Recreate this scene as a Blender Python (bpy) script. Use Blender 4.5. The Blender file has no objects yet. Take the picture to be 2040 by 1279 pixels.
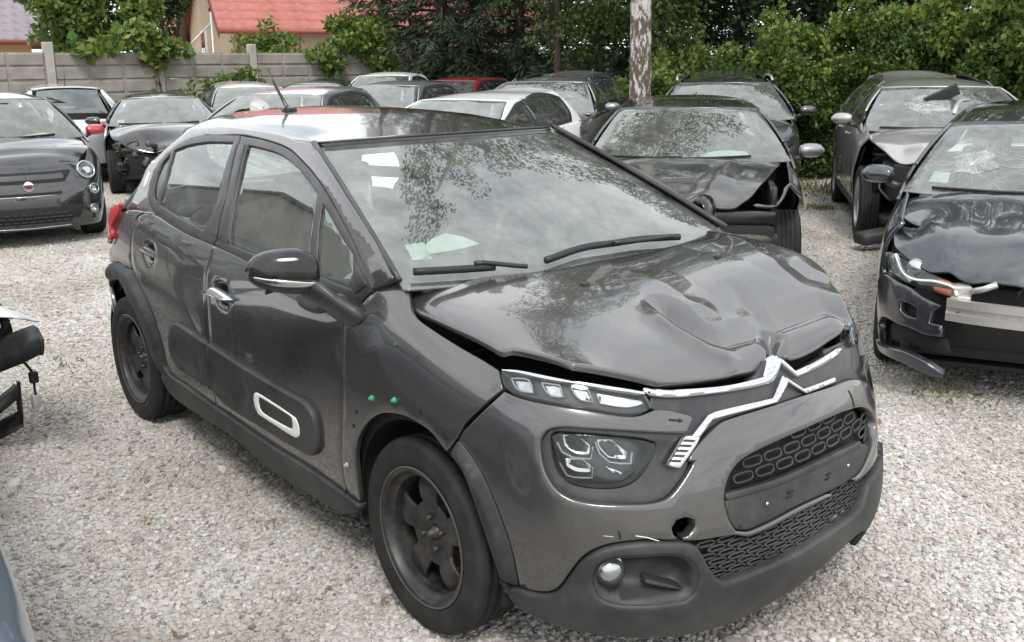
import bpy, bmesh, math, random
import numpy as np
from mathutils import Vector, Matrix, Euler
from mathutils.geometry import delaunay_2d_cdt
random.seed(7); RNG = np.random.default_rng(11)
SC = bpy.context.scene; COL = SC.collection
# ------------------------------------------------------------------ camera
_yaw, _pitch, _roll, _f = math.radians(140.8744), math.radians(-14.4631), math.radians(-.3763), 1997.67
CAMLOC = Vector((2.3821, -2.3647, 1.7355))
_F = Vector((math.cos(_pitch)*math.cos(_yaw), math.cos(_pitch)*math.sin(_yaw), math.sin(_pitch)))
_R = _F.cross(Vector((0, 0, 1))).normalized(); _U = _R.cross(_F)
_R2 = math.cos(_roll)*_R+math.sin(_roll)*_U; _U2 = -math.sin(_roll)*_R+math.cos(_roll)*_U
cd = bpy.data.cameras.new('camera'); cam = bpy.data.objects.new('camera', cd); COL.objects.link(cam)
cam.matrix_world = Matrix(((_R2.x, _U2.x, -_F.x, CAMLOC.x), (_R2.y, _U2.y, -_F.y, CAMLOC.y), (_R2.z, _U2.z, -_F.z, CAMLOC.z), (0, 0, 0, 1)))
cd.sensor_fit = 'HORIZONTAL'; cd.sensor_width = 36; cd.lens = 36*_f/2040; cd.clip_start = .05; cd.clip_end = 600
SC.camera = cam
# ------------------------------------------------------------------ sky, sun, exposure
SUN_EL, SUN_AZ = 50, 325          # azimuth measured in scene degrees from +X towards +Y
w = bpy.data.worlds.new("World"); SC.world = w; w.use_nodes = True
nt = w.node_tree; N = nt.nodes; L = nt.links; N.clear()
def _n(t, **k):
    n = N.new(t)
    for a, b in k.items(): setattr(n, a, b)
    return n
sky = _n('ShaderNodeTexSky', sky_type='NISHITA', sun_disc=False); sky.sun_elevation = math.radians(SUN_EL)
sky.sun_rotation = math.radians(90-SUN_AZ); sky.dust_density = 2.0; sky.air_density = 1.2
geo = _n('ShaderNodeNewGeometry'); sep = _n('ShaderNodeSeparateXYZ'); L.new(geo.outputs['Incoming'], sep.inputs[0])
tc = _n('ShaderNodeTexCoord'); sp = _n('ShaderNodeSeparateXYZ'); L.new(tc.outputs['Generated'], sp.inputs[0])
zz = _n('ShaderNodeMath', operation='ADD'); zz.inputs[1].default_value = .22; L.new(sp.outputs['Z'], zz.inputs[0])
zm = _n('ShaderNodeMath', operation='MAXIMUM'); zm.inputs[1].default_value = .08; L.new(zz.outputs[0], zm.inputs[0])
dx = _n('ShaderNodeMath', operation='DIVIDE'); dy = _n('ShaderNodeMath', operation='DIVIDE')
L.new(sp.outputs['X'], dx.inputs[0]); L.new(zm.outputs[0], dx.inputs[1]); L.new(sp.outputs['Y'], dy.inputs[0]); L.new(zm.outputs[0], dy.inputs[1])
cb = _n('ShaderNodeCombineXYZ'); L.new(dx.outputs[0], cb.inputs[0]); L.new(dy.outputs[0], cb.inputs[1])
n1 = _n('ShaderNodeTexNoise'); n1.inputs['Scale'].default_value = 1.5; n1.inputs['Detail'].default_value = 9; n1.inputs['Roughness'].default_value = .58; n1.inputs['Distortion'].default_value = .35
L.new(cb.outputs[0], n1.inputs['Vector'])
cr = _n('ShaderNodeValToRGB'); cr.color_ramp.elements[0].position = .29; cr.color_ramp.elements[1].position = .42; L.new(n1.outputs['Fac'], cr.inputs[0])
n2 = _n('ShaderNodeTexNoise'); n2.inputs['Scale'].default_value = 2.3; n2.inputs['Detail'].default_value = 7; n2.inputs['Roughness'].default_value = .55; L.new(cb.outputs[0], n2.inputs['Vector'])
cr2 = _n('ShaderNodeValToRGB'); cr2.color_ramp.elements[0].position = .34; cr2.color_ramp.elements[0].color = (.60, .65, .71, 1); cr2.color_ramp.elements[1].position = .66; cr2.color_ramp.elements[1].color = (1, 1, 1, 1)
L.new(n2.outputs['Fac'], cr2.inputs[0])
b1 = _n('ShaderNodeBackground'); b1.inputs['Strength'].default_value = .10; L.new(sky.outputs[0], b1.inputs['Color'])
b2 = _n('ShaderNodeBackground'); b2.inputs['Strength'].default_value = 1.55; L.new(cr2.outputs[0], b2.inputs['Color'])
mx = _n('ShaderNodeMixShader'); L.new(cr.outputs[0], mx.inputs[0]); L.new(b1.outputs[0], mx.inputs[1]); L.new(b2.outputs[0], mx.inputs[2])
wo = _n('ShaderNodeOutputWorld'); L.new(mx.outputs[0], wo.inputs[0])
sd = bpy.data.lights.new('sun', 'SUN'); sun = bpy.data.objects.new('sun', sd); COL.objects.link(sun)
sd.energy = 1.5; sd.angle = math.radians(14); sd.color = (1, .95, .87)
_sv = Vector((math.cos(math.radians(SUN_EL))*math.cos(math.radians(SUN_AZ)), math.cos(math.radians(SUN_EL))*math.sin(math.radians(SUN_AZ)), math.sin(math.radians(SUN_EL))))
sun.rotation_euler = _sv.to_track_quat('Z', 'Y').to_euler()
SC.view_settings.view_transform = 'Standard'; SC.view_settings.look = 'None'; SC.view_settings.exposure = .52; SC.view_settings.gamma = 1
SC.view_settings.use_curve_mapping = False
SC.render.engine = 'CYCLES'; SC.cycles.max_bounces = 8; SC.cycles.transparent_max_bounces = 16; SC.cycles.caustics_reflective = False
SC.cycles.sample_clamp_indirect = 6
# ------------------------------------------------------------------ helpers
def tag(o, label=None, cat=None, group=None, kind=None):
    if label: o['label'] = label
    if cat: o['category'] = cat
    if group: o['group'] = group
    if kind: o['kind'] = kind
    return o
def empty(name, loc=(0, 0, 0), rz=0., label=None, cat=None, group=None):
    o = bpy.data.objects.new(name, None); COL.objects.link(o); o.location = loc; o.rotation_euler = (0, 0, rz); o.empty_display_size = .2
    return tag(o, label, cat, group)
def link(name, me, mat=None, parent=None, label=None, kind=None, smooth=True):
    if smooth: me.polygons.foreach_set('use_smooth', np.ones(len(me.polygons), bool))
    if mat is not None and not me.materials: me.materials.append(mat)
    o = bpy.data.objects.new(name, me); COL.objects.link(o)
    if parent is not None: o.parent = parent
    return tag(o, label, kind=kind)
def mesh(name, V, Fc):
    me = bpy.data.meshes.new(name); me.from_pydata([tuple(map(float, v)) for v in V], [], [tuple(map(int, f)) for f in Fc]); me.update(); return me
def quads_mesh(name, V, Q):
    """fast mesh from (n,3) verts and (m,k) faces"""
    V = np.asarray(V, np.float32); Q = np.asarray(Q, np.int32); k = Q.shape[1]
    me = bpy.data.meshes.new(name); me.vertices.add(len(V)); me.vertices.foreach_set('co', V.ravel()); me.loops.add(Q.size); me.loops.foreach_set('vertex_index', Q.ravel())
    me.polygons.add(len(Q)); me.polygons.foreach_set('loop_start', np.arange(0, Q.size, k, dtype=np.int32)); me.polygons.foreach_set('loop_total', np.full(len(Q), k, np.int32))
    me.update(calc_edges=True); return me
def dup_tree(root, parent=None):
    c = root.copy(); COL.objects.link(c)
    if parent is not None: c.parent = parent
    for ch in list(root.children): dup_tree(ch, c)
    return c

# ---- materials
MC = {}
def mat(name, col, rough=.5, metal=0., coat=0., spec=.5, noise=None, col2=None, bump=None, rvar=0., dust=None, crough=.03):
    if name in MC: return MC[name]
    m = bpy.data.materials.new(name); m.use_nodes = True; nt = m.node_tree; b = nt.nodes['Principled BSDF']; MC[name] = m
    b.inputs['Base Color'].default_value = (*col, 1); b.inputs['Roughness'].default_value = rough; b.inputs['Metallic'].default_value = metal
    b.inputs['Coat Weight'].default_value = coat; b.inputs['Coat Roughness'].default_value = crough; b.inputs['Specular IOR Level'].default_value = spec
    tcn = nt.nodes.new('ShaderNodeTexCoord')
    def nz(sc, det=4, ro=.55):
        n = nt.nodes.new('ShaderNodeTexNoise'); n.inputs['Scale'].default_value = sc; n.inputs['Detail'].default_value = det; n.inputs['Roughness'].default_value = ro
        nt.links.new(tcn.outputs['Object'], n.inputs['Vector']); return n
    def ramp(src, a, bb):
        r = nt.nodes.new('ShaderNodeMapRange'); r.inputs['From Min'].default_value = a; r.inputs['From Max'].default_value = bb; nt.links.new(src, r.inputs['Value']); return r.outputs[0]
    def mixc(fac, c1, c2):
        x = nt.nodes.new('ShaderNodeMix'); x.data_type = 'RGBA'; nt.links.new(fac, x.inputs[0])
        for i, c in ((6, c1), (7, c2)):
            if isinstance(c, tuple): x.inputs[i].default_value = (*c, 1)
            else: nt.links.new(c, x.inputs[i])
        return x.outputs[2]
    c = tuple(col)
    if col2:
        n = nz(noise or 6); c = mixc(ramp(n.outputs['Fac'], .35, .65), c, tuple(col2))
    if dust:
        dc, amt, sc = dust; n = nz(sc, 8, .7); f = ramp(n.outputs['Fac'], .42, .8)
        mu = nt.nodes.new('ShaderNodeMath'); mu.operation = 'MULTIPLY'; mu.inputs[1].default_value = amt; nt.links.new(f, mu.inputs[0]); c = mixc(mu.outputs[0], c, tuple(dc))
        ad = nt.nodes.new('ShaderNodeMath'); ad.operation = 'MULTIPLY_ADD'; ad.inputs[1].default_value = .35; ad.inputs[2].default_value = rough; nt.links.new(mu.outputs[0], ad.inputs[0]); nt.links.new(ad.outputs[0], b.inputs['Roughness'])
        if coat:
            a2 = nt.nodes.new('ShaderNodeMath'); a2.operation = 'MULTIPLY_ADD'; a2.inputs[1].default_value = .5; a2.inputs[2].default_value = crough; nt.links.new(mu.outputs[0], a2.inputs[0]); nt.links.new(a2.outputs[0], b.inputs['Coat Roughness'])
    if not isinstance(c, tuple): nt.links.new(c, b.inputs['Base Color'])
    if rvar:
        n = nz(9, 6); r = nt.nodes.new('ShaderNodeMath'); r.operation = 'MULTIPLY_ADD'; r.inputs[1].default_value = rvar; r.inputs[2].default_value = rough-rvar*.5
        nt.links.new(n.outputs['Fac'], r.inputs[0]); nt.links.new(r.outputs[0], b.inputs['Roughness'])
    if bump:
        n = nz(bump[0], 5); bp = nt.nodes.new('ShaderNodeBump'); bp.inputs['Strength'].default_value = bump[1]; bp.inputs['Distance'].default_value = bump[2] if len(bump) > 2 else .002
        nt.links.new(n.outputs['Fac'], bp.inputs['Height']); nt.links.new(bp.outputs[0], b.inputs['Normal'])
    return m
def paint(name, col, metal=.55, rough=.38, dirt=.25, coat=1.0):
    m = mat(name, col, rough, metal, coat, dust=((.30, .28, .25), dirt, 5.0), crough=.02); m.node_tree.nodes['Principled BSDF'].inputs['Coat IOR'].default_value = 1.6; return m
def glass(name, tint=(.70, .84, .78), dust=.05, ior=1.62):
    if name in MC: return MC[name]
    m = bpy.data.materials.new(name); m.use_nodes = True; nt = m.node_tree; nt.nodes.clear(); MC[name] = m
    o = nt.nodes.new('ShaderNodeOutputMaterial'); t = nt.nodes.new('ShaderNodeBsdfTransparent'); t.inputs[0].default_value = (*tint, 1)
    g = nt.nodes.new('ShaderNodeBsdfGlossy'); g.inputs['Roughness'].default_value = .015; g.inputs[0].default_value = (.95, 1, .98, 1)
    d = nt.nodes.new('ShaderNodeBsdfDiffuse'); d.inputs[0].default_value = (.55, .56, .53, 1)
    fr = nt.nodes.new('ShaderNodeFresnel'); fr.inputs[0].default_value = ior
    tcn = nt.nodes.new('ShaderNodeTexCoord'); n = nt.nodes.new('ShaderNodeTexNoise'); n.inputs['Scale'].default_value = 7; n.inputs['Detail'].default_value = 9; n.inputs['Roughness'].default_value = .75
    nt.links.new(tcn.outputs['Object'], n.inputs['Vector'])
    mr = nt.nodes.new('ShaderNodeMapRange'); mr.inputs['From Min'].default_value = .35; mr.inputs['From Max'].default_value = .85; mr.inputs['To Max'].default_value = dust*3; mr.inputs['To Min'].default_value = dust*.4; nt.links.new(n.outputs['Fac'], mr.inputs[0])
    m1 = nt.nodes.new('ShaderNodeMixShader'); nt.links.new(mr.outputs[0], m1.inputs[0]); nt.links.new(t.outputs[0], m1.inputs[1]); nt.links.new(d.outputs[0], m1.inputs[2])
    m2 = nt.nodes.new('ShaderNodeMixShader'); nt.links.new(fr.outputs[0], m2.inputs[0]); nt.links.new(m1.outputs[0], m2.inputs[1]); nt.links.new(g.outputs[0], m2.inputs[2])
    nt.links.new(m2.outputs[0], o.inputs[0]); return m

# ---- 2-D helpers
def inside(P, poly):
    P = np.asarray(P); x, y = P[:, 0], P[:, 1]; r = np.zeros(len(P), bool); q = np.asarray(poly); p = np.roll(q, 1, 0)
    for (x1, y1), (x2, y2) in zip(p, q):
        if y1 == y2: continue
        c = ((y1 > y) != (y2 > y)) & (x < (x2-x1)*(y-y1)/(y2-y1)+x1); r ^= c
    return r
def seg_dist(P, poly, closed=True):
    P = np.asarray(P); q = np.asarray(poly, float); d = np.full(len(P), 1e9)
    for i in range(len(q) if closed else len(q)-1):
        a, b = q[i], q[(i+1) % len(q)]; ab = b-a; l = (ab@ab)+1e-12; t = np.clip(((P-a)@ab)/l, 0, 1)
        d = np.minimum(d, np.linalg.norm(P-a-t[:, None]*ab, axis=1))
    return d
def smooth_poly(pts, step, corner=38, closed=True):
    """resample through the points; bends sharper than `corner` degrees stay sharp"""
    q = np.array(pts, float); n = len(q); out = []
    def ang(i):
        if not closed and i in (0, n-1): return 180
        a = q[i]-q[i-1]; b = q[(i+1) % n]-q[i]; c = (a@b)/(np.linalg.norm(a)*np.linalg.norm(b)+1e-12); return math.degrees(math.acos(max(-1, min(1, c))))
    sharp = [ang(i) > corner for i in range(n)]
    for i in range(n if closed else n-1):
        p1, p2 = q[i], q[(i+1) % n]; d = np.linalg.norm(p2-p1)
        if d < 1e-9: continue
        t1 = np.zeros(2) if False else None
        def tang(j, seg):
            if sharp[j % n]: return seg
            a, b = q[j-1], q[(j+1) % n]; v = b-a; return v/(np.linalg.norm(v)+1e-12)*d
        m1 = tang(i, p2-p1); m2 = tang((i+1) % n, p2-p1); k = max(1, int(math.ceil(d/step)))
        for t in np.arange(k)/k:
            h = [2*t**3-3*t*t+1, t**3-2*t*t+t, -2*t**3+3*t*t, t**3-t*t]; out.append(h[0]*p1+h[1]*m1+h[2]*p2+h[3]*m2)
    if not closed: out.append(q[-1])
    return np.array(out)
def area2(q): return .5*float(np.sum(q[:, 0]*np.roll(q[:, 1], -1)-np.roll(q[:, 0], -1)*q[:, 1]))
def inset_poly(q, d):
    if d == 0: return q
    a = q-np.roll(q, 1, 0); b = np.roll(q, -1, 0)-q
    a /= np.linalg.norm(a, axis=1)[:, None]+1e-12; b /= np.linalg.norm(b, axis=1)[:, None]+1e-12
    na = np.stack([-a[:, 1], a[:, 0]], 1); nb = np.stack([-b[:, 1], b[:, 0]], 1); m = na+nb; l = np.linalg.norm(m, axis=1)[:, None]+1e-9; m /= l
    k = 1/np.clip((m*nb).sum(1), .5, 1)
    return q+m*(d*k)[:, None]
def clean(q, eps):
    keep = [0]
    for i in range(1, len(q)):
        if np.linalg.norm(q[i]-q[keep[-1]]) > eps: keep.append(i)
    if np.linalg.norm(q[keep[-1]]-q[0]) < eps and len(keep) > 3: keep.pop()
    return q[keep]
def normals(S, u, v):
    a, b, c, d = S.dom; e = 2e-4*(b-a); g = 2e-4*(d-c)
    n = np.cross(S(u+e, v)-S(u-e, v), S(u, v+g)-S(u, v-g)); return n/(np.linalg.norm(n, axis=1)[:, None]+1e-12)

def panel_mesh(name, S, poly, step=.03, holes=(), off=0., edge=.004, depth=.015, gap=.003, corner=38, bow=0., flip=False, mirror=False, disp=None):
    """sheet cut to a polygon on surface S, with rolled edges; returns a mesh"""
    q0 = np.array(poly, float); c = q0.mean(0); a, b, cc, d = S.dom; e = 1e-3*(b-a); g = 1e-3*(d-cc)
    P0 = S([c[0], c[0]+e, c[0]], [c[1], c[1], c[1]+g]); su = max(np.linalg.norm(P0[1]-P0[0])/e, 1e-6); sv = max(np.linalg.norm(P0[2]-P0[0])/g, 1e-6); sc = np.array([su, sv])
    def prep(p, ins):
        q = np.array(p, float)*sc
        if area2(q) < 0: q = q[::-1]
        q = smooth_poly(q, step, corner); q = inset_poly(q, ins); return clean(q, step*.15)
    outer = prep(poly, gap*.5+edge); inn = [prep(h, -(gap*.5+edge)) for h in holes]
    loops = [outer]+inn; bv = np.concatenate(loops); lo = outer.min(0); hi = outer.max(0)
    nx = max(2, int((hi[0]-lo[0])/step)+1); ny = max(2, int((hi[1]-lo[1])/step)+1)
    gx, gy = np.meshgrid(np.linspace(lo[0], hi[0], nx), np.linspace(lo[1], hi[1], ny)); G = np.stack([gx.ravel(), gy.ravel()], 1)
    G = G[inside(G, outer)]
    for h in inn:
        if len(G): G = G[~inside(G, h)]
    for l in loops:
        if len(G): G = G[seg_dist(G, l) > step*.45]
    allv = np.concatenate([bv, G]) if len(G) else bv; ed = []; s = 0
    for l in loops:
        n = len(l); ed += [(s+i, s+(i+1) % n) for i in range(n)]; s += n
    r = delaunay_2d_cdt([Vector(p) for p in allv], ed, [], 0, 1e-7)
    W = np.array([tuple(p) for p in r[0]]); T = np.array([f for f in r[2] if len(f) == 3], int)
    cen = W[T].mean(1); ok = inside(cen, outer)
    for h in inn: ok &= ~inside(cen, h)
    T = T[ok]; uv = W/sc; u, v = uv[:, 0], uv[:, 1]
    P = S(u, v); Nn = normals(S, u, v)
    if bow: dd = np.minimum(seg_dist(W, outer)/max(bow, 1e-6), 1); P = P+Nn*(off*(1-(1-dd)**2))[:, None]
    else: P = P+Nn*off
    if disp is not None: P = P+Nn*disp(u, v, W, outer)[:, None]
    V = [P]; FT = T.tolist(); FQ = []; base = len(P)
    # boundary edges of the kept triangles
    from collections import Counter
    ec = Counter(); 
    for t in FT:
        for i in range(3): ec[(t[i], t[(i+1) % 3])] += 1
    be = [k for k in ec if (k[1], k[0]) not in ec]; ids = sorted({i for k in be for i in k}); pos = {k: i for i, k in enumerate(ids)}
    nxt = {}; prv = {}
    for x, y in be: nxt.setdefault(x, y); prv.setdefault(y, x)
    idn = np.array(ids); A = P[[prv.get(i, i) for i in ids]]; B = P[[nxt.get(i, i) for i in ids]]; nn = Nn[idn]
    tg = B-A; tg /= np.linalg.norm(tg, axis=1)[:, None]+1e-12; o = np.cross(tg, nn); o /= np.linalg.norm(o, axis=1)[:, None]+1e-12
    rings = [P[idn]+o*edge*.62-nn*edge*.2, P[idn]+o*edge-nn*edge, P[idn]+o*edge-nn*(edge+depth)]; m = len(ids)
    for r_ in rings: V.append(r_)
    for x, y in be:
        i, j = pos[x], pos[y]; FQ.append((y, x, base+i, base+j))
        for k in (0, 1): FQ.append((base+k*m+j, base+k*m+i, base+(k+1)*m+i, base+(k+1)*m+j))
    V = np.concatenate(V)
    if mirror: V = V*np.array([1, -1, 1])
    fl = flip ^ mirror; fs = FT+FQ
    if fl: fs = [f[::-1] for f in fs]
    return mesh(name, V, fs)
def panel(name, S, poly, m, parent, label=None, **k):
    return link(name, panel_mesh(name, S, poly, **k), m, parent, label)

# ---- solids
def lathe_mesh(name, prof, n=48, axis='Y', arc=(0, 2*math.pi)):
    """profile [(radius, along)], turned round the Y axis"""
    pr = np.array(prof, float); full = abs(arc[1]-arc[0]-2*math.pi) < 1e-6; th = np.linspace(arc[0], arc[1], n+(0 if full else 1), endpoint=not full); k = len(pr); c, s = np.cos(th), np.sin(th)
    R_ = pr[None, :, 0]; A = np.broadcast_to(pr[None, :, 1], (len(th), k)); V = np.stack([c[:, None]*R_, A, s[:, None]*R_], -1).reshape(-1, 3)
    if axis == 'Z': V = V[:, [0, 2, 1]]
    if axis == 'X': V = V[:, [1, 0, 2]]
    Q = []
    for i in range(len(th) if full else len(th)-1):
        j = (i+1) % len(th)
        for a in range(k-1): Q.append((i*k+a, i*k+a+1, j*k+a+1, j*k+a))
    me = mesh(name, V, Q); bm = bmesh.new(); bm.from_mesh(me); bmesh.ops.remove_doubles(bm, verts=bm.verts, dist=1e-5); bmesh.ops.recalc_face_normals(bm, faces=bm.faces); bm.to_mesh(me); bm.free(); return me
def sharp(o, ang=35):
    me = o.data; bm = bmesh.new(); bm.from_mesh(me)
    for e in bm.edges:
        if len(e.link_faces) == 2 and e.calc_face_angle(0) > math.radians(ang): e.smooth = False
    bm.to_mesh(me); bm.free(); return o
def box_mesh(name, size, loc=(0, 0, 0), rot=(0, 0, 0), bev=.01, seg=2, taper=None):
    bm = bmesh.new(); bmesh.ops.create_cube(bm, size=1)
    for v in bm.verts:
        v.co = Vector((v.co.x*size[0], v.co.y*size[1], v.co.z*size[2]))
        if taper and v.co.z > 0: v.co.x *= taper[0]; v.co.y *= taper[1]
    if bev: bmesh.ops.bevel(bm, geom=bm.edges[:], offset=bev, segments=seg, affect='EDGES', profile=.5)
    bm.transform(Matrix.Translation(loc) @ Euler(rot).to_matrix().to_4x4()); me = bpy.data.meshes.new(name); bm.to_mesh(me); bm.free(); return me
def box(name, size, loc, m, parent=None, rot=(0, 0, 0), bev=.01, label=None, **k):
    return sharp(link(name, box_mesh(name, size, loc, rot, bev, **k), m, parent, label), 40)
def tube_mesh(name, pts, rad, n=8, cap=True, squash=None):
    P = np.array(pts, float); r = np.broadcast_to(np.asarray(rad, float), (len(P),)); V = []; up = np.array([0, 0, 1.])
    for i in range(len(P)):
        t = P[min(i+1, len(P)-1)]-P[max(i-1, 0)]; t /= np.linalg.norm(t)+1e-12
        a = np.cross(t, up if abs(t[2]) < .95 else np.array([1., 0, 0])); a /= np.linalg.norm(a); b = np.cross(a, t)
        for k in range(n):
            th = 2*math.pi*k/n; V.append(P[i]+r[i]*(math.cos(th)*a+math.sin(th)*b*(squash or 1)))
    Fs = [(i*n+k, i*n+(k+1) % n, (i+1)*n+(k+1) % n, (i+1)*n+k) for i in range(len(P)-1) for k in range(n)]
    if cap: Fs += [tuple(range(n))[::-1], tuple((len(P)-1)*n+k for k in range(n))]
    return mesh(name, V, Fs)
def tube(name, pts, rad, m, parent=None, n=8, label=None, **k): return link(name, tube_mesh(name, pts, rad, n, **k), m, parent, label)
def loft_mesh(name, rings, cap=True):
    k = len(rings[0]); V = [p for r in rings for p in r]
    Fs = [(i*k+a, i*k+(a+1) % k, (i+1)*k+(a+1) % k, (i+1)*k+a) for i in range(len(rings)-1) for a in range(k)]
    if cap: Fs += [tuple(range(k))[::-1], tuple((len(rings)-1)*k+a for a in range(k))]
    me = mesh(name, V, Fs); bm = bmesh.new(); bm.from_mesh(me); bmesh.ops.recalc_face_normals(bm, faces=bm.faces); bm.to_mesh(me); bm.free(); return me
def subsurf(o, lv=2):
    md = o.modifiers.new('smooth', 'SUBSURF'); md.levels = lv; md.render_levels = lv; return o
def merge(name, meshes):
    bm = bmesh.new()
    for me in meshes: bm.from_mesh(me); bpy.data.meshes.remove(me)
    out = bpy.data.meshes.new(name); bm.to_mesh(out); bm.free(); return out
def find_uv(S, tgt, axes, guess):
    """(u,v) on S where the two named coordinates reach tgt"""
    x = np.array(guess, float); a, b, c, d = S.dom; e = np.array([1e-4*(b-a), 1e-4*(d-c)])
    for _ in range(14):
        P = S([x[0], x[0]+e[0], x[0]], [x[1], x[1], x[1]+e[1]])[:, axes]; J = np.stack([(P[1]-P[0])/e[0], (P[2]-P[0])/e[1]], 1)
        st = np.linalg.lstsq(J, np.array(tgt)-P[0], rcond=1e-4)[0]; x = np.clip(x+np.clip(st, [-(b-a)*.08, -(d-c)*.2], [(b-a)*.08, (d-c)*.2]), [a, c], [b, d])
    return x
def smooth3(q, k):
    q = np.array(q, float); out = []
    for i in range(len(q)-1):
        p0, p1, p2, p3 = q[max(0, i-1)], q[i], q[i+1], q[min(len(q)-1, i+2)]
        for t in np.arange(k)/k: out.append(.5*((2*p1)+(p2-p0)*t+(2*p0-5*p1+4*p2-p3)*t*t+(3*p1-p0-3*p2+p3)*t**3))
    out.append(q[-1]); return np.array(out)
# ---- smooth parametric surfaces (natural cubic tensor splines) ----
def nat_minv(t):
    n = len(t); A = np.zeros((n, n)); D = np.zeros((n, n)); A[0, 0] = A[-1, -1] = 1
    for i in range(1, n-1):
        h0 = t[i]-t[i-1]; h1 = t[i+1]-t[i]
        A[i, i-1] = h0/6; A[i, i] = (h0+h1)/3; A[i, i+1] = h1/6
        D[i, i-1] = 1/h0; D[i, i] = -1/h0-1/h1; D[i, i+1] = 1/h1
    return np.linalg.solve(A, D)

def nat_basis(t, M, x):
    x = np.asarray(x, float); n = len(t)
    i = np.clip(np.searchsorted(t, x)-1, 0, n-2); h = t[i+1]-t[i]
    a = (t[i+1]-x)/h; b = 1-a; W = np.zeros((len(x), n)); r = np.arange(len(x))
    ac = np.clip(a, -.5, 1.5); bc = np.clip(b, -.5, 1.5)
    W[r, i] += a; W[r, i+1] += b
    W += ((ac**3-ac)*h*h/6)[:, None]*M[i]+((bc**3-bc)*h*h/6)[:, None]*M[i+1]
    return W

class Grid:
    def __init__(self, ctrl, ku=None, kv=None):
        self.c = np.array(ctrl, float); nu, nv = self.c.shape[:2]
        self.ku = np.linspace(0, 1, nu) if ku is None else np.array(ku, float)
        self.kv = np.linspace(0, 1, nv) if kv is None else np.array(kv, float)
        self.mu = nat_minv(self.ku); self.mv = nat_minv(self.kv)
        self.dom = (self.ku[0], self.ku[-1], self.kv[0], self.kv[-1]); self.post = None
    def __call__(self, u, v):
        u = np.atleast_1d(np.asarray(u, float)); v = np.atleast_1d(np.asarray(v, float))
        P = np.einsum('pi,pj,ijk->pk', nat_basis(self.ku, self.mu, u), nat_basis(self.kv, self.mv, v), self.c, optimize=True)
        return self.post(u, v, P) if self.post else P

class Field:                      # a surface given as a plain function of (u, v)
    def __init__(self, fn, dom): self.fn, self.dom = fn, dom
    def __call__(self, u, v):
        return self.fn(np.atleast_1d(np.asarray(u, float)), np.atleast_1d(np.asarray(v, float)))

def sspline(xs, ys):
    xs = np.array(xs, float); ys = np.array(ys, float); M = nat_minv(xs)
    return lambda x: nat_basis(xs, M, np.clip(np.atleast_1d(x), xs[0], xs[-1])) @ ys

FR = [0, .16, .36, .56, .74, .88, 1]

def skin_surface(st, fx, rx=(.03, .01, 0, 0, .01, .04, .08)):
    """st: rows (x, y, front, rear, zbottom, ztop, insets[7]) for the right half, rear centre -> front centre"""
    half = []
    for x, y, t, r, zb, zt, ins in st:
        nrm = 1-max(t, r)
        half.append([(x+t*fx[k]+r*rx[k], (y+ins[k]*(nrm+.35*(1-nrm))) if y < 0 else 0.0, zb+(zt-zb)*FR[k]) for k in range(7)])
    half = np.array(half)
    left = half[:-1][::-1].copy(); left[:, :, 1] *= -1
    c = np.concatenate([half, left])
    ref = np.array([(a[0], a[1]) for a in st]); d = np.concatenate([[0], np.cumsum(np.linalg.norm(np.diff(ref, axis=0), axis=1))])
    ku = np.concatenate([d-d[-1], (d[-1]-d[:-1])[::-1]])
    return Grid(c, ku, FR)

# ---- the grey hatchback ----
DI = (.05, .02, .004, 0, .006, .022, .047)
FI = (.05, .02, .004, 0, .006, .034, .10)
CI = (.03, .01, .0, 0, .012, .05, .10)
AI = (.05, .02, .004, 0, .006, .03, .095)
H_ST = [(-3.12, 0, 0, 1, .3, 1.05, DI), (-3.11, -.35, 0, 1, .3, 1.05, DI), (-3.06, -.58, 0, .8, .3, 1.06, DI), (-2.97, -.72, 0, .5, .28, 1.10, DI),
        (-2.80, -.80, 0, .15, .22, 1.13, DI), (-2.54, -.835, 0, 0, .2, 1.135, DI), (-2.0, -.845, 0, 0, .2, 1.085, DI), (-1.3, -.845, 0, 0, .2, 1.065, DI),
        (-.7, -.842, 0, 0, .2, 1.062, DI), (-.3, -.84, 0, 0, .2, 1.105, AI), (0, -.836, 0, 0, .2, 1.045, FI), (.28, -.812, 0, 0, .18, .96, FI),
        (.48, -.757, .3, 0, .17, .935, FI), (.63, -.66, .65, 0, .165, .92, CI), (.735, -.50, .9, 0, .165, .91, CI), (.79, -.27, 1, 0, .165, .905, CI), (.81, 0, 1, 0, .165, .905, CI)]
H_FX = (-.03, .025, .028, .0, -.04, -.085, -.14)
h_skin = skin_surface(H_ST, H_FX)

def h_green_fn(x, z):
    dz = z-1.06; w = -2.84+(z-1.0)*1.35
    y = .80-.25*dz-.75*dz*dz-.02*((x+1.3)/1.1)**2-3.0*np.maximum(0, w+.12-x)**2
    return np.stack([x, -y, z], -1)
h_green = Field(h_green_fn, (-3.1, .1, .95, 1.50))

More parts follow.
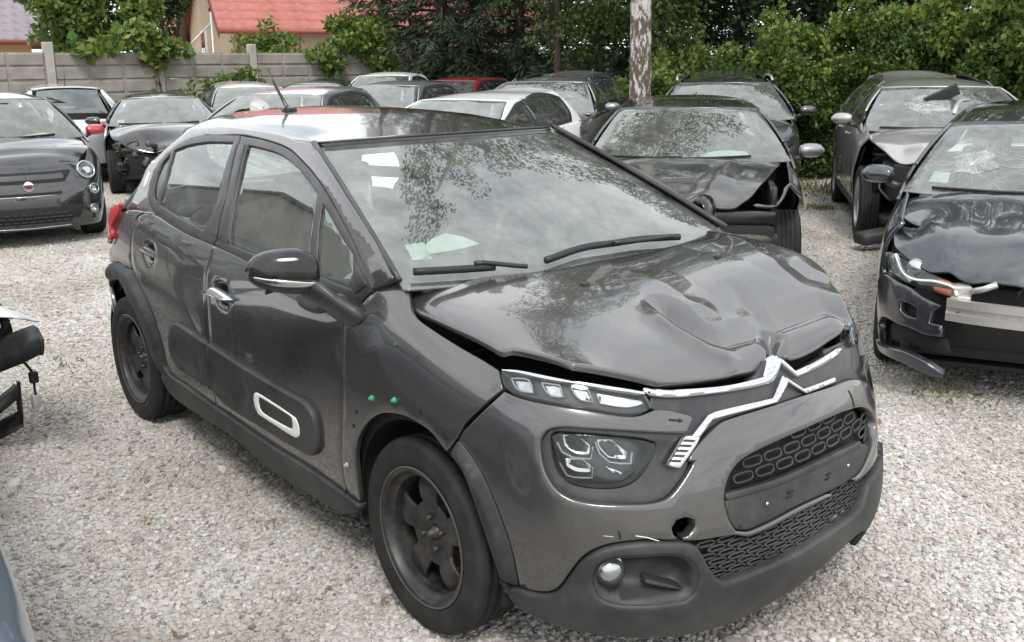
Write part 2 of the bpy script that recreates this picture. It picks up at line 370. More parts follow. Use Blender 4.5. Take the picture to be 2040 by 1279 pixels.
HX = [-.30, -.1, .1, .3, .45, .56, .64, .70, .76]
HY = [-.82, -.74, -.62, -.42, -.2, 0, .2, .42, .62, .74, .82]
HZ = [[.93, 1.03, 1.075, 1.092, 1.098, 1.10, 1.098, 1.097, 1.09, 1.055, .95],
      [.93, 1.02, 1.066, 1.085, 1.09, 1.09, 1.09, 1.098, 1.095, 1.065, .95],
      [.93, 1.01, 1.05, 1.07, 1.075, 1.075, 1.08, 1.09, 1.09, 1.055, .94],
      [.93, .985, 1.02, 1.04, 1.043, 1.04, 1.045, 1.06, 1.06, 1.025, .91],
      [.92, .97, .99, 1.0, .995, .985, .99, 1.005, 1.0, .955, .87],
      [.91, .965, .965, .955, .945, .938, .945, .955, .945, .89, .82],
      [.89, .945, .93, .90, .885, .875, .885, .90, .88, .83, .77],
      [.85, .91, .885, .845, .825, .81, .82, .84, .83, .78, .72],
      [.80, .86, .83, .78, .76, .74, .75, .77, .77, .73, .68]]
h_hood = Grid([[(x, y, z) for y, z in zip(HY, r)] for x, r in zip(HX, HZ)], HX, HY)

_zr = sspline([-2.75, -2.45, -2.1, -1.7, -1.3, -.95], [1.385, 1.415, 1.437, 1.447, 1.452, 1.452])
_zc = sspline([-2.75, -2.45, -2.1, -1.7, -1.3, -.95], [1.475, 1.504, 1.520, 1.521, 1.503, 1.464])
def h_roof_fn(u, v):
    x = -.95-1.75*u; zr = _zr(x); zc = _zc(x)
    yr = -h_green_fn(x, zr)[:, 1]; a = np.abs(v)
    z = zc-(zc-zr)*(.55*a**2.2+.45*a**6)
    z = z+.010*(1-v)*np.minimum(1, 4*u)
    return np.stack([x+.115*(1-u)**3*(1-v*v), -v*yr, z], -1)
h_roof = Field(h_roof_fn, (0, 1, -1, 1))

def h_wind_fn(u, v):
    e = -.952+.809*u; z = 1.451-.345*u-.035*u*(u-1)*4*.25; y = .585+.18*u
    b = (1-v*v)
    return np.stack([e+b*(.115-.02*u), v*y, z+b*(.012-.03*u)+.005*(v+1)*(1-u)], -1)
h_wind = Field(h_wind_fn, (0, 1.05, -1, 1))

# ---- other cars: the same kind of surfaces from a short list of measures
def car_surfs(s):
    fo, wb, ro, hw = s['fo'], s['wb'], s['ro'], s['W']/2; zb, zbr, zh = s['zb'], s['zbr'], s['zh']; kf = fo/.81; ky = hw/.845
    zf = s.get('zf', zh+.07)          # fender top over the wheel
    def X(x): return x*kf if x > 0 else (x*wb/2.54 if x > -2.54 else -wb+(x+2.54)*ro/.58)
    rows = []
    for x, y, t, r, zlo, zt, ins in H_ST:
        if x < -2.6: z2 = zbr-(.06 if x < -2.9 else 0)
        elif x < -.5: z2 = zb+(zbr-zb)*min(1, (-x-.5)/2.0)
        elif x < -.1: z2 = max(zb, s['zc'])
        elif x < .2: z2 = zf+(s['zc']-zf)*.45
        elif x < .5: z2 = zf
        else: z2 = zh
        rows.append((X(x), y*ky, t, r, zlo+s.get('clr', 0), z2, ins))
    nose = s.get('nose', (-.03, .025, .028, .0, -.04, -.085, -.14))
    sk = skin_surface(rows, nose)
    yb = hw-.045; wr = s['wr']; zt = s['zt']; dz1 = zt-zb; a = s.get('tum', .25); b = (yb-wr-a*dz1)/dz1**2
    xm = -wb*.5; xq, zq = s['xq'], s['zq']; xw = s.get('xw', -wb-.30)     # rear glass line: belt x and roof end x
    def gfn(x, z):
        d = z-zb; w = xw+(z-zbr)*(xq-xw)/max(.1, zq-zbr)
        y = yb-a*d-b*d*np.abs(d)-.016*((x-xm)/1.2)**2-2.2*np.maximum(0, w+.14-x)**2
        return np.stack([x, -y, z], -1)
    gr = Field(gfn, (-wb-ro, .3, zb-.12, s['zr']+.03))
    xc, zc, xt = s['xc'], s['zc'], s['xt']; wc = yb-.05
    yt = -gfn(np.array([xt]), np.array([zt]))[0, 1]-.012; ybm = -gfn(np.array([xc-.1]), np.array([zc+.02]))[0, 1]-.01
    def wfn(u, v):
        k = 1-v*v; x = xt+(xc-.10-xt)*u; z = zt+(zc+.02-zt)*u-.10*u*(u-1)*.35; y = yt+(ybm-yt)*u
        return np.stack([x+k*.10, v*y, z+k*(.012-.03*u)], -1)
    wi = Field(wfn, (0, 1.05, -1, 1))
    zr = s['zr']; xs = [xq, xq+(xt-xq)*.3, xq+(xt-xq)*.7, xt]
    fr = sspline(xs, [zq, (zq+zt)/2+.02, zt+.005, zt]); fc = sspline(xs, [zq+.045, zr-.01, zr, zt+.012])
    def rfn(u, v):
        x = xt+(xq-xt)*u; z0 = fr(x); z1 = fc(x); y = -gfn(x, z0)[:, 1]; av = np.abs(v)
        return np.stack([x+.10*(1-u)**3*(1-v*v), -v*y, z1-(z1-z0)*(.55*av**2.2+.45*av**6)], -1)
    ro_ = Field(rfn, (0, 1, -1, 1))
    hx0, hx1 = xc-.12, fo-.10; ys = hw-.10; zfr = s.get('zhood', zh+.01)
    def hfn(x, y):
        t = np.clip((x-hx0)/(hx1-hx0), -.1, 1.1); av = np.abs(y)/ys
        z = zc+.03+(zfr-zc-.03)*t**2.0-.06*av**3.5*(1-.3*t)-.012*av**2
        z += .014*np.exp(-((av-.62-.12*(1-t))/.07)**2)*s.get('rib', 0)
        z -= .10*np.clip((x-(fo-.30-.13*av*av*2))/.22, 0, 1.2)**2
        return np.stack([x, y, z], -1)
    ho = Field(hfn, (hx0-.1, fo+.02, -hw, hw))
    return dict(skin=sk, green=gr, wind=wi, roof=ro_, hood=ho, yt=yt, yb=yb)
HATCH = dict(fo=.80, wb=2.50, ro=.62, W=1.68, zb=.96, zbr=1.0, zh=.80, zc=.98, xc=-.10, xt=-.95, zt=1.40, zr=1.46, xq=-2.65, zq=1.38, xw=-2.85, wr=.56, R=.30)
CITY = dict(HATCH, fo=.68, wb=2.30, ro=.55, W=1.62, zb=.98, zbr=1.02, zh=.84, zc=1.0, xc=-.18, xt=-.82, zt=1.42, zr=1.49, xq=-2.30, zq=1.38, xw=-2.58, wr=.52, R=.29, zf=.93)
SEDAN = dict(HATCH, fo=.86, wb=2.75, ro=1.05, W=1.80, zb=.96, zbr=1.02, zh=.76, zc=.98, xc=-.30, xt=-1.12, zt=1.36, zr=1.43, xq=-2.75, zq=1.36, xw=-3.35, wr=.56, R=.32, zf=.88)
SUV = dict(HATCH, fo=.90, wb=2.70, ro=.90, W=1.85, zb=1.08, zbr=1.14, zh=.95, zc=1.14, xc=-.20, xt=-1.02, zt=1.58, zr=1.65, xq=-3.15, zq=1.56, xw=-3.4, wr=.60, R=.36, zf=1.02, clr=.06)
WAGON = dict(SEDAN, xq=-3.35, xw=-3.55, ro=.98, zq=1.36, zr=1.45)
HD = {
 'frame_rear': [(-1.5626, 1.4513), (-1.9029, 1.4358), (-2.0413, 1.4147), (-2.1561, 1.3735), (-2.2246, 1.3257), (-2.2568, 1.2794), (-2.2519, 1.2299), (-2.2245, 1.1769), (-2.1959, 1.1352), (-2.1561, 1.1116), (-2.1018, 1.0925), (-2.0119, 1.0779), (-1.8814, 1.066), (-1.6728, 1.0519), (-1.4034, 1.0445), (-1.3742, 1.0644), (-1.4065, 1.2503), (-1.521, 1.4185)],
 'frame_front': [(-1.5565, 1.4504), (-1.3735, 1.4463), (-1.1942, 1.4355), (-1.0705, 1.42), (-0.9489, 1.392), (-0.8118, 1.3537), (-0.6403, 1.2907), (-0.4806, 1.2171), (-0.3789, 1.1609), (-0.2474, 1.0662), (-0.2473, 1.0518), (-0.3025, 1.0035), (-0.3639, 0.9854), (-0.4403, 0.9874), (-0.58, 0.9793), (-1.1556, 1.0291), (-1.3972, 1.0443), (-1.3672, 1.0677), (-1.3966, 1.2465), (-1.5179, 1.4196)],
 'glass_rear': [(-2.1409, 1.3571), (-2.0201, 1.3856), (-1.8279, 1.4092), (-1.5804, 1.4211), (-1.5565, 1.3834), (-1.5156, 1.3085), (-1.4671, 1.2064), (-1.469, 1.1285), (-1.5201, 1.0842), (-1.6951, 1.099), (-1.9093, 1.1159), (-2.0605, 1.1334), (-2.0668, 1.2074), (-2.0986, 1.2855)],
 'glass_quarter_rear': [(-2.1643, 1.3448), (-2.1072, 1.2741), (-2.0838, 1.2005), (-2.0926, 1.1389), (-2.1466, 1.1577), (-2.1796, 1.192), (-2.2018, 1.245), (-2.2054, 1.2968)],
 'glass_front': [(-1.4343, 1.4182), (-1.311, 1.4146), (-1.1791, 1.4068), (-1.0702, 1.3923), (-0.9537, 1.3673), (-0.8316, 1.3311), (-0.7364, 1.2974), (-0.6966, 1.2341), (-0.6253, 1.046), (-0.8159, 1.0528), (-1.1168, 1.0577), (-1.2547, 1.0641), (-1.2738, 1.1209), (-1.3105, 1.2168), (-1.3606, 1.3179)],
 'glass_quarter_front': [(-0.6716, 1.27), (-0.5946, 1.2371), (-0.5025, 1.1923), (-0.3877, 1.1393), (-0.3689, 1.094), (-0.3576, 1.0375), (-0.4417, 1.0407), (-0.5824, 1.0498), (-0.611, 1.1413), (-0.6436, 1.209)],
 'sail': [(-0.3767, 1.1359), (-0.269, 1.0652), (-0.3257, 1.0278), (-0.3419, 1.0301)],
 'bpillar_rear': [(-1.571, 1.4206), (-1.5254, 1.4182), (-1.4065, 1.2503), (-1.3733, 1.0679), (-1.4483, 1.0796), (-1.4516, 1.1305), (-1.4558, 1.2075), (-1.5077, 1.3091), (-1.5452, 1.3841)],
 'bpillar_front': [(-1.5165, 1.4187), (-1.4554, 1.4201), (-1.3784, 1.3189), (-1.3106, 1.198), (-1.2571, 1.065), (-1.3637, 1.0681), (-1.3966, 1.2465)],
 'pillar_side': [(-0.9523, 1.4513), (-0.728, 1.3755), (-0.5558, 1.3083), (-0.4063, 1.2447), (-0.2727, 1.1791), (-0.1412, 1.1046), (-0.1951, 1.0767), (-0.2419, 1.0541), (-0.2491, 1.0659), (-0.3789, 1.1609), (-0.4806, 1.2171), (-0.6403, 1.2907), (-0.8118, 1.3537), (-0.9489, 1.392), (-1.0705, 1.42), (-1.1942, 1.4355), (-1.3735, 1.4463), (-1.5565, 1.4504), (-1.9029, 1.4358), (-1.9553, 1.4637), (-1.8121, 1.4763), (-1.4954, 1.4763), (-1.2062, 1.4691), (-1.0878, 1.458)],
 'c_pillar': [(-1.9029, 1.4358), (-2.0413, 1.4147), (-2.1561, 1.3735), (-2.2246, 1.3257), (-2.2568, 1.2794), (-2.2519, 1.2299), (-2.2245, 1.1769), (-2.1959, 1.1352), (-2.1561, 1.1116), (-2.1018, 1.0925), (-2.0119, 1.0779), (-2.1049, 1.0674), (-2.3093, 1.0556), (-2.5068, 1.0689), (-2.4317, 1.1348), (-2.3886, 1.2244), (-2.3986, 1.2897), (-2.292, 1.3478), (-2.215, 1.4101), (-2.1498, 1.4496), (-1.9553, 1.4637)],
 'pillar_sticker': [(-2.3359, 1.254), (-2.3015, 1.2482), (-2.2999, 1.1868), (-2.3413, 1.1832)],
 'pillar_sticker2': [(-2.3783, 1.2986), (-2.2981, 1.3014), (-2.294, 1.2906), (-2.3598, 1.2897)],
 'wind_edge': [(-0.9523, 1.4513), (-0.1412, 1.1046)],
 'rear_door': [(-3.4291, 1), (-3.3464, 0.9988), (-3.2302, 0.9905), (-3.0355, 0.9779), (-2.7706, 0.9716), (-2.7836, 0.9242), (-2.8087, 0.8168), (-2.7948, 0.6967), (-2.7928, 0.5777), (-2.796, 0.5162), (-2.8096, 0.3894), (-2.8103, 0.2759), (-2.8251, 0.1875), (-2.9404, 0.1908), (-3.1403, 0.2039), (-3.3121, 0.211), (-3.3651, 0.2436), (-3.3742, 0.326), (-3.4042, 0.4116), (-3.4567, 0.497), (-3.5199, 0.5592), (-3.606, 0.612), (-3.6497, 0.6692), (-3.6667, 0.7103), (-3.6629, 0.7878), (-3.6485, 0.8672), (-3.6356, 0.9266), (-3.5619, 0.9719)],
 'front_door': [(-2.7706, 0.9716), (-2.5172, 0.9668), (-2.1275, 0.9455), (-1.9363, 0.9034), (-1.8247, 0.8772), (-1.7037, 0.8669), (-1.7188, 0.8659), (-1.7118, 0.7626), (-1.7153, 0.7055), (-1.7241, 0.573), (-1.7421, 0.4609), (-1.7469, 0.4393), (-1.7711, 0.3084), (-1.7776, 0.2038), (-1.7777, 0.1377), (-2.0179, 0.1627), (-2.3505, 0.1668), (-2.6798, 0.1836), (-2.8251, 0.1875), (-2.8103, 0.2759), (-2.8096, 0.3894), (-2.796, 0.5162), (-2.7928, 0.5777), (-2.7948, 0.6967), (-2.8087, 0.8168), (-2.7836, 0.9242)],
 'fender': [(-1.6942, 0.8738), (-1.6549, 0.8872), (-1.6186, 0.9422), (-1.5904, 0.9843), (-1.5474, 1), (-1.4795, 1), (-1.4577, 0.9793), (-1.429, 0.9574), (-1.3895, 0.9465), (-1.3208, 0.9477), (-1.2172, 0.9553), (-1.117, 0.9621), (-1.0626, 0.9604), (-1.0394, 0.9581), (-1.0219, 0.9376), (-0.9948, 0.9128), (-1.06, 0.8149), (-1.1069, 0.7406), (-1.1349, 0.6724), (-1.1765, 0.594), (-1.2418, 0.625), (-1.3001, 0.6242), (-1.3619, 0.614), (-1.4276, 0.59), (-1.4977, 0.5563), (-1.5641, 0.5079), (-1.6161, 0.4529), (-1.6576, 0.3904), (-1.6826, 0.321), (-1.6849, 0.2523), (-1.6928, 0.131), (-1.774, 0.1364), (-1.7776, 0.2038), (-1.7711, 0.3084), (-1.7469, 0.4393), (-1.7421, 0.4609), (-1.7241, 0.573), (-1.7153, 0.7055), (-1.7118, 0.7626), (-1.7188, 0.8659)],
 'rear_quarter': [(-3.4291, 1), (-3.5619, 0.9719), (-3.6356, 0.9266), (-3.6485, 0.8672), (-3.6629, 0.7878), (-3.6667, 0.7103), (-3.6497, 0.6692), (-3.7738, 0.659), (-3.8526, 0.6602), (-3.9682, 0.6426), (-4.0609, 0.6191), (-4.0555, 0.6501), (-3.9746, 0.7304), (-3.9013, 0.7819), (-3.9146, 0.8313), (-3.8306, 0.9163), (-3.6754, 0.9674)],
 'tail_lamp': [(-3.9857, 0.8333), (-4.0031, 0.8569), (-3.9748, 0.893), (-3.941, 0.9284), (-3.806, 0.9775), (-3.8306, 0.9163), (-3.9146, 0.8313), (-3.9013, 0.7819), (-3.9746, 0.7304)],
 'arch_rear': [(-4.0954, 0.6089), (-3.9682, 0.6426), (-3.8526, 0.6602), (-3.7738, 0.659), (-3.6499, 0.6679), (-3.606, 0.612), (-3.5199, 0.5592), (-3.4567, 0.497), (-3.4042, 0.4116), (-3.3742, 0.326), (-3.3651, 0.2436), (-3.3121, 0.211), (-3.3999, 0.1603), (-3.4721, 0.2295), (-3.5223, 0.2975), (-3.5481, 0.3582), (-3.5976, 0.4053), (-3.6498, 0.4517), (-3.7252, 0.4925), (-3.7776, 0.533), (-3.8607, 0.554), (-3.9775, 0.5437), (-4.1379, 0.4974), (-4.1986, 0.4599)],
 'sill': [(-3.3651, 0.2436), (-3.3121, 0.211), (-3.1403, 0.2039), (-2.9404, 0.1908), (-2.6804, 0.1821), (-2.3505, 0.1668), (-2.0179, 0.1627), (-1.774, 0.1364), (-1.6875, 0.1279), (-1.7063, 0.0882), (-1.8423, 0.0312), (-2.1184, 0.0201), (-2.4209, 0.024), (-2.7387, 0.0711), (-3.0121, 0.0655), (-3.2782, 0.0701), (-3.3811, 0.0949), (-3.4325, 0.1574)],
 'sill_groove': [(-3.3495, 0.1965), (-3.1501, 0.184), (-2.9498, 0.1712), (-2.6919, 0.1569), (-2.3599, 0.1445), (-2.0255, 0.1425), (-1.781, 0.1175), (-1.6967, 0.1136)],
 'bump_rear': [(-3.1537, 0.5192), (-3.0942, 0.5336), (-2.8042, 0.5129), (-2.8096, 0.3894), (-2.8131, 0.2751), (-2.9979, 0.2823), (-3.1484, 0.2889), (-3.2214, 0.3284), (-3.2327, 0.385), (-3.2093, 0.4568)],
 'bump_front': [(-2.7914, 0.5144), (-2.526, 0.4982), (-2.375, 0.4931), (-2.0057, 0.4715), (-1.9454, 0.4509), (-1.9159, 0.4111), (-1.9095, 0.3345), (-1.9206, 0.2783), (-1.9526, 0.244), (-1.9954, 0.2357), (-2.325, 0.2404), (-2.6574, 0.2418), (-2.8066, 0.2758), (-2.8028, 0.3913)],
 'capsule_out': [(-2.3617, 0.4038), (-2.3369, 0.4127), (-2.1868, 0.4051), (-2.0738, 0.3923), (-2.0377, 0.3856), (-2.0206, 0.352), (-2.0223, 0.3187), (-2.0398, 0.3013), (-2.0695, 0.2934), (-2.2078, 0.3009), (-2.3489, 0.3074), (-2.3699, 0.3303), (-2.3735, 0.3765)],
 'capsule_in': [(-2.3248, 0.3948), (-2.2986, 0.3971), (-2.1892, 0.3918), (-2.0942, 0.3839), (-2.0715, 0.3792), (-2.0664, 0.3557), (-2.0739, 0.3313), (-2.0909, 0.3262), (-2.2023, 0.3258), (-2.3122, 0.3313), (-2.3281, 0.3438), (-2.3319, 0.375)],
 'dimple_rear': [(-3.1619, 0.4299), (-3.1143, 0.4486), (-2.8995, 0.4402), (-2.8853, 0.3937), (-2.8943, 0.3151), (-3.066, 0.3251), (-3.1692, 0.3559)],
 'dimple_front': [(-2.7754, 0.4267), (-2.7236, 0.438), (-2.481, 0.4372), (-2.4433, 0.4073), (-2.4618, 0.3243), (-2.6263, 0.3012), (-2.783, 0.3031)],
 'handle_rear': [(-3.5639, 0.8087), (-3.5096, 0.8252), (-3.3572, 0.8238), (-3.3238, 0.8156), (-3.3332, 0.801), (-3.4455, 0.7904), (-3.5391, 0.7895)],
 'handle_rear_cup': [(-3.5037, 0.8424), (-3.4536, 0.867), (-3.393, 0.8656), (-3.3578, 0.8299), (-3.3846, 0.7703), (-3.4303, 0.7497), (-3.4684, 0.7658), (-3.4919, 0.7917)],
 'handle_front': [(-2.7875, 0.7792), (-2.7451, 0.7892), (-2.5582, 0.7777), (-2.5267, 0.7685), (-2.535, 0.7495), (-2.6488, 0.7416), (-2.7562, 0.752)],
 'handle_front_cup': [(-2.7285, 0.81), (-2.6771, 0.8295), (-2.6071, 0.8253), (-2.5753, 0.782), (-2.5912, 0.7269), (-2.6322, 0.7024), (-2.6847, 0.71), (-2.7139, 0.7497)],
 'mirror_foot': [(-2.0354, 0.8811), (-1.9801, 0.911), (-1.9421, 0.9179), (-1.8402, 0.9096), (-1.7792, 0.9028), (-1.7071, 0.8744), (-1.7867, 0.8803), (-1.8436, 0.8418), (-1.893, 0.8265), (-1.948, 0.8318), (-2.0064, 0.8492)],
 'clip1': [(-1.5472, 0.594)],
 'clip2': [(-1.421, 0.6449)],
 'clip3': [(-1.7393, 0.2717)],
 'holes': [(-1.6487, 0.5077), (-1.6718, 0.4457), (-1.2952, 0.6738), (-1.1936, 0.6549), (-1.1801, 0.6502)],
 'arch_front': [(-1.1339, 0.672), (-1.0827, 0.6379), (-1.0352, 0.5812), (-0.9993, 0.5086), (-0.9673, 0.4163), (-0.9449, 0.3177), (-0.9322, 0.1854), (-0.9957, 0.169), (-1.0135, 0.2475), (-1.0434, 0.361), (-1.0776, 0.4688), (-1.1165, 0.5543), (-1.17, 0.5942)],
 'bumper': [(-0.9888, 0.91), (-0.9407, 0.9047), (-0.729, 0.9049), (-0.5628, 0.8845), (-0.4971, 0.8999), (-0.4602, 0.8953), (-0.3848, 0.8654), (-0.378, 0.8523), (-0.41, 0.8067), (-0.6061, 0.8352), (-0.7586, 0.8375), (-0.7953, 0.8297), (-0.8229, 0.8153), (-0.8398, 0.7813), (-0.8418, 0.7442), (-0.8332, 0.6792), (-0.8081, 0.6254), (-0.7714, 0.5963), (-0.7151, 0.5869), (-0.6257, 0.5868), (-0.5393, 0.5873), (-0.4952, 0.6007), (-0.451, 0.6453), (-0.4007, 0.7093), (-0.4292, 0.7143), (-0.374, 0.7673), (-0.2985, 0.8153), (-0.2612, 0.8251), (-0.1056, 0.8303), (0.0818, 0.8282), (0.2492, 0.8153), (0.3893, 0.7998), (0.4988, 0.7486), (0.5366, 0.6803), (0.6072, 0.5839), (0.6048, 0.5347), (0.5163, 0.4156), (0.3542, 0.3993), (0.2761, 0.4051), (-0.022, 0.4073), (-0.2422, 0.3881), (-0.3029, 0.4124), (-0.4371, 0.4295), (-0.5275, 0.4491), (-0.5447, 0.455), (-0.579, 0.4561), (-0.6518, 0.4459), (-0.6966, 0.4249), (-0.7368, 0.3863), (-0.773, 0.3203), (-0.8104, 0.2402), (-0.8415, 0.2097), (-0.8864, 0.1932), (-0.932, 0.1883), (-0.9449, 0.3177), (-0.9673, 0.4163), (-0.9993, 0.5086), (-1.0352, 0.5812), (-1.0827, 0.6379), (-1.1322, 0.6729), (-1.1104, 0.7184)],
 'intake': [(-0.3191, 0.5418), (-0.3109, 0.587), (-0.2843, 0.6362), (-0.2396, 0.6709), (-0.1484, 0.6929), (0.0314, 0.7064), (0.258, 0.7024), (0.4033, 0.6757), (0.4892, 0.6243), (0.535, 0.5569), (0.5013, 0.5036), (0.4155, 0.4626), (0.3161, 0.4248), (-0.0199, 0.4304), (-0.2405, 0.4096), (-0.2921, 0.4287), (-0.3123, 0.482)],
 'drl': [(-1.0375, 0.9576), (-1.0221, 0.9656), (-0.8901, 0.9778), (-0.7311, 0.9831), (-0.591, 0.9648), (-0.5171, 0.9483), (-0.4962, 0.9045), (-0.5625, 0.8865), (-0.729, 0.9069), (-0.9415, 0.9065), (-0.9894, 0.9112), (-1.0202, 0.9352)],
 'drl_chrome': [(-1.0376, 0.9616), (-0.9799, 0.9779), (-0.8513, 0.9876), (-0.694, 0.9877), (-0.5896, 0.9735), (-0.5202, 0.9572), (-0.5171, 0.9483), (-0.5913, 0.9628), (-0.7309, 0.9785), (-0.889, 0.9754), (-0.9744, 0.9694), (-1.0302, 0.9575)],
 'drl_cell0': [(-0.9946, 0.9515), (-0.9262, 0.9631), (-0.8944, 0.9292), (-0.9174, 0.9267), (-0.9546, 0.9266)],
 'drl_cell1': [(-0.875, 0.9664), (-0.8056, 0.9695), (-0.7849, 0.9351), (-0.8274, 0.9327), (-0.8484, 0.9421)],
 'drl_cell2': [(-0.7639, 0.9705), (-0.7019, 0.9672), (-0.6859, 0.9303), (-0.7262, 0.9338), (-0.7438, 0.9452)],
 'drl_turn': [(-0.6774, 0.9641), (-0.593, 0.9515), (-0.5243, 0.9362), (-0.5154, 0.922), (-0.572, 0.9126), (-0.663, 0.9247)],
 'lamp': [(-0.8143, 0.8014), (-0.8041, 0.814), (-0.7583, 0.8216), (-0.6679, 0.8244), (-0.5461, 0.8086), (-0.5035, 0.7901), (-0.5021, 0.7701), (-0.531, 0.7162), (-0.5721, 0.6691), (-0.6208, 0.6433), (-0.6893, 0.6356), (-0.7631, 0.6418), (-0.7969, 0.6734), (-0.8119, 0.7366)],
 'lampL1': [(-0.8036, 0.7748), (-0.7887, 0.7416), (-0.7562, 0.7294), (-0.6976, 0.7334), (-0.6901, 0.7801)],
 'lampL2': [(-0.6807, 0.7982), (-0.6704, 0.7566), (-0.6429, 0.7276), (-0.5758, 0.7216), (-0.5691, 0.7625)],
 'lampL3': [(-0.799, 0.6989), (-0.7798, 0.6585), (-0.7595, 0.6552), (-0.6998, 0.6642), (-0.6962, 0.7047)],
 'lampC1': [(-0.7946, 0.8052), (-0.7342, 0.8143), (-0.693, 0.7834), (-0.6973, 0.7406), (-0.7531, 0.735), (-0.7885, 0.7561)],
 'lampC2': [(-0.6744, 0.811), (-0.6199, 0.8134), (-0.5691, 0.7625), (-0.5769, 0.7289), (-0.6394, 0.7362), (-0.6669, 0.7709)],
 'lampC3': [(-0.7956, 0.7108), (-0.7357, 0.729), (-0.6962, 0.7047), (-0.7028, 0.6712), (-0.7561, 0.6633), (-0.7879, 0.6754)],
 'lampC4': [(-0.6558, 0.7072), (-0.6329, 0.704), (-0.594, 0.685), (-0.5953, 0.6705), (-0.6295, 0.675)],
 'surround': [(-0.8232, 0.8223), (-0.7588, 0.8458), (-0.6054, 0.8441), (-0.4085, 0.8157), (-0.4099, 0.8189), (-0.3816, 0.8512), (-0.4627, 0.8707), (-0.5041, 0.9089), (-0.4928, 0.9644), (-0.3344, 0.9472), (-0.1326, 0.9348), (0.0173, 0.9956), (0.0574, 0.9601), (0.1096, 0.9243), (0.2467, 0.9265), (0.434, 0.934), (0.5397, 0.9003), (0.4608, 0.823), (0.5308, 0.732), (0.3884, 0.7985), (0.2484, 0.814), (0.0803, 0.825), (-0.1066, 0.8271), (-0.2618, 0.8227), (-0.2991, 0.8123), (-0.3745, 0.7642), (-0.4234, 0.6734), (-0.4515, 0.6417), (-0.4956, 0.597), (-0.5398, 0.5828), (-0.6262, 0.5808), (-0.7156, 0.5801), (-0.7718, 0.5901), (-0.8143, 0.6199), (-0.8395, 0.6775), (-0.8475, 0.7427), (-0.8443, 0.7803)],
 'chev_up_r': [(-0.5209, 0.9707), (-0.4928, 0.9644), (-0.4323, 0.9533), (-0.3361, 0.9414), (-0.2308, 0.9313), (-0.1353, 0.9289), (-0.0659, 0.9295), (0.0123, 0.9931), (0.0463, 0.9631), (-0.0249, 0.9142), (-0.0704, 0.9079), (-0.1988, 0.9125), (-0.3073, 0.9208), (-0.4375, 0.9318), (-0.4972, 0.944), (-0.5054, 0.9451), (-0.5199, 0.9586)],
 'chev_up_l': [(0.027, 0.9862), (0.0538, 0.9671), (0.0936, 0.9153), (0.2412, 0.9206), (0.3973, 0.9296), (0.4056, 0.9116), (0.2485, 0.9002), (0.0948, 0.8981), (0.0466, 0.9576)],
 'chev_lo_r': [(-0.3918, 0.7953), (-0.3252, 0.8515), (-0.2927, 0.8574), (-0.1783, 0.8568), (-0.0591, 0.8517), (0.0189, 0.9156), (0.0394, 0.8931), (-0.0445, 0.8359), (-0.1836, 0.8383), (-0.294, 0.8367), (-0.3173, 0.8309), (-0.3751, 0.7804)],
 'chev_lo_l': [(0.0314, 0.9073), (0.0981, 0.8468), (0.2904, 0.8392), (0.2905, 0.824), (0.1051, 0.8313), (0.0408, 0.8886)],
 'dash_paper': [(0.7571, -0.7679), (0.7019, -0.6885), (0.671, -0.5972), (0.7052, -0.5208), (0.7595, -0.4686), (0.7766, -0.5762), (0.794, -0.738)],
 'marker': [(-0.4215, 0.8003), (-0.4073, 0.8013), (-0.3662, 0.7896), (-0.3848, 0.7645), (-0.4509, 0.6935), (-0.4912, 0.7089), (-0.4554, 0.7561)],
 'marker_rib0': [(-0.4245, 0.7901), (-0.3893, 0.7813), (-0.3974, 0.775), (-0.4324, 0.7837)],
 'marker_rib1': [(-0.4377, 0.7756), (-0.4029, 0.767), (-0.4109, 0.7606), (-0.4455, 0.7691)],
 'marker_rib2': [(-0.4507, 0.7609), (-0.4164, 0.7525), (-0.4243, 0.7461), (-0.4583, 0.7543)],
 'marker_rib3': [(-0.4634, 0.746), (-0.4296, 0.7379), (-0.4374, 0.7314), (-0.471, 0.7393)],
 'marker_rib4': [(-0.476, 0.731), (-0.4426, 0.7231), (-0.4503, 0.7165), (-0.4834, 0.7241)],
 'arrow': [(-0.4606, 0.8639), (-0.4294, 0.8564), (-0.4285, 0.8611), (-0.4144, 0.8498), (-0.4293, 0.8453), (-0.4306, 0.8497), (-0.4605, 0.857)],
 'lower': [(-0.9957, 0.169), (-0.9322, 0.1854), (-0.8865, 0.1913), (-0.8416, 0.207), (-0.8105, 0.2376), (-0.7731, 0.3179), (-0.7369, 0.3838), (-0.6967, 0.4226), (-0.6519, 0.4436), (-0.5792, 0.4538), (-0.524, 0.4467), (-0.4685, 0.4347), (-0.4302, 0.4133), (-0.386, 0.2964), (-0.3641, 0.2631), (-0.3413, 0.2496), (-0.1418, 0.2528), (0.1085, 0.2725), (0.3098, 0.2885), (0.3498, 0.3332), (0.3741, 0.3734), (0.5784, 0.384), (0.5956, 0.4601), (0.6221, 0.4082), (0.5602, 0.3), (0.5211, 0.2008), (0.4633, 0.0828), (0.3069, 0.1567), (-0.0398, 0.0432), (-0.2558, 0), (-0.5345, 0.046), (-0.6823, 0.0768), (-0.8325, 0.0812), (-0.9391, 0.0961), (-0.9909, 0.1686)],
 'lower_grille': [(-0.4371, 0.4295), (-0.3028, 0.4143), (-0.242, 0.39), (-0.0218, 0.4093), (0.2764, 0.4072), (0.3766, 0.4006), (0.3718, 0.3229), (0.3214, 0.2713), (0.1095, 0.2607), (-0.1409, 0.2412), (-0.3407, 0.2384), (-0.3774, 0.2676), (-0.4019, 0.3317)],
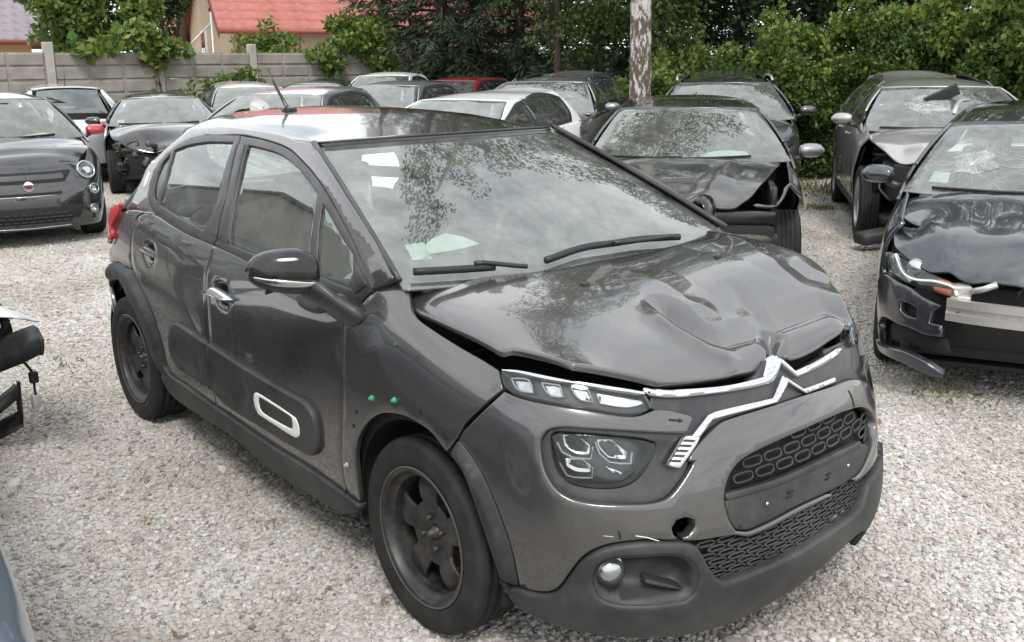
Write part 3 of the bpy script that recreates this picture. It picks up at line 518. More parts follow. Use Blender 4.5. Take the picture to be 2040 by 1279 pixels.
 'fog_recess': [(-0.7136, 0.2941), (-0.7115, 0.3271), (-0.6993, 0.3613), (-0.6765, 0.3839), (-0.6377, 0.3979), (-0.5248, 0.3973), (-0.4706, 0.3791), (-0.4436, 0.3405), (-0.4353, 0.2971), (-0.4448, 0.2397), (-0.4724, 0.2116), (-0.5856, 0.2151), (-0.669, 0.2243), (-0.7022, 0.2458)],
 'fog': [(-0.6706, 0.3245)],
 'fog_fin': [(-0.5722, 0.299), (-0.4645, 0.2452), (-0.4703, 0.2291), (-0.5865, 0.2838)],
 'tow': [(-0.4948, 0.4893), (-0.4813, 0.5132), (-0.4533, 0.5189), (-0.4287, 0.5059), (-0.428, 0.4801), (-0.4513, 0.454), (-0.4824, 0.4548), (-0.493, 0.4653)],
 'plate': [(-0.3155, 0.555), (-0.1202, 0.5535), (0.1348, 0.5573), (0.358, 0.5424), (0.4457, 0.4945), (0.3161, 0.4248), (-0.0199, 0.4304), (-0.2405, 0.4096), (-0.2921, 0.4287), (-0.3123, 0.482)],
 'screws': [(-0.1634, 0.4884), (0.2552, 0.4883)],
 'marks': [(-0.0601, 0.4983), (-0.068, 0.4828), (0.1347, 0.4997), (0.1249, 0.4844)],
 'plate_line': [(-0.3167, 0.5458), (-0.1223, 0.5394), (0.1319, 0.5427), (0.3543, 0.5273)],
 'bumper_seam': [(0.3407, 0.7691), (0.3493, 0.731), (0.3477, 0.6963)],
 'scratch1': [(-0.5994, 0.4751), (-0.5689, 0.4664), (-0.5382, 0.4506)],
 'scratch2': [(-0.6837, 0.473), (-0.657, 0.4712)],
 'scratch3': [(-0.641, 0.4925), (-0.6393, 0.4643)],
 'hood': [(-0.0966, -0.7396), (-0.1763, -0.6984), (-0.2018, -0.6641), (-0.1887, -0.6195), (-0.0969, -0.4903), (-0.0179, -0.2751), (-0.0304, 0.0443), (-0.0189, 0.3638), (-0.077, 0.5703), (-0.1507, 0.6834), (0.0156, 0.6893), (0.2139, 0.6726), (0.281, 0.7018), (0.3677, 0.6953), (0.4928, 0.6001), (0.5774, 0.5436), (0.6149, 0.5209), (0.6306, 0.4659), (0.6363, 0.4478), (0.6528, 0.4033), (0.6587, 0.3335), (0.6643, 0.2268), (0.6606, 0.1268), (0.6471, 0.1064), (0.6145, 0.0921), (0.5899, 0.1139), (0.6101, 0.0718), (0.6581, 0.0014), (0.6616, -0.0384), (0.6579, -0.1719), (0.6521, -0.3271), (0.6418, -0.4303), (0.6322, -0.4572), (0.6051, -0.5258), (0.5448, -0.6658), (0.4223, -0.7022), (0.3639, -0.7237), (0.3404, -0.7449), (0.2883, -0.7459), (0.2191, -0.7474), (0.1203, -0.7514), (-0.0067, -0.7509), (-0.0661, -0.7499), (-0.0999, -0.7383)],
 'nozzle': [(0.1848, 0.3408)],
 'nozzle2': [(0.1683, -0.2721)],
 'hd_lip': [(0.3935, -0.1314), (0.4787, -0.1333), (0.5295, -0.1067), (0.552, -0.06), (0.5563, 0.0187), (0.5579, 0.1265), (0.5523, 0.2482), (0.5545, 0.3753), (0.5619, 0.4585), (0.5831, 0.4923)],
 'hd_lip2': [(0.4397, -0.2065), (0.5338, -0.1955), (0.5894, -0.1085), (0.5929, 0.0458), (0.5988, 0.2257), (0.6033, 0.4103)],
 'hd_ridge': [(0.3783, -0.0892), (0.4695, -0.0541), (0.5237, 0.0049), (0.5344, 0.119), (0.5283, 0.3198), (0.5518, 0.4942)],
 'hd_c1': [(0.0648, 0.438), (0.0003, 0.6231), (0.088, 0.6016), (0.2214, 0.5173), (0.2963, 0.5046)],
 'hd_c2': [(0.3668, 0.2141), (0.4349, 0.1876), (0.4956, 0.1681)],
 'hd_c3': [(0.2407, -0.0268), (0.3127, -0.0259), (0.3731, -0.0139), (0.4057, 0.011)],
 'hd_c4': [(0.3486, 0.5529), (0.4113, 0.5534), (0.443, 0.5913)],
 'hd_c5': [(0.3827, -0.0941), (0.3944, -0.0379), (0.4007, 0.0123)],
 'hd_notch': [(0.5776, 0.1313), (0.6085, 0.0904)],
 'hd_bowl': [(0.4776, -0.0198), (0.486, 0.3164)],
 'wiper1': [(0.9962, -0.9264), (1.0008, -0.6781), (1.003, -0.5739)],
 'wiper1_arm': [(0.9925, -0.664), (0.992, -0.6254), (1.0203, -0.5155), (1.037, -0.4457)],
 'wiper2': [(0.9963, -0.315), (0.9549, -0.075), (0.9574, 0.1328), (0.9673, 0.3258), (1.0041, 0.5539)],
 'wiper2_arm': [(0.9729, 0.1025), (0.9839, 0.2308), (1.0032, 0.4866)],
 'frit': [(0.0602, -0.8952), (0.1824, -0.9078), (0.4863, -0.9304), (0.7751, -0.9556), (0.9181, -0.9532), (0.9639, -0.9209), (0.967, -0.4802), (0.968, -0.2873), (0.9434, 0.1342), (0.9338, 0.4501), (0.9281, 0.598), (0.9219, 0.742), (0.8324, 0.7971), (0.4425, 0.8424), (0.1422, 0.8981), (0.0494, 0.7592), (0.049, 0.1765), (0.0499, -0.4583), (0.0519, -0.8491)],
 'camera_box': [(0.0167, -0.0768), (0.0134, 0.1255), (0.2634, 0.0463), (0.2741, -0.0275), (0.2101, -0.1057)],
 'sticker': [(0.7671, -0.8546), (0.758, -0.7585), (0.8635, -0.774), (0.8645, -0.8627)],
 'antenna': [(0.5454, 0.3457)],
 'b_lamp': [(-0.9414, 0.6214), (-0.9657, 0.7047), (-0.9482, 0.7804), (-0.8562, 0.8381), (-0.7649, 0.8685), (-0.6568, 0.8627), (-0.5469, 0.8204), (-0.4469, 0.7754), (-0.4166, 0.6702), (-0.4806, 0.6727), (-0.5548, 0.6991), (-0.6186, 0.7123), (-0.702, 0.7249), (-0.8044, 0.6967)],
 'b_guide': [(-0.8467, 0.8366), (-0.7968, 0.8152), (-0.7533, 0.7879), (-0.6948, 0.7745), (-0.6225, 0.7738), (-0.5525, 0.7763), (-0.4925, 0.762), (-0.4417, 0.7414), (-0.4209, 0.6799)],
 'b_guide2': [(-0.9414, 0.6214), (-0.9657, 0.7047), (-0.9466, 0.778), (-0.8541, 0.8348), (-0.7981, 0.8029), (-0.7517, 0.7835), (-0.6978, 0.7674), (-0.7027, 0.728), (-0.8056, 0.7011)],
 'b_orange': [(-0.5659, 0.7475), (-0.496, 0.7399), (-0.4432, 0.7283), (-0.4306, 0.6777), (-0.4885, 0.682), (-0.5483, 0.7054)],
 'b_orange2': [(-0.553, 0.8145), (-0.4692, 0.7872), (-0.4518, 0.7638), (-0.5319, 0.7838)],
 'b_proj': [(-0.711, 0.8636)],
 'b_corner': [(-1.0652, 0.5346), (-0.9723, 0.6023), (-0.8009, 0.6832), (-0.6788, 0.7067), (-0.5778, 0.6405), (-0.4801, 0.5918), (-0.5249, 0.5388), (-0.5325, 0.448), (-0.4689, 0.4413), (-0.4628, 0.3429), (-0.5547, 0.3402), (-0.671, 0.372), (-0.8684, 0.3249), (-0.9925, 0.1939), (-1.0798, 0.054), (-0.9827, 0.1698)],
 'b_jack': [(-0.7133, 0.5627), (-0.6608, 0.5693), (-0.6119, 0.5435), (-0.6097, 0.4694), (-0.6607, 0.4705), (-0.7113, 0.4939)],
 'b_fog': [(-0.8658, 0.2881), (-0.6702, 0.3604), (-0.554, 0.3289), (-0.4616, 0.3208), (-0.4359, 0.1763), (-0.5483, 0.1361), (-0.6815, 0.1709), (-1.1278, 0.0081)],
 'b_lip': [(-1.056, 0.0692), (-0.9273, 0.0812), (-0.6815, 0.1709), (-0.5483, 0.1361), (-0.4399, 0.0479), (-0.4542, 0), (-0.5511, 0.0166), (-0.6853, 0.0603), (-0.9892, 0)],
 'b_hood': [(0.3, -0.5992), (0.0618, -0.8087), (0.4512, -0.7672), (0.5335, -0.7407), (0.5931, -0.6786), (0.6738, -0.582), (0.7304, -0.4852), (0.7603, -0.4187), (0.7883, -0.3413), (0.7887, -0.302), (0.8134, -0.123), (0.8119, 0.0652), (0.7634, 0.2351), (0.6356, 0.4036), (0.1491, 0.4959), (-0.3775, 0.4797), (-0.3579, 0.1767), (-0.2468, -0.1529), (-0.3244, -0.4392), (-0.3158, -0.7211), (-0.3063, -0.7682), (-0.1282, -0.796), (0.2878, -0.7808)],
 'b_c1': [(0.3227, -0.5973), (0.519, -0.5531), (0.6061, -0.5103), (0.7044, -0.4741), (0.7223, -0.4619)],
 'b_c2': [(0.6004, -0.5047), (0.6834, -0.3934), (0.7139, -0.3033), (0.7397, -0.2697), (0.7151, -0.2119), (0.697, -0.1355)],
 'b_c3': [(0.5268, -0.7222), (0.5338, -0.6427), (0.5934, -0.5312), (0.6764, -0.4566), (0.747, -0.299), (0.7663, -0.2601), (0.7477, -0.2384), (0.7674, -0.1579)],
 'a_hood': [(-0.478, 0.7543), (0.125, 0.6112), (0.4803, 0.4821), (0.6324, 0.3734), (0.6749, 0.3318), (0.6986, 0.2185), (0.7098, -0.0492), (0.6571, -0.3537), (0.5442, -0.5421), (0.1024, -0.6646), (-0.52, -0.6582), (-0.3156, -0.2823), (-0.2702, 0.0682), (-0.2307, 0.4681)],
 'a_ridge': [(-0.0246, 0.3116), (0.3268, 0.2242), (0.6054, 0.125), (0.6817, 0.0946)],
 'a_fender': [(1.7164, 1), (1.8461, 0.9011), (1.6834, 0.8382), (1.3743, 0.8854), (1.358, 0.679), (1.274, 0.8063), (0.9872, 0.8932), (0.9572, 0.973), (0.8867, 1), (0.8053, 1), (0.5125, 1), (0.903, 1)],
}
# ================================================================== ground
def gravel_mat(name, stones):
    m = bpy.data.materials.new(name); m.use_nodes = True; nt = m.node_tree; b = nt.nodes['Principled BSDF']; MC[name] = m; b.inputs['Roughness'].default_value = .92; b.inputs['Specular IOR Level'].default_value = .25
    rp = nt.nodes.new('ShaderNodeValToRGB'); rp.color_ramp.interpolation = 'LINEAR'
    cols = [(0, (.21, .20, .19)), (.10, (.36, .34, .31)), (.34, (.49, .47, .44)), (.5, (.45, .43, .40)), (.64, (.50, .465, .42)), (.78, (.56, .55, .53)), (.93, (.42, .36, .31)), (1, (.66, .655, .65))]
    el = rp.color_ramp.elements
    el[0].position, el[0].color = cols[0][0], (*cols[0][1], 1); el[1].position, el[1].color = cols[-1][0], (*cols[-1][1], 1)
    for p, c in cols[1:-1]: e = el.new(p); e.color = (*c, 1)
    tcn = nt.nodes.new('ShaderNodeTexCoord')
    big = nt.nodes.new('ShaderNodeTexNoise'); big.inputs['Scale'].default_value = .9; big.inputs['Detail'].default_value = 5
    mx_ = nt.nodes.new('ShaderNodeMix'); mx_.data_type = 'RGBA'; mx_.blend_type = 'MULTIPLY'; mx_.inputs[0].default_value = .75
    mr = nt.nodes.new('ShaderNodeValToRGB'); mr.color_ramp.elements[0].position = .34; mr.color_ramp.elements[0].color = (.66, .63, .58, 1); mr.color_ramp.elements[1].position = .56; mr.color_ramp.elements[1].color = (1, 1, 1, 1)
    nt.links.new(big.outputs['Fac'], mr.inputs[0]); nt.links.new(rp.outputs[0], mx_.inputs[6]); nt.links.new(mr.outputs[0], mx_.inputs[7]); nt.links.new(mx_.outputs[2], b.inputs['Base Color'])
    if stones:
        oi = nt.nodes.new('ShaderNodeObjectInfo'); nt.links.new(oi.outputs['Random'], rp.inputs[0]); g = nt.nodes.new('ShaderNodeNewGeometry'); nt.links.new(g.outputs['Position'], big.inputs['Vector'])
        n = nt.nodes.new('ShaderNodeTexNoise'); n.inputs['Scale'].default_value = 130; n.inputs['Detail'].default_value = 3; nt.links.new(g.outputs['Position'], n.inputs['Vector'])
        bp = nt.nodes.new('ShaderNodeBump'); bp.inputs['Strength'].default_value = .5; bp.inputs['Distance'].default_value = .004; nt.links.new(n.outputs['Fac'], bp.inputs['Height']); nt.links.new(bp.outputs[0], b.inputs['Normal'])
    else:
        nt.links.new(tcn.outputs['Object'], big.inputs['Vector'])
        v = nt.nodes.new('ShaderNodeTexVoronoi'); v.inputs['Scale'].default_value = 38; v.inputs['Randomness'].default_value = 1; nt.links.new(tcn.outputs['Object'], v.inputs['Vector'])
        sc = nt.nodes.new('ShaderNodeSeparateColor'); nt.links.new(v.outputs['Color'], sc.inputs[0]); nt.links.new(sc.outputs[0], rp.inputs[0])
        bp = nt.nodes.new('ShaderNodeBump'); bp.invert = True; bp.inputs['Strength'].default_value = .9; bp.inputs['Distance'].default_value = .012; nt.links.new(v.outputs['Distance'], bp.inputs['Height']); nt.links.new(bp.outputs[0], b.inputs['Normal'])
    return m
GM = gravel_mat('gravel_bed', False); GS = gravel_mat('gravel_stone', True)
me = mesh('gravel_ground', [(-300, -300, 0), (300, -300, 0), (300, 300, 0), (-300, 300, 0)], [(0, 1, 2, 3)])
link('gravel_ground', me, GM, kind='structure')
stc = bpy.data.collections.new('stone_shapes')
for k in range(6):
    bm = bmesh.new(); bmesh.ops.create_icosphere(bm, subdivisions=1 if k < 4 else 2, radius=1); rg = random.Random(k)
    sx_, sy_, sz_ = rg.uniform(.8, 1.3), rg.uniform(.65, 1), rg.uniform(.45, .75)
    for v in bm.verts: v.co = Vector((v.co.x*sx_, v.co.y*sy_, v.co.z*sz_))*rg.uniform(.72, 1.18)
    me = bpy.data.meshes.new('stone_shape'); bm.to_mesh(me); bm.free(); me.materials.append(GS); stc.objects.link(bpy.data.objects.new('stone_shape', me))
def scatter(name, poly, dens, lo, hi, seed, zoff=.0):
    me = mesh(name, [(x, y, zoff) for x, y in poly], [tuple(range(len(poly)))]); o = bpy.data.objects.new(name, me); COL.objects.link(o); o['kind'] = 'stuff'
    g = bpy.data.node_groups.new(name, 'GeometryNodeTree'); g.interface.new_socket('Geometry', in_out='INPUT', socket_type='NodeSocketGeometry'); g.interface.new_socket('Geometry', in_out='OUTPUT', socket_type='NodeSocketGeometry')
    gi = g.nodes.new('NodeGroupInput'); go = g.nodes.new('NodeGroupOutput'); d = g.nodes.new('GeometryNodeDistributePointsOnFaces'); d.inputs['Density'].default_value = dens; d.inputs['Seed'].default_value = seed
    ci_ = g.nodes.new('GeometryNodeCollectionInfo'); ci_.inputs['Collection'].default_value = stc; ci_.inputs['Separate Children'].default_value = True; ci_.inputs['Reset Children'].default_value = True
    io = g.nodes.new('GeometryNodeInstanceOnPoints'); io.inputs['Pick Instance'].default_value = True
    r1 = g.nodes.new('FunctionNodeRandomValue'); r1.data_type = 'FLOAT_VECTOR'; r1.inputs['Min'].default_value = (-.5, -.5, 0); r1.inputs['Max'].default_value = (.5, .5, 6.283)
    r2 = g.nodes.new('FunctionNodeRandomValue'); r2.data_type = 'FLOAT'; r2.inputs[2].default_value = 0; r2.inputs[3].default_value = 1
    pw = g.nodes.new('ShaderNodeMath'); pw.operation = 'POWER'; pw.inputs[1].default_value = 2.2; ml = g.nodes.new('ShaderNodeMath'); ml.operation = 'MULTIPLY_ADD'; ml.inputs[1].default_value = hi-lo; ml.inputs[2].default_value = lo
    L_ = g.links.new; L_(gi.outputs[0], d.inputs['Mesh']); L_(d.outputs['Points'], io.inputs['Points']); L_(ci_.outputs[0], io.inputs['Instance']); L_(r1.outputs[0], io.inputs['Rotation']); L_(r2.outputs[1], pw.inputs[0]); L_(pw.outputs[0], ml.inputs[0]); L_(ml.outputs[0], io.inputs['Scale']); L_(io.outputs[0], go.inputs[0])
    md = o.modifiers.new('scatter', 'NODES'); md.node_group = g; return o
scatter('gravel_stones', [(-4.2, -2.0), (1.6, -3.1), (3.2, -2.2), (3.6, 1.5), (3.2, 4.6), (-2.4, 5.6), (-4.2, 4.0)], 4600, .0045, .0150, 3, .002)
scatter('gravel_stones', [(-11, -1.2), (-4.2, -2.0), (-4.2, 4.0), (-2.4, 5.6), (3.2, 4.6), (3, 8), (-5, 12), (-12, 4)], 1300, .006, .019, 5, .002)

scatter('larger_stones', [(-6, -1.9), (1.6, -3.1), (3.2, -2.2), (3.6, 1.5), (3.2, 4.6), (-3, 8), (-8, 6)], 16, .013, .030, 9, .004)
# ================================================================== foliage helpers
def leaf_mat(name, col, col2, trans=.35, rough=.55):
    if name in MC: return MC[name]
    m = bpy.data.materials.new(name); m.use_nodes = True; nt = m.node_tree; MC[name] = m; b = nt.nodes['Principled BSDF']; out = nt.nodes['Material Output']
    g = nt.nodes.new('ShaderNodeNewGeometry'); mx_ = nt.nodes.new('ShaderNodeMix'); mx_.data_type = 'RGBA'; mx_.inputs[6].default_value = (*col, 1); mx_.inputs[7].default_value = (*col2, 1)
    pw = nt.nodes.new('ShaderNodeMath'); pw.operation = 'POWER'; pw.inputs[1].default_value = 1.4; nt.links.new(g.outputs['Random Per Island'], pw.inputs[0]); nt.links.new(pw.outputs[0], mx_.inputs[0])
    nt.links.new(mx_.outputs[2], b.inputs['Base Color']); b.inputs['Roughness'].default_value = rough; b.inputs['Specular IOR Level'].default_value = .4
    t = nt.nodes.new('ShaderNodeBsdfTranslucent'); nt.links.new(mx_.outputs[2], t.inputs[0]); s = nt.nodes.new('ShaderNodeMixShader'); s.inputs[0].default_value = trans
    nt.links.new(b.outputs[0], s.inputs[1]); nt.links.new(t.outputs[0], s.inputs[2]); nt.links.new(s.outputs[0], out.inputs[0]); return m
def leaves(name, P, size, m, parent=None, width=.55, up=.35, droop=0., rng=RNG, svar=.5, dirs=None):
    P = np.asarray(P, float); n = len(P); d = rng.normal(size=(n, 3)) if dirs is None else np.asarray(dirs)+rng.normal(size=(n, 3))*.35; d[:, 2] -= droop; d /= np.linalg.norm(d, axis=1)[:, None]
    nn = rng.normal(size=(n, 3)); nn[:, 2] += up*3; s = np.cross(d, nn); s /= np.linalg.norm(s, axis=1)[:, None]+1e-9; nv = np.cross(s, d)
    L_ = size*(1-svar/2+svar*rng.random(n))[:, None]; w = L_*width*.5
    V = np.stack([P, P+d*L_*.45+s*w-nv*L_*.06, P+d*L_-nv*L_*.12, P+d*L_*.45-s*w-nv*L_*.06], 1).reshape(-1, 3)
    Q = np.arange(4*n).reshape(n, 4); me = quads_mesh(name, V, Q); me.materials.append(m); o = bpy.data.objects.new(name, me); COL.objects.link(o)
    if parent is not None: o.parent = parent
    return o
def clumps(cs, n, rng=RNG, shell=.55):
    cs = np.array(cs, float); wgt = cs[:, 3]*cs[:, 4]*cs[:, 5]; wgt = wgt**.75; k = rng.choice(len(cs), n, p=wgt/wgt.sum()); v = rng.normal(size=(n, 3)); v /= np.linalg.norm(v, axis=1)[:, None]; r = (shell+(1-shell)*rng.random(n))**.6
    return cs[k, :3]+v*r[:, None]*cs[k, 3:6]
def subclump(cs, m, rng=RNG, f=.38):
    out = []
    for c in cs:
        for k in range(m):
            v = rng.normal(size=3); v /= np.linalg.norm(v); a = rng.uniform(.55, 1); s = rng.uniform(.6, 1.3)*f; out.append((c[0]+v[0]*a*c[3], c[1]+v[1]*a*c[4], c[2]+v[2]*a*c[5], c[3]*s, c[4]*s, c[5]*s*.8))
    return out
BARK = mat('brown_bark', (.10, .075, .055), .9, noise=14, col2=(.05, .04, .03), bump=(30, .6, .02))
def broadleaf(name, loc, cs, n, size, lm, label, group=None, trunk=.12, cat='tree', bark=None, droop=0., width=.55, z0=0., limbs=5):
    t = empty(name, loc, 0, label, cat, group); zt = min(c[2]-c[5]*.3 for c in cs)
    top = max(c[2] for c in cs); tube('trunk', smooth3([(0, 0, z0-.05), (.04, .03, top*.3), (-.03, .05, top*.6), (.05, 0, top)], 4), [trunk*(1-.75*i/12) for i in range(13)], bark or BARK, t, 9)
    rg = random.Random(hash(label) % 1000 if False else len(label)*7)
    ms = []
    for c in sorted(cs, key=lambda c: -c[3])[:limbs]:
        a = Vector((0, 0, max(z0+.1, c[2]*.55))); b = Vector(c[:3]); ms.append(tube_mesh('limb', [a, a.lerp(b, .5)+Vector((0, 0, .1)), b], [trunk*.45, trunk*.3, trunk*.1], 6))
    if ms: link('limbs', merge('limbs', ms), bark or BARK, t, kind='stuff')
    leaves('crown', clumps(subclump(cs, 16), n), size, lm, t, droop=droop, width=width); return t
L_BR = leaf_mat('leaf_bright', (.07, .125, .025), (.17, .225, .055)); L_MID = leaf_mat('leaf_mid', (.035, .075, .018), (.10, .155, .035)); L_DK = leaf_mat('leaf_dark', (.020, .042, .015), (.055, .092, .026)); L_VN = leaf_mat('leaf_vine', (.06, .13, .024), (.22, .26, .05))
L_SP = leaf_mat('needle_dark', (.020, .042, .020), (.058, .092, .038), .12); L_BL = leaf_mat('needle_blue', (.030, .050, .055), (.070, .100, .105), .1); L_BI = leaf_mat('leaf_birch', (.05, .085, .02), (.14, .175, .045)); L_HG = leaf_mat('leaf_hedge', (.034, .08, .018), (.13, .20, .045))

# ================================================================== fence
CONC = mat('concrete', (.35, .32, .285), .9, noise=3, col2=(.25, .23, .205), bump=(45, .5, .008), dust=((.14, .13, .10), .4, 1.7))
CONC2 = mat('concrete_post', (.42, .395, .365), .9, noise=4, col2=(.33, .305, .28), bump=(45, .5, .008))
fence = empty('concrete_fence', (-17.1, 2.89, 0), 0, 'grey precast concrete panel fence with ribbed slabs along the back of the yard', 'fence')
fdir = Vector((-.107, 1, 0)).normalized(); fn_ = Vector((fdir.y, -fdir.x, 0)); fence.rotation_euler = (0, 0, math.atan2(fdir.y, fdir.x))
def slab_mesh():
    L_, h, t = 1.92, .488, .045; bm = bmesh.new(); bmesh.ops.create_cube(bm, size=1)
    for v in bm.verts: v.co = Vector((v.co.x*L_, v.co.y*t, v.co.z*h))
    me = bpy.data.meshes.new('fence_slab'); bm.to_mesh(me); bm.free(); ms = [me]
    w = L_/3
    for k in range(3):
        b = bmesh.new(); bmesh.ops.create_cube(b, size=1); [setattr(v, 'co', Vector((v.co.x*(w-.055), v.co.y*.036, v.co.z*(h/2-.04)))) for v in b.verts]; bmesh.ops.bevel(b, geom=b.edges[:], offset=.012, segments=1, affect='EDGES'); m2 = bpy.data.meshes.new('x'); b.to_mesh(m2); b.free()
        for zz in (-h/4, h/4):
            m3 = m2.copy(); m3.transform(Matrix.Translation(((k-1)*w, -t*.5-.004, zz))); ms.append(m3)
        bpy.data.meshes.remove(m2)
    return merge('fence_slab', ms)
SLM = slab_mesh(); PSM = box_mesh('fence_post', (.15, .16, 2.12), (0, 0, 1.06), bev=.012, seg=1); bay = 2.06
for i in range(-8, 9):
    p = link('fence_post', PSM, CONC2, fence, smooth=False); p.location = (i*bay, 0, RNG.uniform(-.01, .02)); p.rotation_euler = (RNG.uniform(-.01, .01), RNG.uniform(-.012, .012), 0)
    for r in range(4):
        s_ = link('fence_slab', SLM, CONC, fence, smooth=False); s_.location = (i*bay+bay/2+RNG.uniform(-.01, .01), RNG.uniform(-.008, .008), .245+.49*r+RNG.uniform(-.003, .003)); s_.rotation_euler = (RNG.uniform(-.006, .006), RNG.uniform(-.004, .004), 0)

# ================================================================== houses
TILE_R = mat('red_roof_tile', (.36, .105, .08), .6, noise=5, col2=(.28, .08, .062), dust=((.46, .24, .20), .6, 3)); TILE_G = mat('grey_roof_tile', (.22, .19, .21), .5, noise=5, col2=(.17, .145, .165)); REND = mat('beige_render', (.60, .47, .34), .9, noise=2, col2=(.55, .43, .31)); REND2 = mat('ochre_render', (.55, .40, .22), .9)
VERGE = mat('red_brown_board', (.24, .06, .04), .5); WFRM = mat('window_frame_white', (.75, .75, .75), .4); WGL = glass('house_glass', (.25, .30, .30), .02, 1.9)
def tile_row(L_, step, rise, n, amp=.022):
    """one course of pantiles: a wavy sheet with a thick lower edge"""
    V = []; Q = []; N_ = n*6
    for j, (t, dz) in enumerate(((0, -.03), (0, .012), (.25, .018), (.7, .012), (1.06, 0))):
        for i in range(N_+1): a = 2*math.pi*i/6; V.append((L_*i/N_, step*t, rise*t+dz+amp*max(math.sin(a), -.35)))
    for j in range(4):
        for i in range(N_): b = j*(N_+1)+i; Q.append((b, b+1, b+N_+2, b+N_+1))
    return quads_mesh('tile_row', V, Q)
def house(corner, yaw, Lx, Wy, ez, pitch, tile, wall, label, rows=14, windows=(), hip=False):
    """corner = near-left foot; X runs along the near eave, Y into the depth"""
    h = empty('house', (corner[0], corner[1], 0), yaw, label, 'house'); ri = math.tan(math.radians(pitch)); rz = ez+Wy/2*ri; ov = .45
    V = [(0, 0, 0), (Lx, 0, 0), (Lx, Wy, 0), (0, Wy, 0), (0, 0, ez), (Lx, 0, ez), (Lx, Wy, ez), (0, Wy, ez), (0, Wy/2, rz), (Lx, Wy/2, rz)]
    link('wall', mesh('wall', V, [(0, 1, 5, 4), (1, 2, 6, 9, 5), (2, 3, 7, 6), (3, 0, 4, 8, 7)]), wall, h, smooth=False)
    dy = (Wy/2+ov)/rows; n = int((Lx+2*ov)/.30); me = tile_row(Lx+2*ov, dy, dy*ri, n)
    for sd in (0, 1):
        for r in range(rows):
            o = link('tile_row', me, tile, h); o.location = (-ov if sd == 0 else Lx+ov, -ov+dy*r if sd == 0 else Wy+ov-dy*r, ez-ov*ri+.10+dy*ri*r); o.rotation_euler = (0, 0, 0 if sd == 0 else math.pi)
        s_ = 1 if sd == 0 else -1; y0 = -ov if sd == 0 else Wy+ov
        link('roof_deck', mesh('roof_deck', [(-ov, y0, ez-ov*ri+.02), (Lx+ov, y0, ez-ov*ri+.02), (Lx+ov, Wy/2, rz+.02), (-ov, Wy/2, rz+.02)], [(0, 1, 2, 3)]), VERGE, h, smooth=False)
        for xx in (-ov, Lx+ov):
            link('verge_board', loft_mesh('verge_board', [[(xx+a, y0, ez-ov*ri+b) for a, b in ((-.02, -.14), (.02, -.14), (.02, .12), (-.02, .12))], [(xx+a, Wy/2, rz+b) for a, b in ((-.02, -.14), (.02, -.14), (.02, .12), (-.02, .12))]]), VERGE, h, smooth=False)
        tube('gutter', [(-ov, y0-s_*.05, ez-ov*ri+.03), (Lx+ov, y0-s_*.05, ez-ov*ri+.03)], .065, VERGE, h, 8)
    tube('ridge', [(-ov, Wy/2, rz+.12), (Lx+ov, Wy/2, rz+.12)], .11, tile, h, 8); return h, ri, rz
yw = math.radians(76); hs, ri, rz = house((-26.0+.35, 10.34-.1), yw, 9.5, 8.2, 2.95, 38, TILE_R, REND, 'beige house with a red pantile roof and a roof window beyond the fence')
def gwin(parent, y, z, w, hh):   # window in the gable wall (x = 0)
    f = box('window', (.10, w+.12, hh+.12), (-.02, y, z), WFRM, parent, bev=.01); box('pane', (.02, w/2-.03, hh), (-.075, y-w/4, z), WGL, f, bev=0); box('pane', (.02, w/2-.03, hh), (-.075, y+w/4, z), WGL, f, bev=0); box('sill', (.16, w+.25, .05), (-.05, y, z-hh/2-.08), WFRM, f, bev=.005)
gwin(hs, 1.55, 3.75, 1.0, 1.1); gwin(hs, 4.9, 2.2, .7, 1.1); box('vent', (.05, .12, .12), (-.03, 3.5, 3.4), VERGE, hs)
sw_ = empty('x') if False else None
yv = 1.75; rf_ = box('roof_window', (.95, .10, 1.25), (4.6, yv, 2.95+yv*ri+.14), mat('roof_window_frame', (.30, .30, .29), .4), hs, rot=(math.radians(38)-math.pi/2, 0, 0), bev=.01); box('pane', (.78, .02, 1.08), (4.6, yv-.045, 2.95+yv*ri+.19), WGL, rf_, rot=(math.radians(38)-math.pi/2, 0, 0), bev=0)
rf_.children[0].location = (4.6, yv-.045, 2.95+yv*ri+.19)
tube('downpipe', [(.15, -.42, 2.5), (.15, -.08, 2.25), (.15, -.08, 0)], .05, VERGE, hs, 8)
h2_, _, _ = house((-27.6-.242*11, 5.75-.97*11), yw, 10.6, 7.5, 2.62, 35, TILE_G, REND2, 'ochre house with a mauve-grey tiled roof at the far left')
h3_, _, _ = house((-34.5, 12.0), math.radians(70), 6, 5, 2.7, 38, TILE_R, REND, 'small red roofed outbuilding far behind, left of the beige house', rows=8)
pl_ = empty('braced_pole', (-19.6, 7.05, 0), 0, 'thin galvanised pole with a diagonal brace behind the fence', 'pole'); tube('pole', [(0, 0, 0), (0, 0, 2.85)], .025, ALU0 if False else mat('galvanised', (.45, .47, .48), .45, .7), pl_, 8); tube('brace', [(0, 0, 2.62), (-.15, -.75, 1.9)], .02, MC['galvanised'], pl_, 8)
# the building and bushes that side windows mirror
bw = empty('storage_building', (-14.5, -6.4, 0), math.radians(8), 'plain grey rendered storage building outside the left of the view', 'building'); GREYR = mat('grey_render', (.42, .41, .39), .9, noise=1, col2=(.37, .36, .34))
box('wall', (9, 3.0, 4.6), (0, 0, 2.3), GREYR, bw, bev=0); box('parapet', (9.2, 3.2, .18), (0, 0, 4.69), mat('parapet_metal', (.10, .10, .10), .5), bw, bev=.01); box('gate', (3.0, .08, 3.0), (1.5, 1.52, 1.5), mat('gate_grey', (.25, .26, .27), .5), bw)

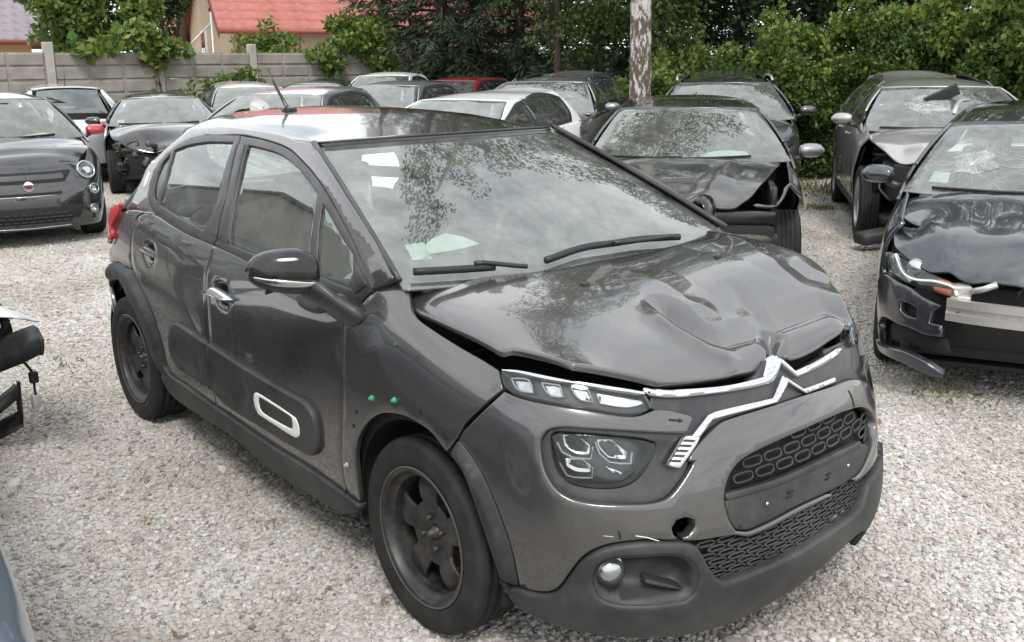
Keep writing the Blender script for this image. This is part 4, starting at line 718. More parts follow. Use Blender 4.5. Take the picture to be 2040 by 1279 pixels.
# ================================================================== trees, hedge, climbers
def ell(*a): return tuple(a)
broadleaf('ash_tree', (-23.5, 5.2, 0), [(0, .3, 3.6, 1.1, 1.35, 1.4), (.2, -.35, 2.9, .9, .8, .9), (0, 1.1, 3.2, 1.0, 1.0, 1.1), (0, .4, 4.4, 1.0, 1.2, 1.0), (.3, .6, 2.4, .8, 1.2, .7)], 15000, .17, L_BR, 'loose bright green tree behind the left of the fence', trunk=.14)
0 and broadleaf('elder_bush', (-21.0, 6.4, 0), [(0, 0, 2.4, .8, 1.0, .7), (.2, -.9, 2.2, .6, .7, .5)], 3500, .15, L_MID, 'mid green bush between the bright tree and the beige house', trunk=.06)
broadleaf('dark_yew', (-28.8, 9.4, 0), [(0, 0, 3.0, .8, .9, 1.6), (0, 0, 4.6, .6, .6, 1.2)], 5000, .14, L_DK, 'small dark conical tree beside the outbuilding roof', trunk=.09)
pn = broadleaf('pine_tree', (-31.3, 11.0, 0), [(0, -.6, 5.4, .9, .9, .5), (0, .7, 6.3, .9, .9, .6), (0, -.9, 4.2, .5, .6, .35), (.2, .2, 7.2, .9, 1.0, .7)], 4500, .16, L_DK, 'sparse pine with a bare crooked trunk against the sky', trunk=.16)
def spruce(loc, H, Rb, label, lm=L_SP, n=7, seed=0, dens=1.0, z0=.4):
    rg = np.random.default_rng(seed); t = empty('spruce_tree', loc, rg.uniform(0, 6), label, 'tree', 'spruces behind the parked rows'); tube('trunk', [(0, 0, 0), (.02, 0, H*.5), (0, 0, H)], [.17, .10, .02], BARK, t, 8); P = []; Dd = []; bm_s = []
    z = z0
    while z < H-.2:
        L_ = Rb*(1-(z/H)**1.15)+.15; a0 = rg.uniform(0, 6.28)
        for k in range(n):
            a = a0+2*math.pi*k/n+rg.uniform(-.25, .25); l = L_*rg.uniform(.75, 1.12); m = int(44*dens*l)+10; tt = np.sqrt(rg.random(m))*1.0; dr = -.20*l*tt*tt*1.3+.10*tt
            base = np.stack([math.cos(a)*l*tt, math.sin(a)*l*tt, z+dr], 1); side = np.array([-math.sin(a), math.cos(a), 0]); sp_ = rg.normal(size=m)*.20*(l*.5)*(1.1-tt*.6); base += side*sp_[:, None]; base[:, 2] -= rg.random(m)*.10
            P.append(base); dv = np.stack([math.cos(a)*.8+side[0]*np.sign(sp_)*.7, math.sin(a)*.8+side[1]*np.sign(sp_)*.7, np.full(m, -.45)], 1); Dd.append(dv)
            if rg.random() < .5: bm_s.append(tube_mesh('branch', [(0, 0, z), (math.cos(a)*l*.5, math.sin(a)*l*.5, z+.02), (math.cos(a)*l, math.sin(a)*l, z-.16*l)], [.03, .018, .006], 4, cap=False))
        z += rg.uniform(.22, .34)
    link('branches', merge('branches', bm_s), BARK, t, kind='stuff'); leaves('crown', np.concatenate(P), .20, lm, t, width=.16, up=.4, dirs=np.concatenate(Dd)); return t
for i, (x, y, H, Rb) in enumerate([(-18.8, 11.0, 11, 1.15), (-17.4, 11.7, 13, 1.8), (-17.9, 13.0, 14, 2.5), (-16.2, 13.0, 12, 2.3), (-15.4, 14.8, 14, 2.5), (-13.6, 14.2, 13, 2.3)]):
    spruce((x, y, 0), H, Rb, ['leftmost spruce whose branch tips hang past the red roof', 'second spruce from the house, dark and dense', 'tall spruce above the red hatchback', 'spruce above the white hatchback, between two taller ones', 'tall spruce above the mid grey crossover', 'rightmost green spruce just left of the birch trunk'][i], seed=i, dens=1.25)
spruce((-11.9, 14.4, 0), 9, 2.0, 'blue-grey spruce right of the birch trunk', L_BL, seed=21, dens=1.3)
# the birch
def birch_bark():
    m = bpy.data.materials.new('birch_bark'); m.use_nodes = True; nt = m.node_tree; b = nt.nodes['Principled BSDF']; b.inputs['Roughness'].default_value = .85; tcn = nt.nodes.new('ShaderNodeTexCoord'); mp = nt.nodes.new('ShaderNodeMapping'); mp.inputs['Scale'].default_value = (9, 9, 3.2)
    n = nt.nodes.new('ShaderNodeTexNoise'); n.inputs['Scale'].default_value = 2.2; n.inputs['Detail'].default_value = 7; n.inputs['Roughness'].default_value = .68; nt.links.new(tcn.outputs['Object'], mp.inputs[0]); nt.links.new(mp.outputs[0], n.inputs['Vector'])
    sp2 = nt.nodes.new('ShaderNodeSeparateXYZ'); nt.links.new(tcn.outputs['Object'], sp2.inputs[0]); ad = nt.nodes.new('ShaderNodeMath'); ad.operation = 'MULTIPLY_ADD'; ad.inputs[1].default_value = -.045; ad.inputs[2].default_value = .115; nt.links.new(sp2.outputs['Z'], ad.inputs[0]); a2 = nt.nodes.new('ShaderNodeMath'); a2.operation = 'ADD'; nt.links.new(n.outputs['Fac'], a2.inputs[0]); nt.links.new(ad.outputs[0], a2.inputs[1])
    r = nt.nodes.new('ShaderNodeValToRGB'); r.color_ramp.elements[0].position = .46; r.color_ramp.elements[0].color = (.46, .44, .42, 1); r.color_ramp.elements[1].position = .54; r.color_ramp.elements[1].color = (.09, .065, .05, 1); nt.links.new(a2.outputs[0], r.inputs[0]); nt.links.new(r.outputs[0], b.inputs['Base Color'])
    bp = nt.nodes.new('ShaderNodeBump'); bp.inputs['Strength'].default_value = .8; bp.inputs['Distance'].default_value = .02; bp.invert = True; nt.links.new(a2.outputs[0], bp.inputs['Height']); nt.links.new(bp.outputs[0], b.inputs['Normal']); return m
bt = empty('birch_tree', (-6.95, 7.39, 0), 0, 'birch with a peeling black and white trunk right of the mid grey crossover', 'tree'); zz_ = np.linspace(-.05, 13, 40); tr_ = .175-.0085*np.clip(zz_, 0, 13)-.02*np.clip(zz_, 0, 1)
tube('trunk', [(.01*math.sin(z*1.3), .012*math.cos(z*.9), z) for z in zz_], list(np.clip(tr_, .03, .3)), birch_bark(), bt, 18)
bc = [(0, 0, 7.4, 1.6, 1.6, 1.6), (-1.2, .9, 6.2, 1.1, 1.1, 1.2), (1.1, .6, 6.6, 1.2, 1.2, 1.3), (.2, -1.0, 8.6, 1.6, 1.6, 1.6), (0, .2, 10.6, 1.7, 1.7, 1.7), (0, 0, 12.4, 1.2, 1.2, 1.3)]
link('limbs', merge('limbs', [tube_mesh('limb', [(0, 0, c[2]*.78), (c[0]*.5, c[1]*.5, c[2]*.95), (c[0], c[1], c[2])], [.06, .04, .015], 6) for c in bc]), BARK, bt); leaves('crown', clumps(subclump(bc, 14), 12000), .11, L_BI, bt, droop=.9)
# hanging birch sprays beside the spruces
broadleaf('birch_tree', (-12.2, 10.6, 0), [(-.3, -.2, 3.9, 1.1, 1.3, 1.5), (.6, .8, 3.4, 1.0, 1.1, 1.4), (1.4, 1.3, 2.9, .8, .8, 1.2), (-.9, -.9, 4.2, .9, .9, 1.1), (0, 0, 6.5, 1.5, 1.5, 1.7), (.2, .4, 2.2, .9, .9, .8)], 16000, .10, L_BI, 'young birch with hanging olive green leaves left of the birch trunk', trunk=.09, droop=.8)
broadleaf('birch_tree', (-9.8, 10.9, 0), [(0, 0, 3.6, .7, .8, 1.5), (.2, .4, 5.0, .9, 1.0, 1.6), (-.2, .2, 2.2, .6, .7, .9)], 8000, .10, L_BI, 'slim birch with yellow-green leaves just right of the birch trunk', trunk=.07, droop=.8)
for i, (x, y, z, r, h_, lm, lb) in enumerate([(-10.6, 13.9, 4.0, 2.0, 4.2, L_DK, 'tall dark tree above the dark grey crossover roof'), (-9.2, 14.4, 4.2, 2.0, 4.6, L_DK, 'tall dark tree above the hedge near the middle right'), (-7.6, 14.9, 4.4, 2.1, 4.6, L_DK, 'tall dark tree above the silver-grey crossover'), (-5.9, 15.0, 4.2, 2.1, 4.6, L_DK, 'tall dark tree with sky gaps at the right'), (-4.0, 14.9, 4.2, 2.1, 4.4, L_DK, 'tall dark tree at the right edge')]):
    broadleaf('lime_tree', (x, y, 0), [(0, 0, z, r, r, h_*.55), (.5, .3, z+2.6, r*.9, r*.9, 2.2), (-.5, -.2, z-1.6, r*.9, r*.9, 1.8), (0, .2, z+5, r*.7, r*.7, 1.8)], 22000, .12, lm, lb, 'tall trees behind the hedge', trunk=.16)
HEDGE = [(-9.0, 10.5, 1.5, 'hedge shrub right of the slim birch', L_MID), (-7.9, 10.6, 1.6, 'hedge shrub behind the dark grey crossover', L_MID), (-6.9, 10.8, 2.0, 'hedge shrub with a reddish stem beside the gravel lane', L_HG), (-6.0, 11.6, 2.25, 'bushy hedge shrub left of the silver-grey crossover', L_HG), (-5.0, 12.0, 2.4, 'hedge shrub overhanging the silver-grey crossover roof', L_HG), (-3.9, 11.9, 2.5, 'tall yellow-green hedge shrub right of the silver-grey crossover', L_HG), (-2.6, 11.2, 2.6, 'hedge shrub at the right edge above the estate', L_HG)]
for i, (x, y, hgt, lb, lm) in enumerate(HEDGE):
    t = broadleaf('hedge_shrub', (x, y, 0), [(0, 0, hgt*.50, .75, .85, hgt*.52), (.35, -.45, hgt*.75, .55, .6, hgt*.30), (-.35, .2, hgt*.85, .6, .6, hgt*.28), (.1, .5, hgt*.35, .7, .7, hgt*.35)], 17000, .072, lm, lb, 'hedge shrubs at the back right', trunk=.05, cat='shrub', limbs=4)
    top = clumps(subclump([(0, -.1, hgt*.95, .9, .8, .45), (.3, -.6, hgt*.72, .5, .35, .55), (.5, -.2, hgt*1.08, .25, .3, .3), (-.5, -.1, hgt*1.1, .3, .25, .35)], 12), 3600); leaves('climber', top, .088, L_VN, t, width=.6, droop=.7, svar=1.1)
tube('stem', smooth3([(.2, -.75, 0), (.25, -.7, .7), (.15, -.72, 1.3), (.3, -.6, 1.9)], 4), [.05]*13, mat('red_bark', (.13, .045, .03), .9), [o for o in COL.objects if o.get('label') == HEDGE[2][3]][0], 7)
UNDER = [(-10.2, 11.9), (-8.8, 12.3), (-7.2, 12.8), (-5.6, 13.4), (-4.0, 13.4), (-2.4, 13.0), (-12.2, 12.6)]
leaves('undergrowth', np.concatenate([clumps(subclump([(x, y, .9, 1.1, .6, 1.1)], 12), 2600) for x, y in UNDER]), .13, L_DK)['kind'] = 'stuff'
# climbers and bushes at the fence
def fpt(y, z, off=.2): return (-17.1-.107*(y-2.89)+off, y, z)
vn = empty('climbing_vine', fpt(4.3, 0, .0), 0, 'broad-leaved vine sprawling over the fence top near the bright tree', 'vine'); o_ = np.array(fpt(4.3, 0, 0))
VC = [np.array(fpt(y, z, .12))-o_ for y, z in [(3.5, 2.03), (3.9, 2.07), (4.2, 2.2), (4.45, 2.36), (4.65, 2.33), (4.85, 2.15), (5.1, 2.06), (5.3, 2.06), (4.85, 1.88)]]
leaves('vine_leaf', clumps([(*c, .22, .28, .16) for c in VC], 420), .17, L_VN, vn, width=.95, up=.2, droop=.3)['kind'] = 'stuff'; tube('stem', smooth3([(.10, .55, 0), (.12, .6, .9), (.10, .52, 1.7), (0, .2, 2.2)], 4), .012, BARK, vn, 5)
leaves('tendril', clumps([(.10, .55, 1.2, .05, .08, .55)], 40), .10, L_VN, vn, width=.7, droop=.6)['kind'] = 'stuff'
v2 = empty('climbing_vine', fpt(9.6, 0, 0), 0, 'light green vine hanging over the right end of the visible fence', 'vine'); o2 = np.array(fpt(9.6, 0, 0))
leaves('vine_leaf', clumps([(*(np.array(fpt(y, z, .15))-o2), .22, .35, .22) for y, z in [(8.6, 1.95), (8.9, 1.75), (9.2, 2.2), (9.6, 2.15), (10.0, 1.9), (10.3, 1.7), (10.2, 2.3), (9.8, 2.5)]], 1400), .13, L_VN, v2, width=.7, droop=.5)['kind'] = 'stuff'
broadleaf('shrub', (-18.6, 7.9, 0), [(0, -.3, 2.05, .4, .6, .34), (.1, .4, 2.1, .4, .5, .34), (0, 0, 2.4, .22, .22, .3)], 1300, .12, L_VN, 'yellow-green shrub behind the fence under the red roof', trunk=.04, cat='shrub')
broadleaf('shrub', (-18.4, 9.5, 0), [(0, 0, 2.3, .4, .6, .42), (.2, .7, 2.5, .4, .5, .4)], 1700, .13, L_VN, 'yellow-green shrub behind the fence beside the leftmost spruce', trunk=.04, cat='shrub')
broadleaf('shrub', (-16.4, 5.65, 0), [(0, -.3, 1.15, .30, .38, .40), (.1, .25, 1.35, .3, .42, .3), (0, .75, 1.50, .2, .30, .18), (0, 0, .6, .3, .4, .5)], 1500, .13, L_BR, 'small light green bush growing in front of the fence', trunk=.03, cat='shrub')
# weeds, straw and leaf litter on the gravel
def weed(x, y, r, n, m, label, seed):
    rg = np.random.default_rng(seed); q = rg.normal(size=(n, 2))*r*.5; o = leaves('weed_patch', np.column_stack([q, np.full(n, .008)]), .045, m, None, width=.25, dirs=np.column_stack([rg.normal(size=(n, 2))*.6, np.ones(n)])); o.location = (x, y, 0); tag(o, label, 'weeds')
WEED = leaf_mat('weed_green', (.10, .13, .03), (.22, .23, .07))
weed(-4.6, 8.1, .30, 260, WEED, 'green weed patch on the gravel lane below the hedge', 1); weed(-.9, 1.2, .1, 1, WEED, 'x', 2) if False else None
weed(-3.75, -.80, .25, 22, WEED, 'faint yellow-green moss patch on the left gravel', 3); weed(-.10, 2.62, .25, 80, WEED, 'short grass tufts under the front of the blue-black estate', 4)
STRAW = mat('dry_straw', (.40, .30, .17), .8); rg = random.Random(5)
for (x, y, a, l) in [(-.55, -1.55, .6, .22), (-.35, -1.72, 2.1, .14), (.35, -1.6, 1.2, .16), (-.9, -1.4, .2, .12), (1.2, 1.1, .5, .15)]:
    o = tube('straw', [(-l/2, 0, .022), (0, .012, .03), (l/2, 0, .02)], .0016, STRAW, None, 4); o.location = (x, y, 0); o.rotation_euler = (0, 0, a); tag(o, 'thin dry straw lying on the gravel around the grey hatchback', 'straw', 'dry straws on the gravel')

LIT = leaf_mat('dry_leaf', (.16, .09, .04), (.30, .21, .10), .15)
q_ = np.column_stack([RNG.uniform(-9, 3, 420), RNG.uniform(-2, 9, 420), np.full(420, .022)]); leaves('leaf_litter', q_, .035, LIT, None, width=.6, up=3)['kind'] = 'stuff'
q_ = np.column_stack([RNG.uniform(-9, -2, 900), RNG.uniform(8.6, 10.6, 900), np.full(900, .02)]); leaves('leaf_litter', q_, .05, LIT, None, width=.6, up=3)['kind'] = 'stuff'
g_ = np.concatenate([np.column_stack([RNG.uniform(-9, -2.5, 1500), 9.6+.35*RNG.normal(size=1500), np.zeros(1500)]), np.column_stack([-16.7+.2*RNG.normal(size=900), RNG.uniform(-4, 9, 900), np.zeros(900)])])
leaves('grass_fringe', g_, .13, WEED, None, width=.12, dirs=np.column_stack([RNG.normal(size=(len(g_), 2))*.4, np.ones(len(g_))]))['kind'] = 'stuff'
# ================================================================== the grey hatchback
PAINT = paint('graphite_paint', (.076, .074, .0735), metal=.58, rough=.27, dirt=.06)
BLACKG = mat('black_gloss', (.005, .005, .006), .12, coat=0, dust=((.3, .28, .25), .12, 6))
PLAST = mat('black_plastic', (.016, .017, .018), .55, rvar=.2, bump=(420, .25, .0006), dust=((.25, .24, .22), .22, 4))
TRIM = mat('trim_black', (.022, .022, .024), .36, rvar=.15, dust=((.3, .29, .27), .15, 7))
DARK = mat('void_black', (.008, .008, .008), .8)
CHROME = mat('chrome', (.60, .60, .61), .09, 1.0, dust=((.4, .39, .36), .25, 9))
WHITEP = mat('white_plastic', (.80, .80, .78), .35, coat=.4, dust=((.4, .38, .34), .3, 12))
GLASS = glass('window_glass', (.72, .87, .81), .06, 2.1); WGLASS = glass('windshield_glass', (.74, .88, .82), .12, 1.95)
LENS = glass('lens_glass', (.95, .96, .96), .004, 1.5)
RUBBER = mat('tyre_rubber', (.013, .013, .013), .75, spec=.3, col2=(.028, .027, .026), noise=9, bump=(90, .3, .001))
STEELB = mat('black_steel_wheel', (.014, .0135, .014), .45, rvar=.2, dust=((.20, .18, .16), .35, 14))
RUST = mat('brake_rust', (.10, .075, .055), .6, .5, noise=30, col2=(.17, .135, .10))
SEATM = mat('seat_cloth', (.05, .05, .052), .9, noise=40, col2=(.08, .08, .08))
DASHM = mat('dash_plastic', (.055, .056, .058), .6)
PAPER = mat('paper', (.80, .82, .78), .7, noise=20, col2=(.66, .70, .68))
REDL = mat('red_lens', (.45, .012, .02), .15, coat=1)
SILV = mat('reflector_silver', (.48, .49, .50), .20, 1.0)
LDARK = mat('lamp_black', (.012, .012, .013), .28, coat=.3)

def wheel_meshes(pref, R, W, Rr, star=True, n=64):
    h = W/2; d = R-Rr
    def gr(y): return [(R-.0005, y-.0075), (R-.009, y-.0045), (R-.009, y+.0045), (R-.0005, y+.0075)]
    pr = [(Rr-.004, -h*.84), (Rr+.006, -h*.93), (Rr+d*.28, -h*1.02), (Rr+d*.52, -h*1.04), (Rr+d*.74, -h*.98), (Rr+d*.78, -h*.985), (Rr+d*.9, -h*.90), (R-.004, -h*.79), (R-.001, -h*.70)]
    for y in (-h*.48, -h*.16, h*.16, h*.48): pr += gr(y)
    pr += [(R-.001, h*.70), (R-.004, h*.79), (Rr+d*.74, h*.98), (Rr+d*.4, h*1.03), (Rr+.004, h*.9), (Rr-.01, h*.8)]
    ty = lathe_mesh(pref+'tyre', pr, n)
    rim = lathe_mesh(pref+'rim', [(Rr-.002, -h*.80), (Rr+.004, -h*.875), (Rr+.003, -h*.93), (Rr-.004, -h*.945), (Rr-.012, -h*.92), (Rr-.016, -h*.86), (Rr-.020, -h*.70), (Rr-.034, -h*.62), (Rr-.038, -h*.25), (Rr-.04, h*.2), (Rr-.012, h*.8)], n)
    return ty, rim
def tread_slots(R, W, n=70):
    V = []; Q = []
    h = W/2
    for i in range(n):
        a = 2*math.pi*i/n
        for (y0, y1, sk) in ((-h*.80, -h*.52, .012), (-h*.12, h*.12, .02), (h*.52, h*.80, -.012)):
            for (yy0, yy1) in ((y0, y1),):
                b = len(V); da = .0022/R
                for (y, k) in ((yy0, 0), (yy1, 1)):
                    aa = a+sk*k/R
                    for e in (-da, da):
                        rr = R+.0006-(.004 if abs(y) > h*.78 else 0); V.append((rr*math.cos(aa+e), y, rr*math.sin(aa+e)))
                Q.append((b, b+1, b+3, b+2))
    return mesh('tread_slots', V, Q)
def star_disc(pref, Rr, h, arms=5, ph=95, hole=True):
    def fn(x, z):
        r = np.sqrt(x*x+z*z); y = -h*.40-.014*np.clip((r-.05)/.07, 0, 1)**2+.020*np.clip((r-.145)/.05, 0, 1)**2+.008*np.exp(-(r/.04)**2)
        return np.stack([x, y, z], -1)
    S = Field(fn, (-.25, .25, -.25, .25)); pl = []
    for k in range(120):
        a = 2*math.pi*k/120; p = math.cos(arms*(a-math.radians(ph))); t = min(1, max(0, (p+.45)/.80)); t = t*t*(3-2*t)
        r = Rr*.46+(Rr*.865-Rr*.46)*t; pl.append((r*math.cos(a), r*math.sin(a)))
    ho = [[(.021*math.cos(t), .021*math.sin(t)) for t in np.linspace(0, 2*math.pi, 16, endpoint=False)]]
    return panel_mesh(pref+'wheel', S, pl, step=.012, holes=ho, edge=.004, depth=.006, gap=0, corner=80)
def hex_mesh(name, r, hgt, loc, n=6):
    return lathe_mesh(name, [(0, -hgt), (r*.75, -hgt), (r, -hgt*.8), (r, 0)], n)

def build_wheel(parent, loc, side, R, W, Rr, label=None, steel=True, rot=0., meshes=None, tyre_mat=None, rim_mat=None, disc=True, arms=5, slots=False):
    """side -1: outer face towards -Y"""
    ty, rim, st = meshes
    o = link('wheel', rim, rim_mat or STEELB, parent, label); o.location = loc; o.rotation_euler = (0, rot, 0 if side < 0 else math.pi); sharp(o, 50) if rim.users == 1 else None
    t = link('tyre', ty, tyre_mat or RUBBER, o)
    if st is not None: link('wheel_disc', st, rim_mat or STEELB, o)
    return o

HERO = empty('parked_car', (0, 0, 0), 0, 'dark grey hatchback in the foreground with crumpled bonnet, chrome chevrons and black steel wheels', 'car')
def hp(name, S, key, m, label=None, parent=None, mirror=None, **k):
    """hero panel from baked outline, with a mirrored twin on the far side when asked"""
    o = panel(name, S, HD[key] if isinstance(key, str) else key, m, parent or HERO, label, **k)
    if mirror: panel(name, S, HD[key] if isinstance(key, str) else key, m, parent or HERO, label, mirror=True, **k)
    return o
def spt(S, uv, off=0.):
    u, v = np.array([uv[0]]), np.array([uv[1]]); return Vector((S(u, v)+normals(S, u, v)*off)[0])
def spts(S, uvs, off=0., step=None):
    q = np.array(uvs, float)
    if step: q = smooth_poly(q, step, 60, closed=False)
    return S(q[:, 0], q[:, 1])+normals(S, q[:, 0], q[:, 1])*off

# -- inner shell: keeps gaps and openings dark
def arch_poly(S, x0, z0, r, side=-1, n=18, s_guess=None, lo=.215):
    pts = []
    for a in np.linspace(0, math.pi, n):
        x, z = x0-r*math.cos(a), z0+r*math.sin(a)
        if z < lo: continue
        pts.append(tuple(find_uv(S, (x, z), [0, 2], ((S.dom[0]+(x-S(S.dom[0], .5)[0, 0])+.6) if s_guess is None else s_guess+(x-x0), .5))))
    return pts
ar = arch_poly(h_skin, -2.54, .315, .37, s_guess=-3.9); af = arch_poly(h_skin, 0, .315, .37, s_guess=-1.35)
smin = h_skin.dom[0]
shell = [(smin+.02, .02), (ar[0][0]-.01, .02)]+ar+[(ar[-1][0]+.01, .02), (af[0][0]-.01, .02)]+af+[(af[-1][0]+.01, .02), (0, .02), (0, .93), (-.95, .90), (-1.35, .88), (-1.8, .87), (-2.9, .9), (smin+.02, .9)]
for mir in (False, True): panel('inner_shell', h_skin, shell, DARK, HERO, step=.06, disp=lambda u, v, W, o: -.085*np.clip((1.05-np.abs(u))/.12, 0, 1), off=-.045, edge=.002, depth=.004, gap=0, mirror=mir)
OFF_ = 0
box('underbody', (3.3, 1.30, .06), (-1.25, 0, .24), DARK, HERO)
box('engine_bay', (.62, 1.28, .30), (.22, 0, .70), DARK, HERO, bev=.04)
for x in (0, -2.54):
    for sy in (-1, 1):
        o = link('wheel_liner', lathe_mesh('wheel_liner', [(.385, -.09), (.385, .14), (.10, .14)], 28, arc=(math.radians(-12), math.radians(192))), DARK, HERO); o.location = (x, sy*.69, .315); o.scale = (1, -sy, 1)

# -- painted skin
hr, hf = HD['handle_rear_cup'], HD['handle_front_cup']
for mir in (False, True):
    panel('door', h_skin, HD['front_door'], PAINT, HERO, holes=[hf], step=.03, mirror=mir)
    panel('door', h_skin, HD['rear_door'], PAINT, HERO, holes=[hr], step=.03, mirror=mir)
    panel('rear_quarter', h_skin, HD['rear_quarter'], PAINT, HERO, step=.03, mirror=mir)
    panel('tail_lamp', h_skin, HD['tail_lamp'], REDL, HERO, off=.02, step=.025, mirror=mir)
    panel('arch_cladding', h_skin, HD['arch_rear'], PLAST, HERO, off=.024, step=.02, edge=.008, depth=.03, mirror=mir, bow=.03)
    panel('arch_cladding', h_skin, HD['arch_front'], PLAST, HERO, off=.020, step=.02, edge=.008, depth=.03, mirror=mir, bow=.03)
    panel('sill_cladding', h_skin, HD['sill'], PLAST, HERO, off=.014, step=.025, edge=.008, depth=.03, mirror=mir)
    dr = np.array(HD['dimple_rear']); df = np.array(HD['dimple_front'])
    def dimple(poly):
        pl = smooth_poly(np.array(poly), .05, 80)
        def f(u, v, W, outer):
            q = np.stack([u, v], 1); d = seg_dist(q*np.array([1, .8]), pl*np.array([1, .8])); s = np.where(inside(q, pl), 1, -1)*d
            return -.011*(1/(1+np.exp(-s/.006)))
        return f
    panel('door_bump', h_skin, HD['bump_rear'], PLAST, HERO, off=.020, step=.012, edge=.007, depth=.016, mirror=mir, disp=dimple(dr))
    panel('door_bump', h_skin, HD['bump_front'], PLAST, HERO, off=.020, step=.014, edge=.007, depth=.016, mirror=mir, disp=dimple(df))
    panel('capsule_insert', h_skin, HD['capsule_out'], WHITEP, HERO, off=.023, step=.012, edge=.004, holes=[HD['capsule_in']], gap=0, mirror=mir)
    for hd, cup in ((HD['handle_rear'], hr), (HD['handle_front'], hf)):
        panel('handle_cup', h_skin, cup, PAINT, HERO, step=.012, off=-.002, edge=.001, disp=lambda u, v, W, o: -.030*(1-(1-np.minimum(seg_dist(W, o)/.035, 1))**2), mirror=mir)
        h = panel('door_handle', h_skin, hd, BLACKG, HERO, step=.012, off=.036, edge=.010, depth=.008, bow=.012, gap=-.008, mirror=mir)
        hh = np.array(hd); top = np.concatenate([hh[:3], hh[3:4], hh[3:4]*.6+hh[2:3]*.4, hh[1:2]*.5+hh[-1:]*.5]) if False else None
        panel('handle_trim', h_skin, hd, CHROME, h, step=.012, off=.044, edge=.004, depth=.004, gap=.004, bow=.008, mirror=mir)
# fender only with its own dents near the door gap
panel('fender', h_skin, HD['fender'], PAINT, HERO, step=.022, disp=lambda u, v, W, o: -.006*np.exp(-(((u+1.57)/.05)**2+((v-.82)/.06)**2))+.004*np.exp(-(((u+1.50)/.06)**2+((v-.76)/.05)**2)))
panel('fender', h_skin, HD['fender'], PAINT, HERO, step=.03, mirror=True)
panel('rear_bumper', h_skin, [(smin, .02), (-4.12, .02), (-4.12, .40), (-4.3, .55), (smin, .55)], PAINT, HERO, step=.05)
panel('rear_bumper', h_skin, [(smin, .02), (-4.12, .02), (-4.12, .40), (-4.3, .55), (smin, .55)], PAINT, HERO, step=.05, mirror=True)
panel('tailgate', h_skin, [(smin, .56), (-4.45, .56), (-4.45, .98), (smin, .98)], PAINT, HERO, step=.05)
panel('tailgate', h_skin, [(smin, .56), (-4.45, .56), (-4.45, .98), (smin, .98)], PAINT, HERO, step=.05, mirror=True)
CLIP = mat('green_clip', (.02, .30, .14), .35)
for k in ('clip1', 'clip2', 'clip3'):
    o = link('green_clip', lathe_mesh('green_clip', [(0, -.012), (.005, -.012), (.006, -.004), (.010, -.003), (.010, 0)], 12), CLIP if k != 'clip3' else mat('pale_clip', (.25, .33, .27), .4), HERO)
    o.location = spt(h_skin, HD[k][0], .001)
for q in HD['holes']:
    o = link('clip_hole', lathe_mesh('clip_hole', [(0, -.001), (.006, -.001), (.007, .0)], 12), DARK, HERO); o.location = spt(h_skin, q, .0015)
# front bumper, both halves kept continuous across the middle: outline runs far side too
def mirr(p): return [(-u, v) for u, v in p][::-1]
panel('bumper', h_skin, HD['bumper'], PAINT, HERO, step=.018, holes=[HD['intake'], HD['tow']], edge=.006, depth=.03, gap=.002)
fen_l = [(-u, v) for u, v in HD['bumper'] if u < -.62]
panel('bumper_corner', h_skin, [(.60, .40), (.62, .78), (.66, .93), (1.02, .90), (1.10, .70), (1.06, .45), (.97, .14), (.80, .16), (.70, .34)], PAINT, HERO, step=.03)
panel('grille_panel', h_skin, HD['surround'], TRIM, HERO, step=.02, holes=[HD['lamp']], off=-.016, edge=.004, depth=.05, disp=lambda u, v, W, o: -.012*np.minimum(seg_dist(W, o)/.05, 1)*np.where(v < .80, 1, 0))
panel('grille_panel', h_skin, [(.30, .72), (.33, .95), (.62, .93), (.66, .80), (.60, .70)], TRIM, HERO, step=.03, off=-.02)
# lower black bumper
panel('lower_bumper', h_skin, HD['lower'], PLAST, HERO, step=.02, off=.012, edge=.012, depth=.03, holes=[HD['fog_recess']], gap=0)
panel('lower_bumper', h_skin, [(.42, .02), (.44, .14), (.60, .36), (.72, .34), (.80, .16), (.97, .14), (.98, .02), (.7, .0)], PLAST, HERO, step=.03, off=.012, edge=.012, depth=.03, gap=0)
panel('fog_recess', h_skin, HD['fog_recess'], PLAST, HERO, step=.012, off=.006, edge=.002, gap=-.004, disp=lambda u, v, W, o: -.075*(1-(1-np.minimum(seg_dist(W, o)/.045, 1))**2))
fg = link('fog_lamp', lathe_mesh('fog_lamp', [(.0, -.022), (.020, -.019), (.034, -.008), (.040, .004), (.043, .004), (.043, .03)], 28), SILV, HERO); fg.location = spt(h_skin, HD['fog'][0], -.028)
_n = Vector(normals(h_skin, np.array([HD['fog'][0][0]]), np.array([HD['fog'][0][1]]))[0]); fg.rotation_euler = Vector((.92, -.38, -.02)).to_track_quat('-Y', 'Z').to_euler()
lz = link('fog_lens', lathe_mesh('fog_lens', [(.0, -.036), (.020, -.033), (.034, -.020), (.041, -.002)], 28), LENS, fg)
panel('fog_fin', h_skin, HD['fog_fin'], PLAST, HERO, step=.015, off=-.02, edge=.004, depth=.04)
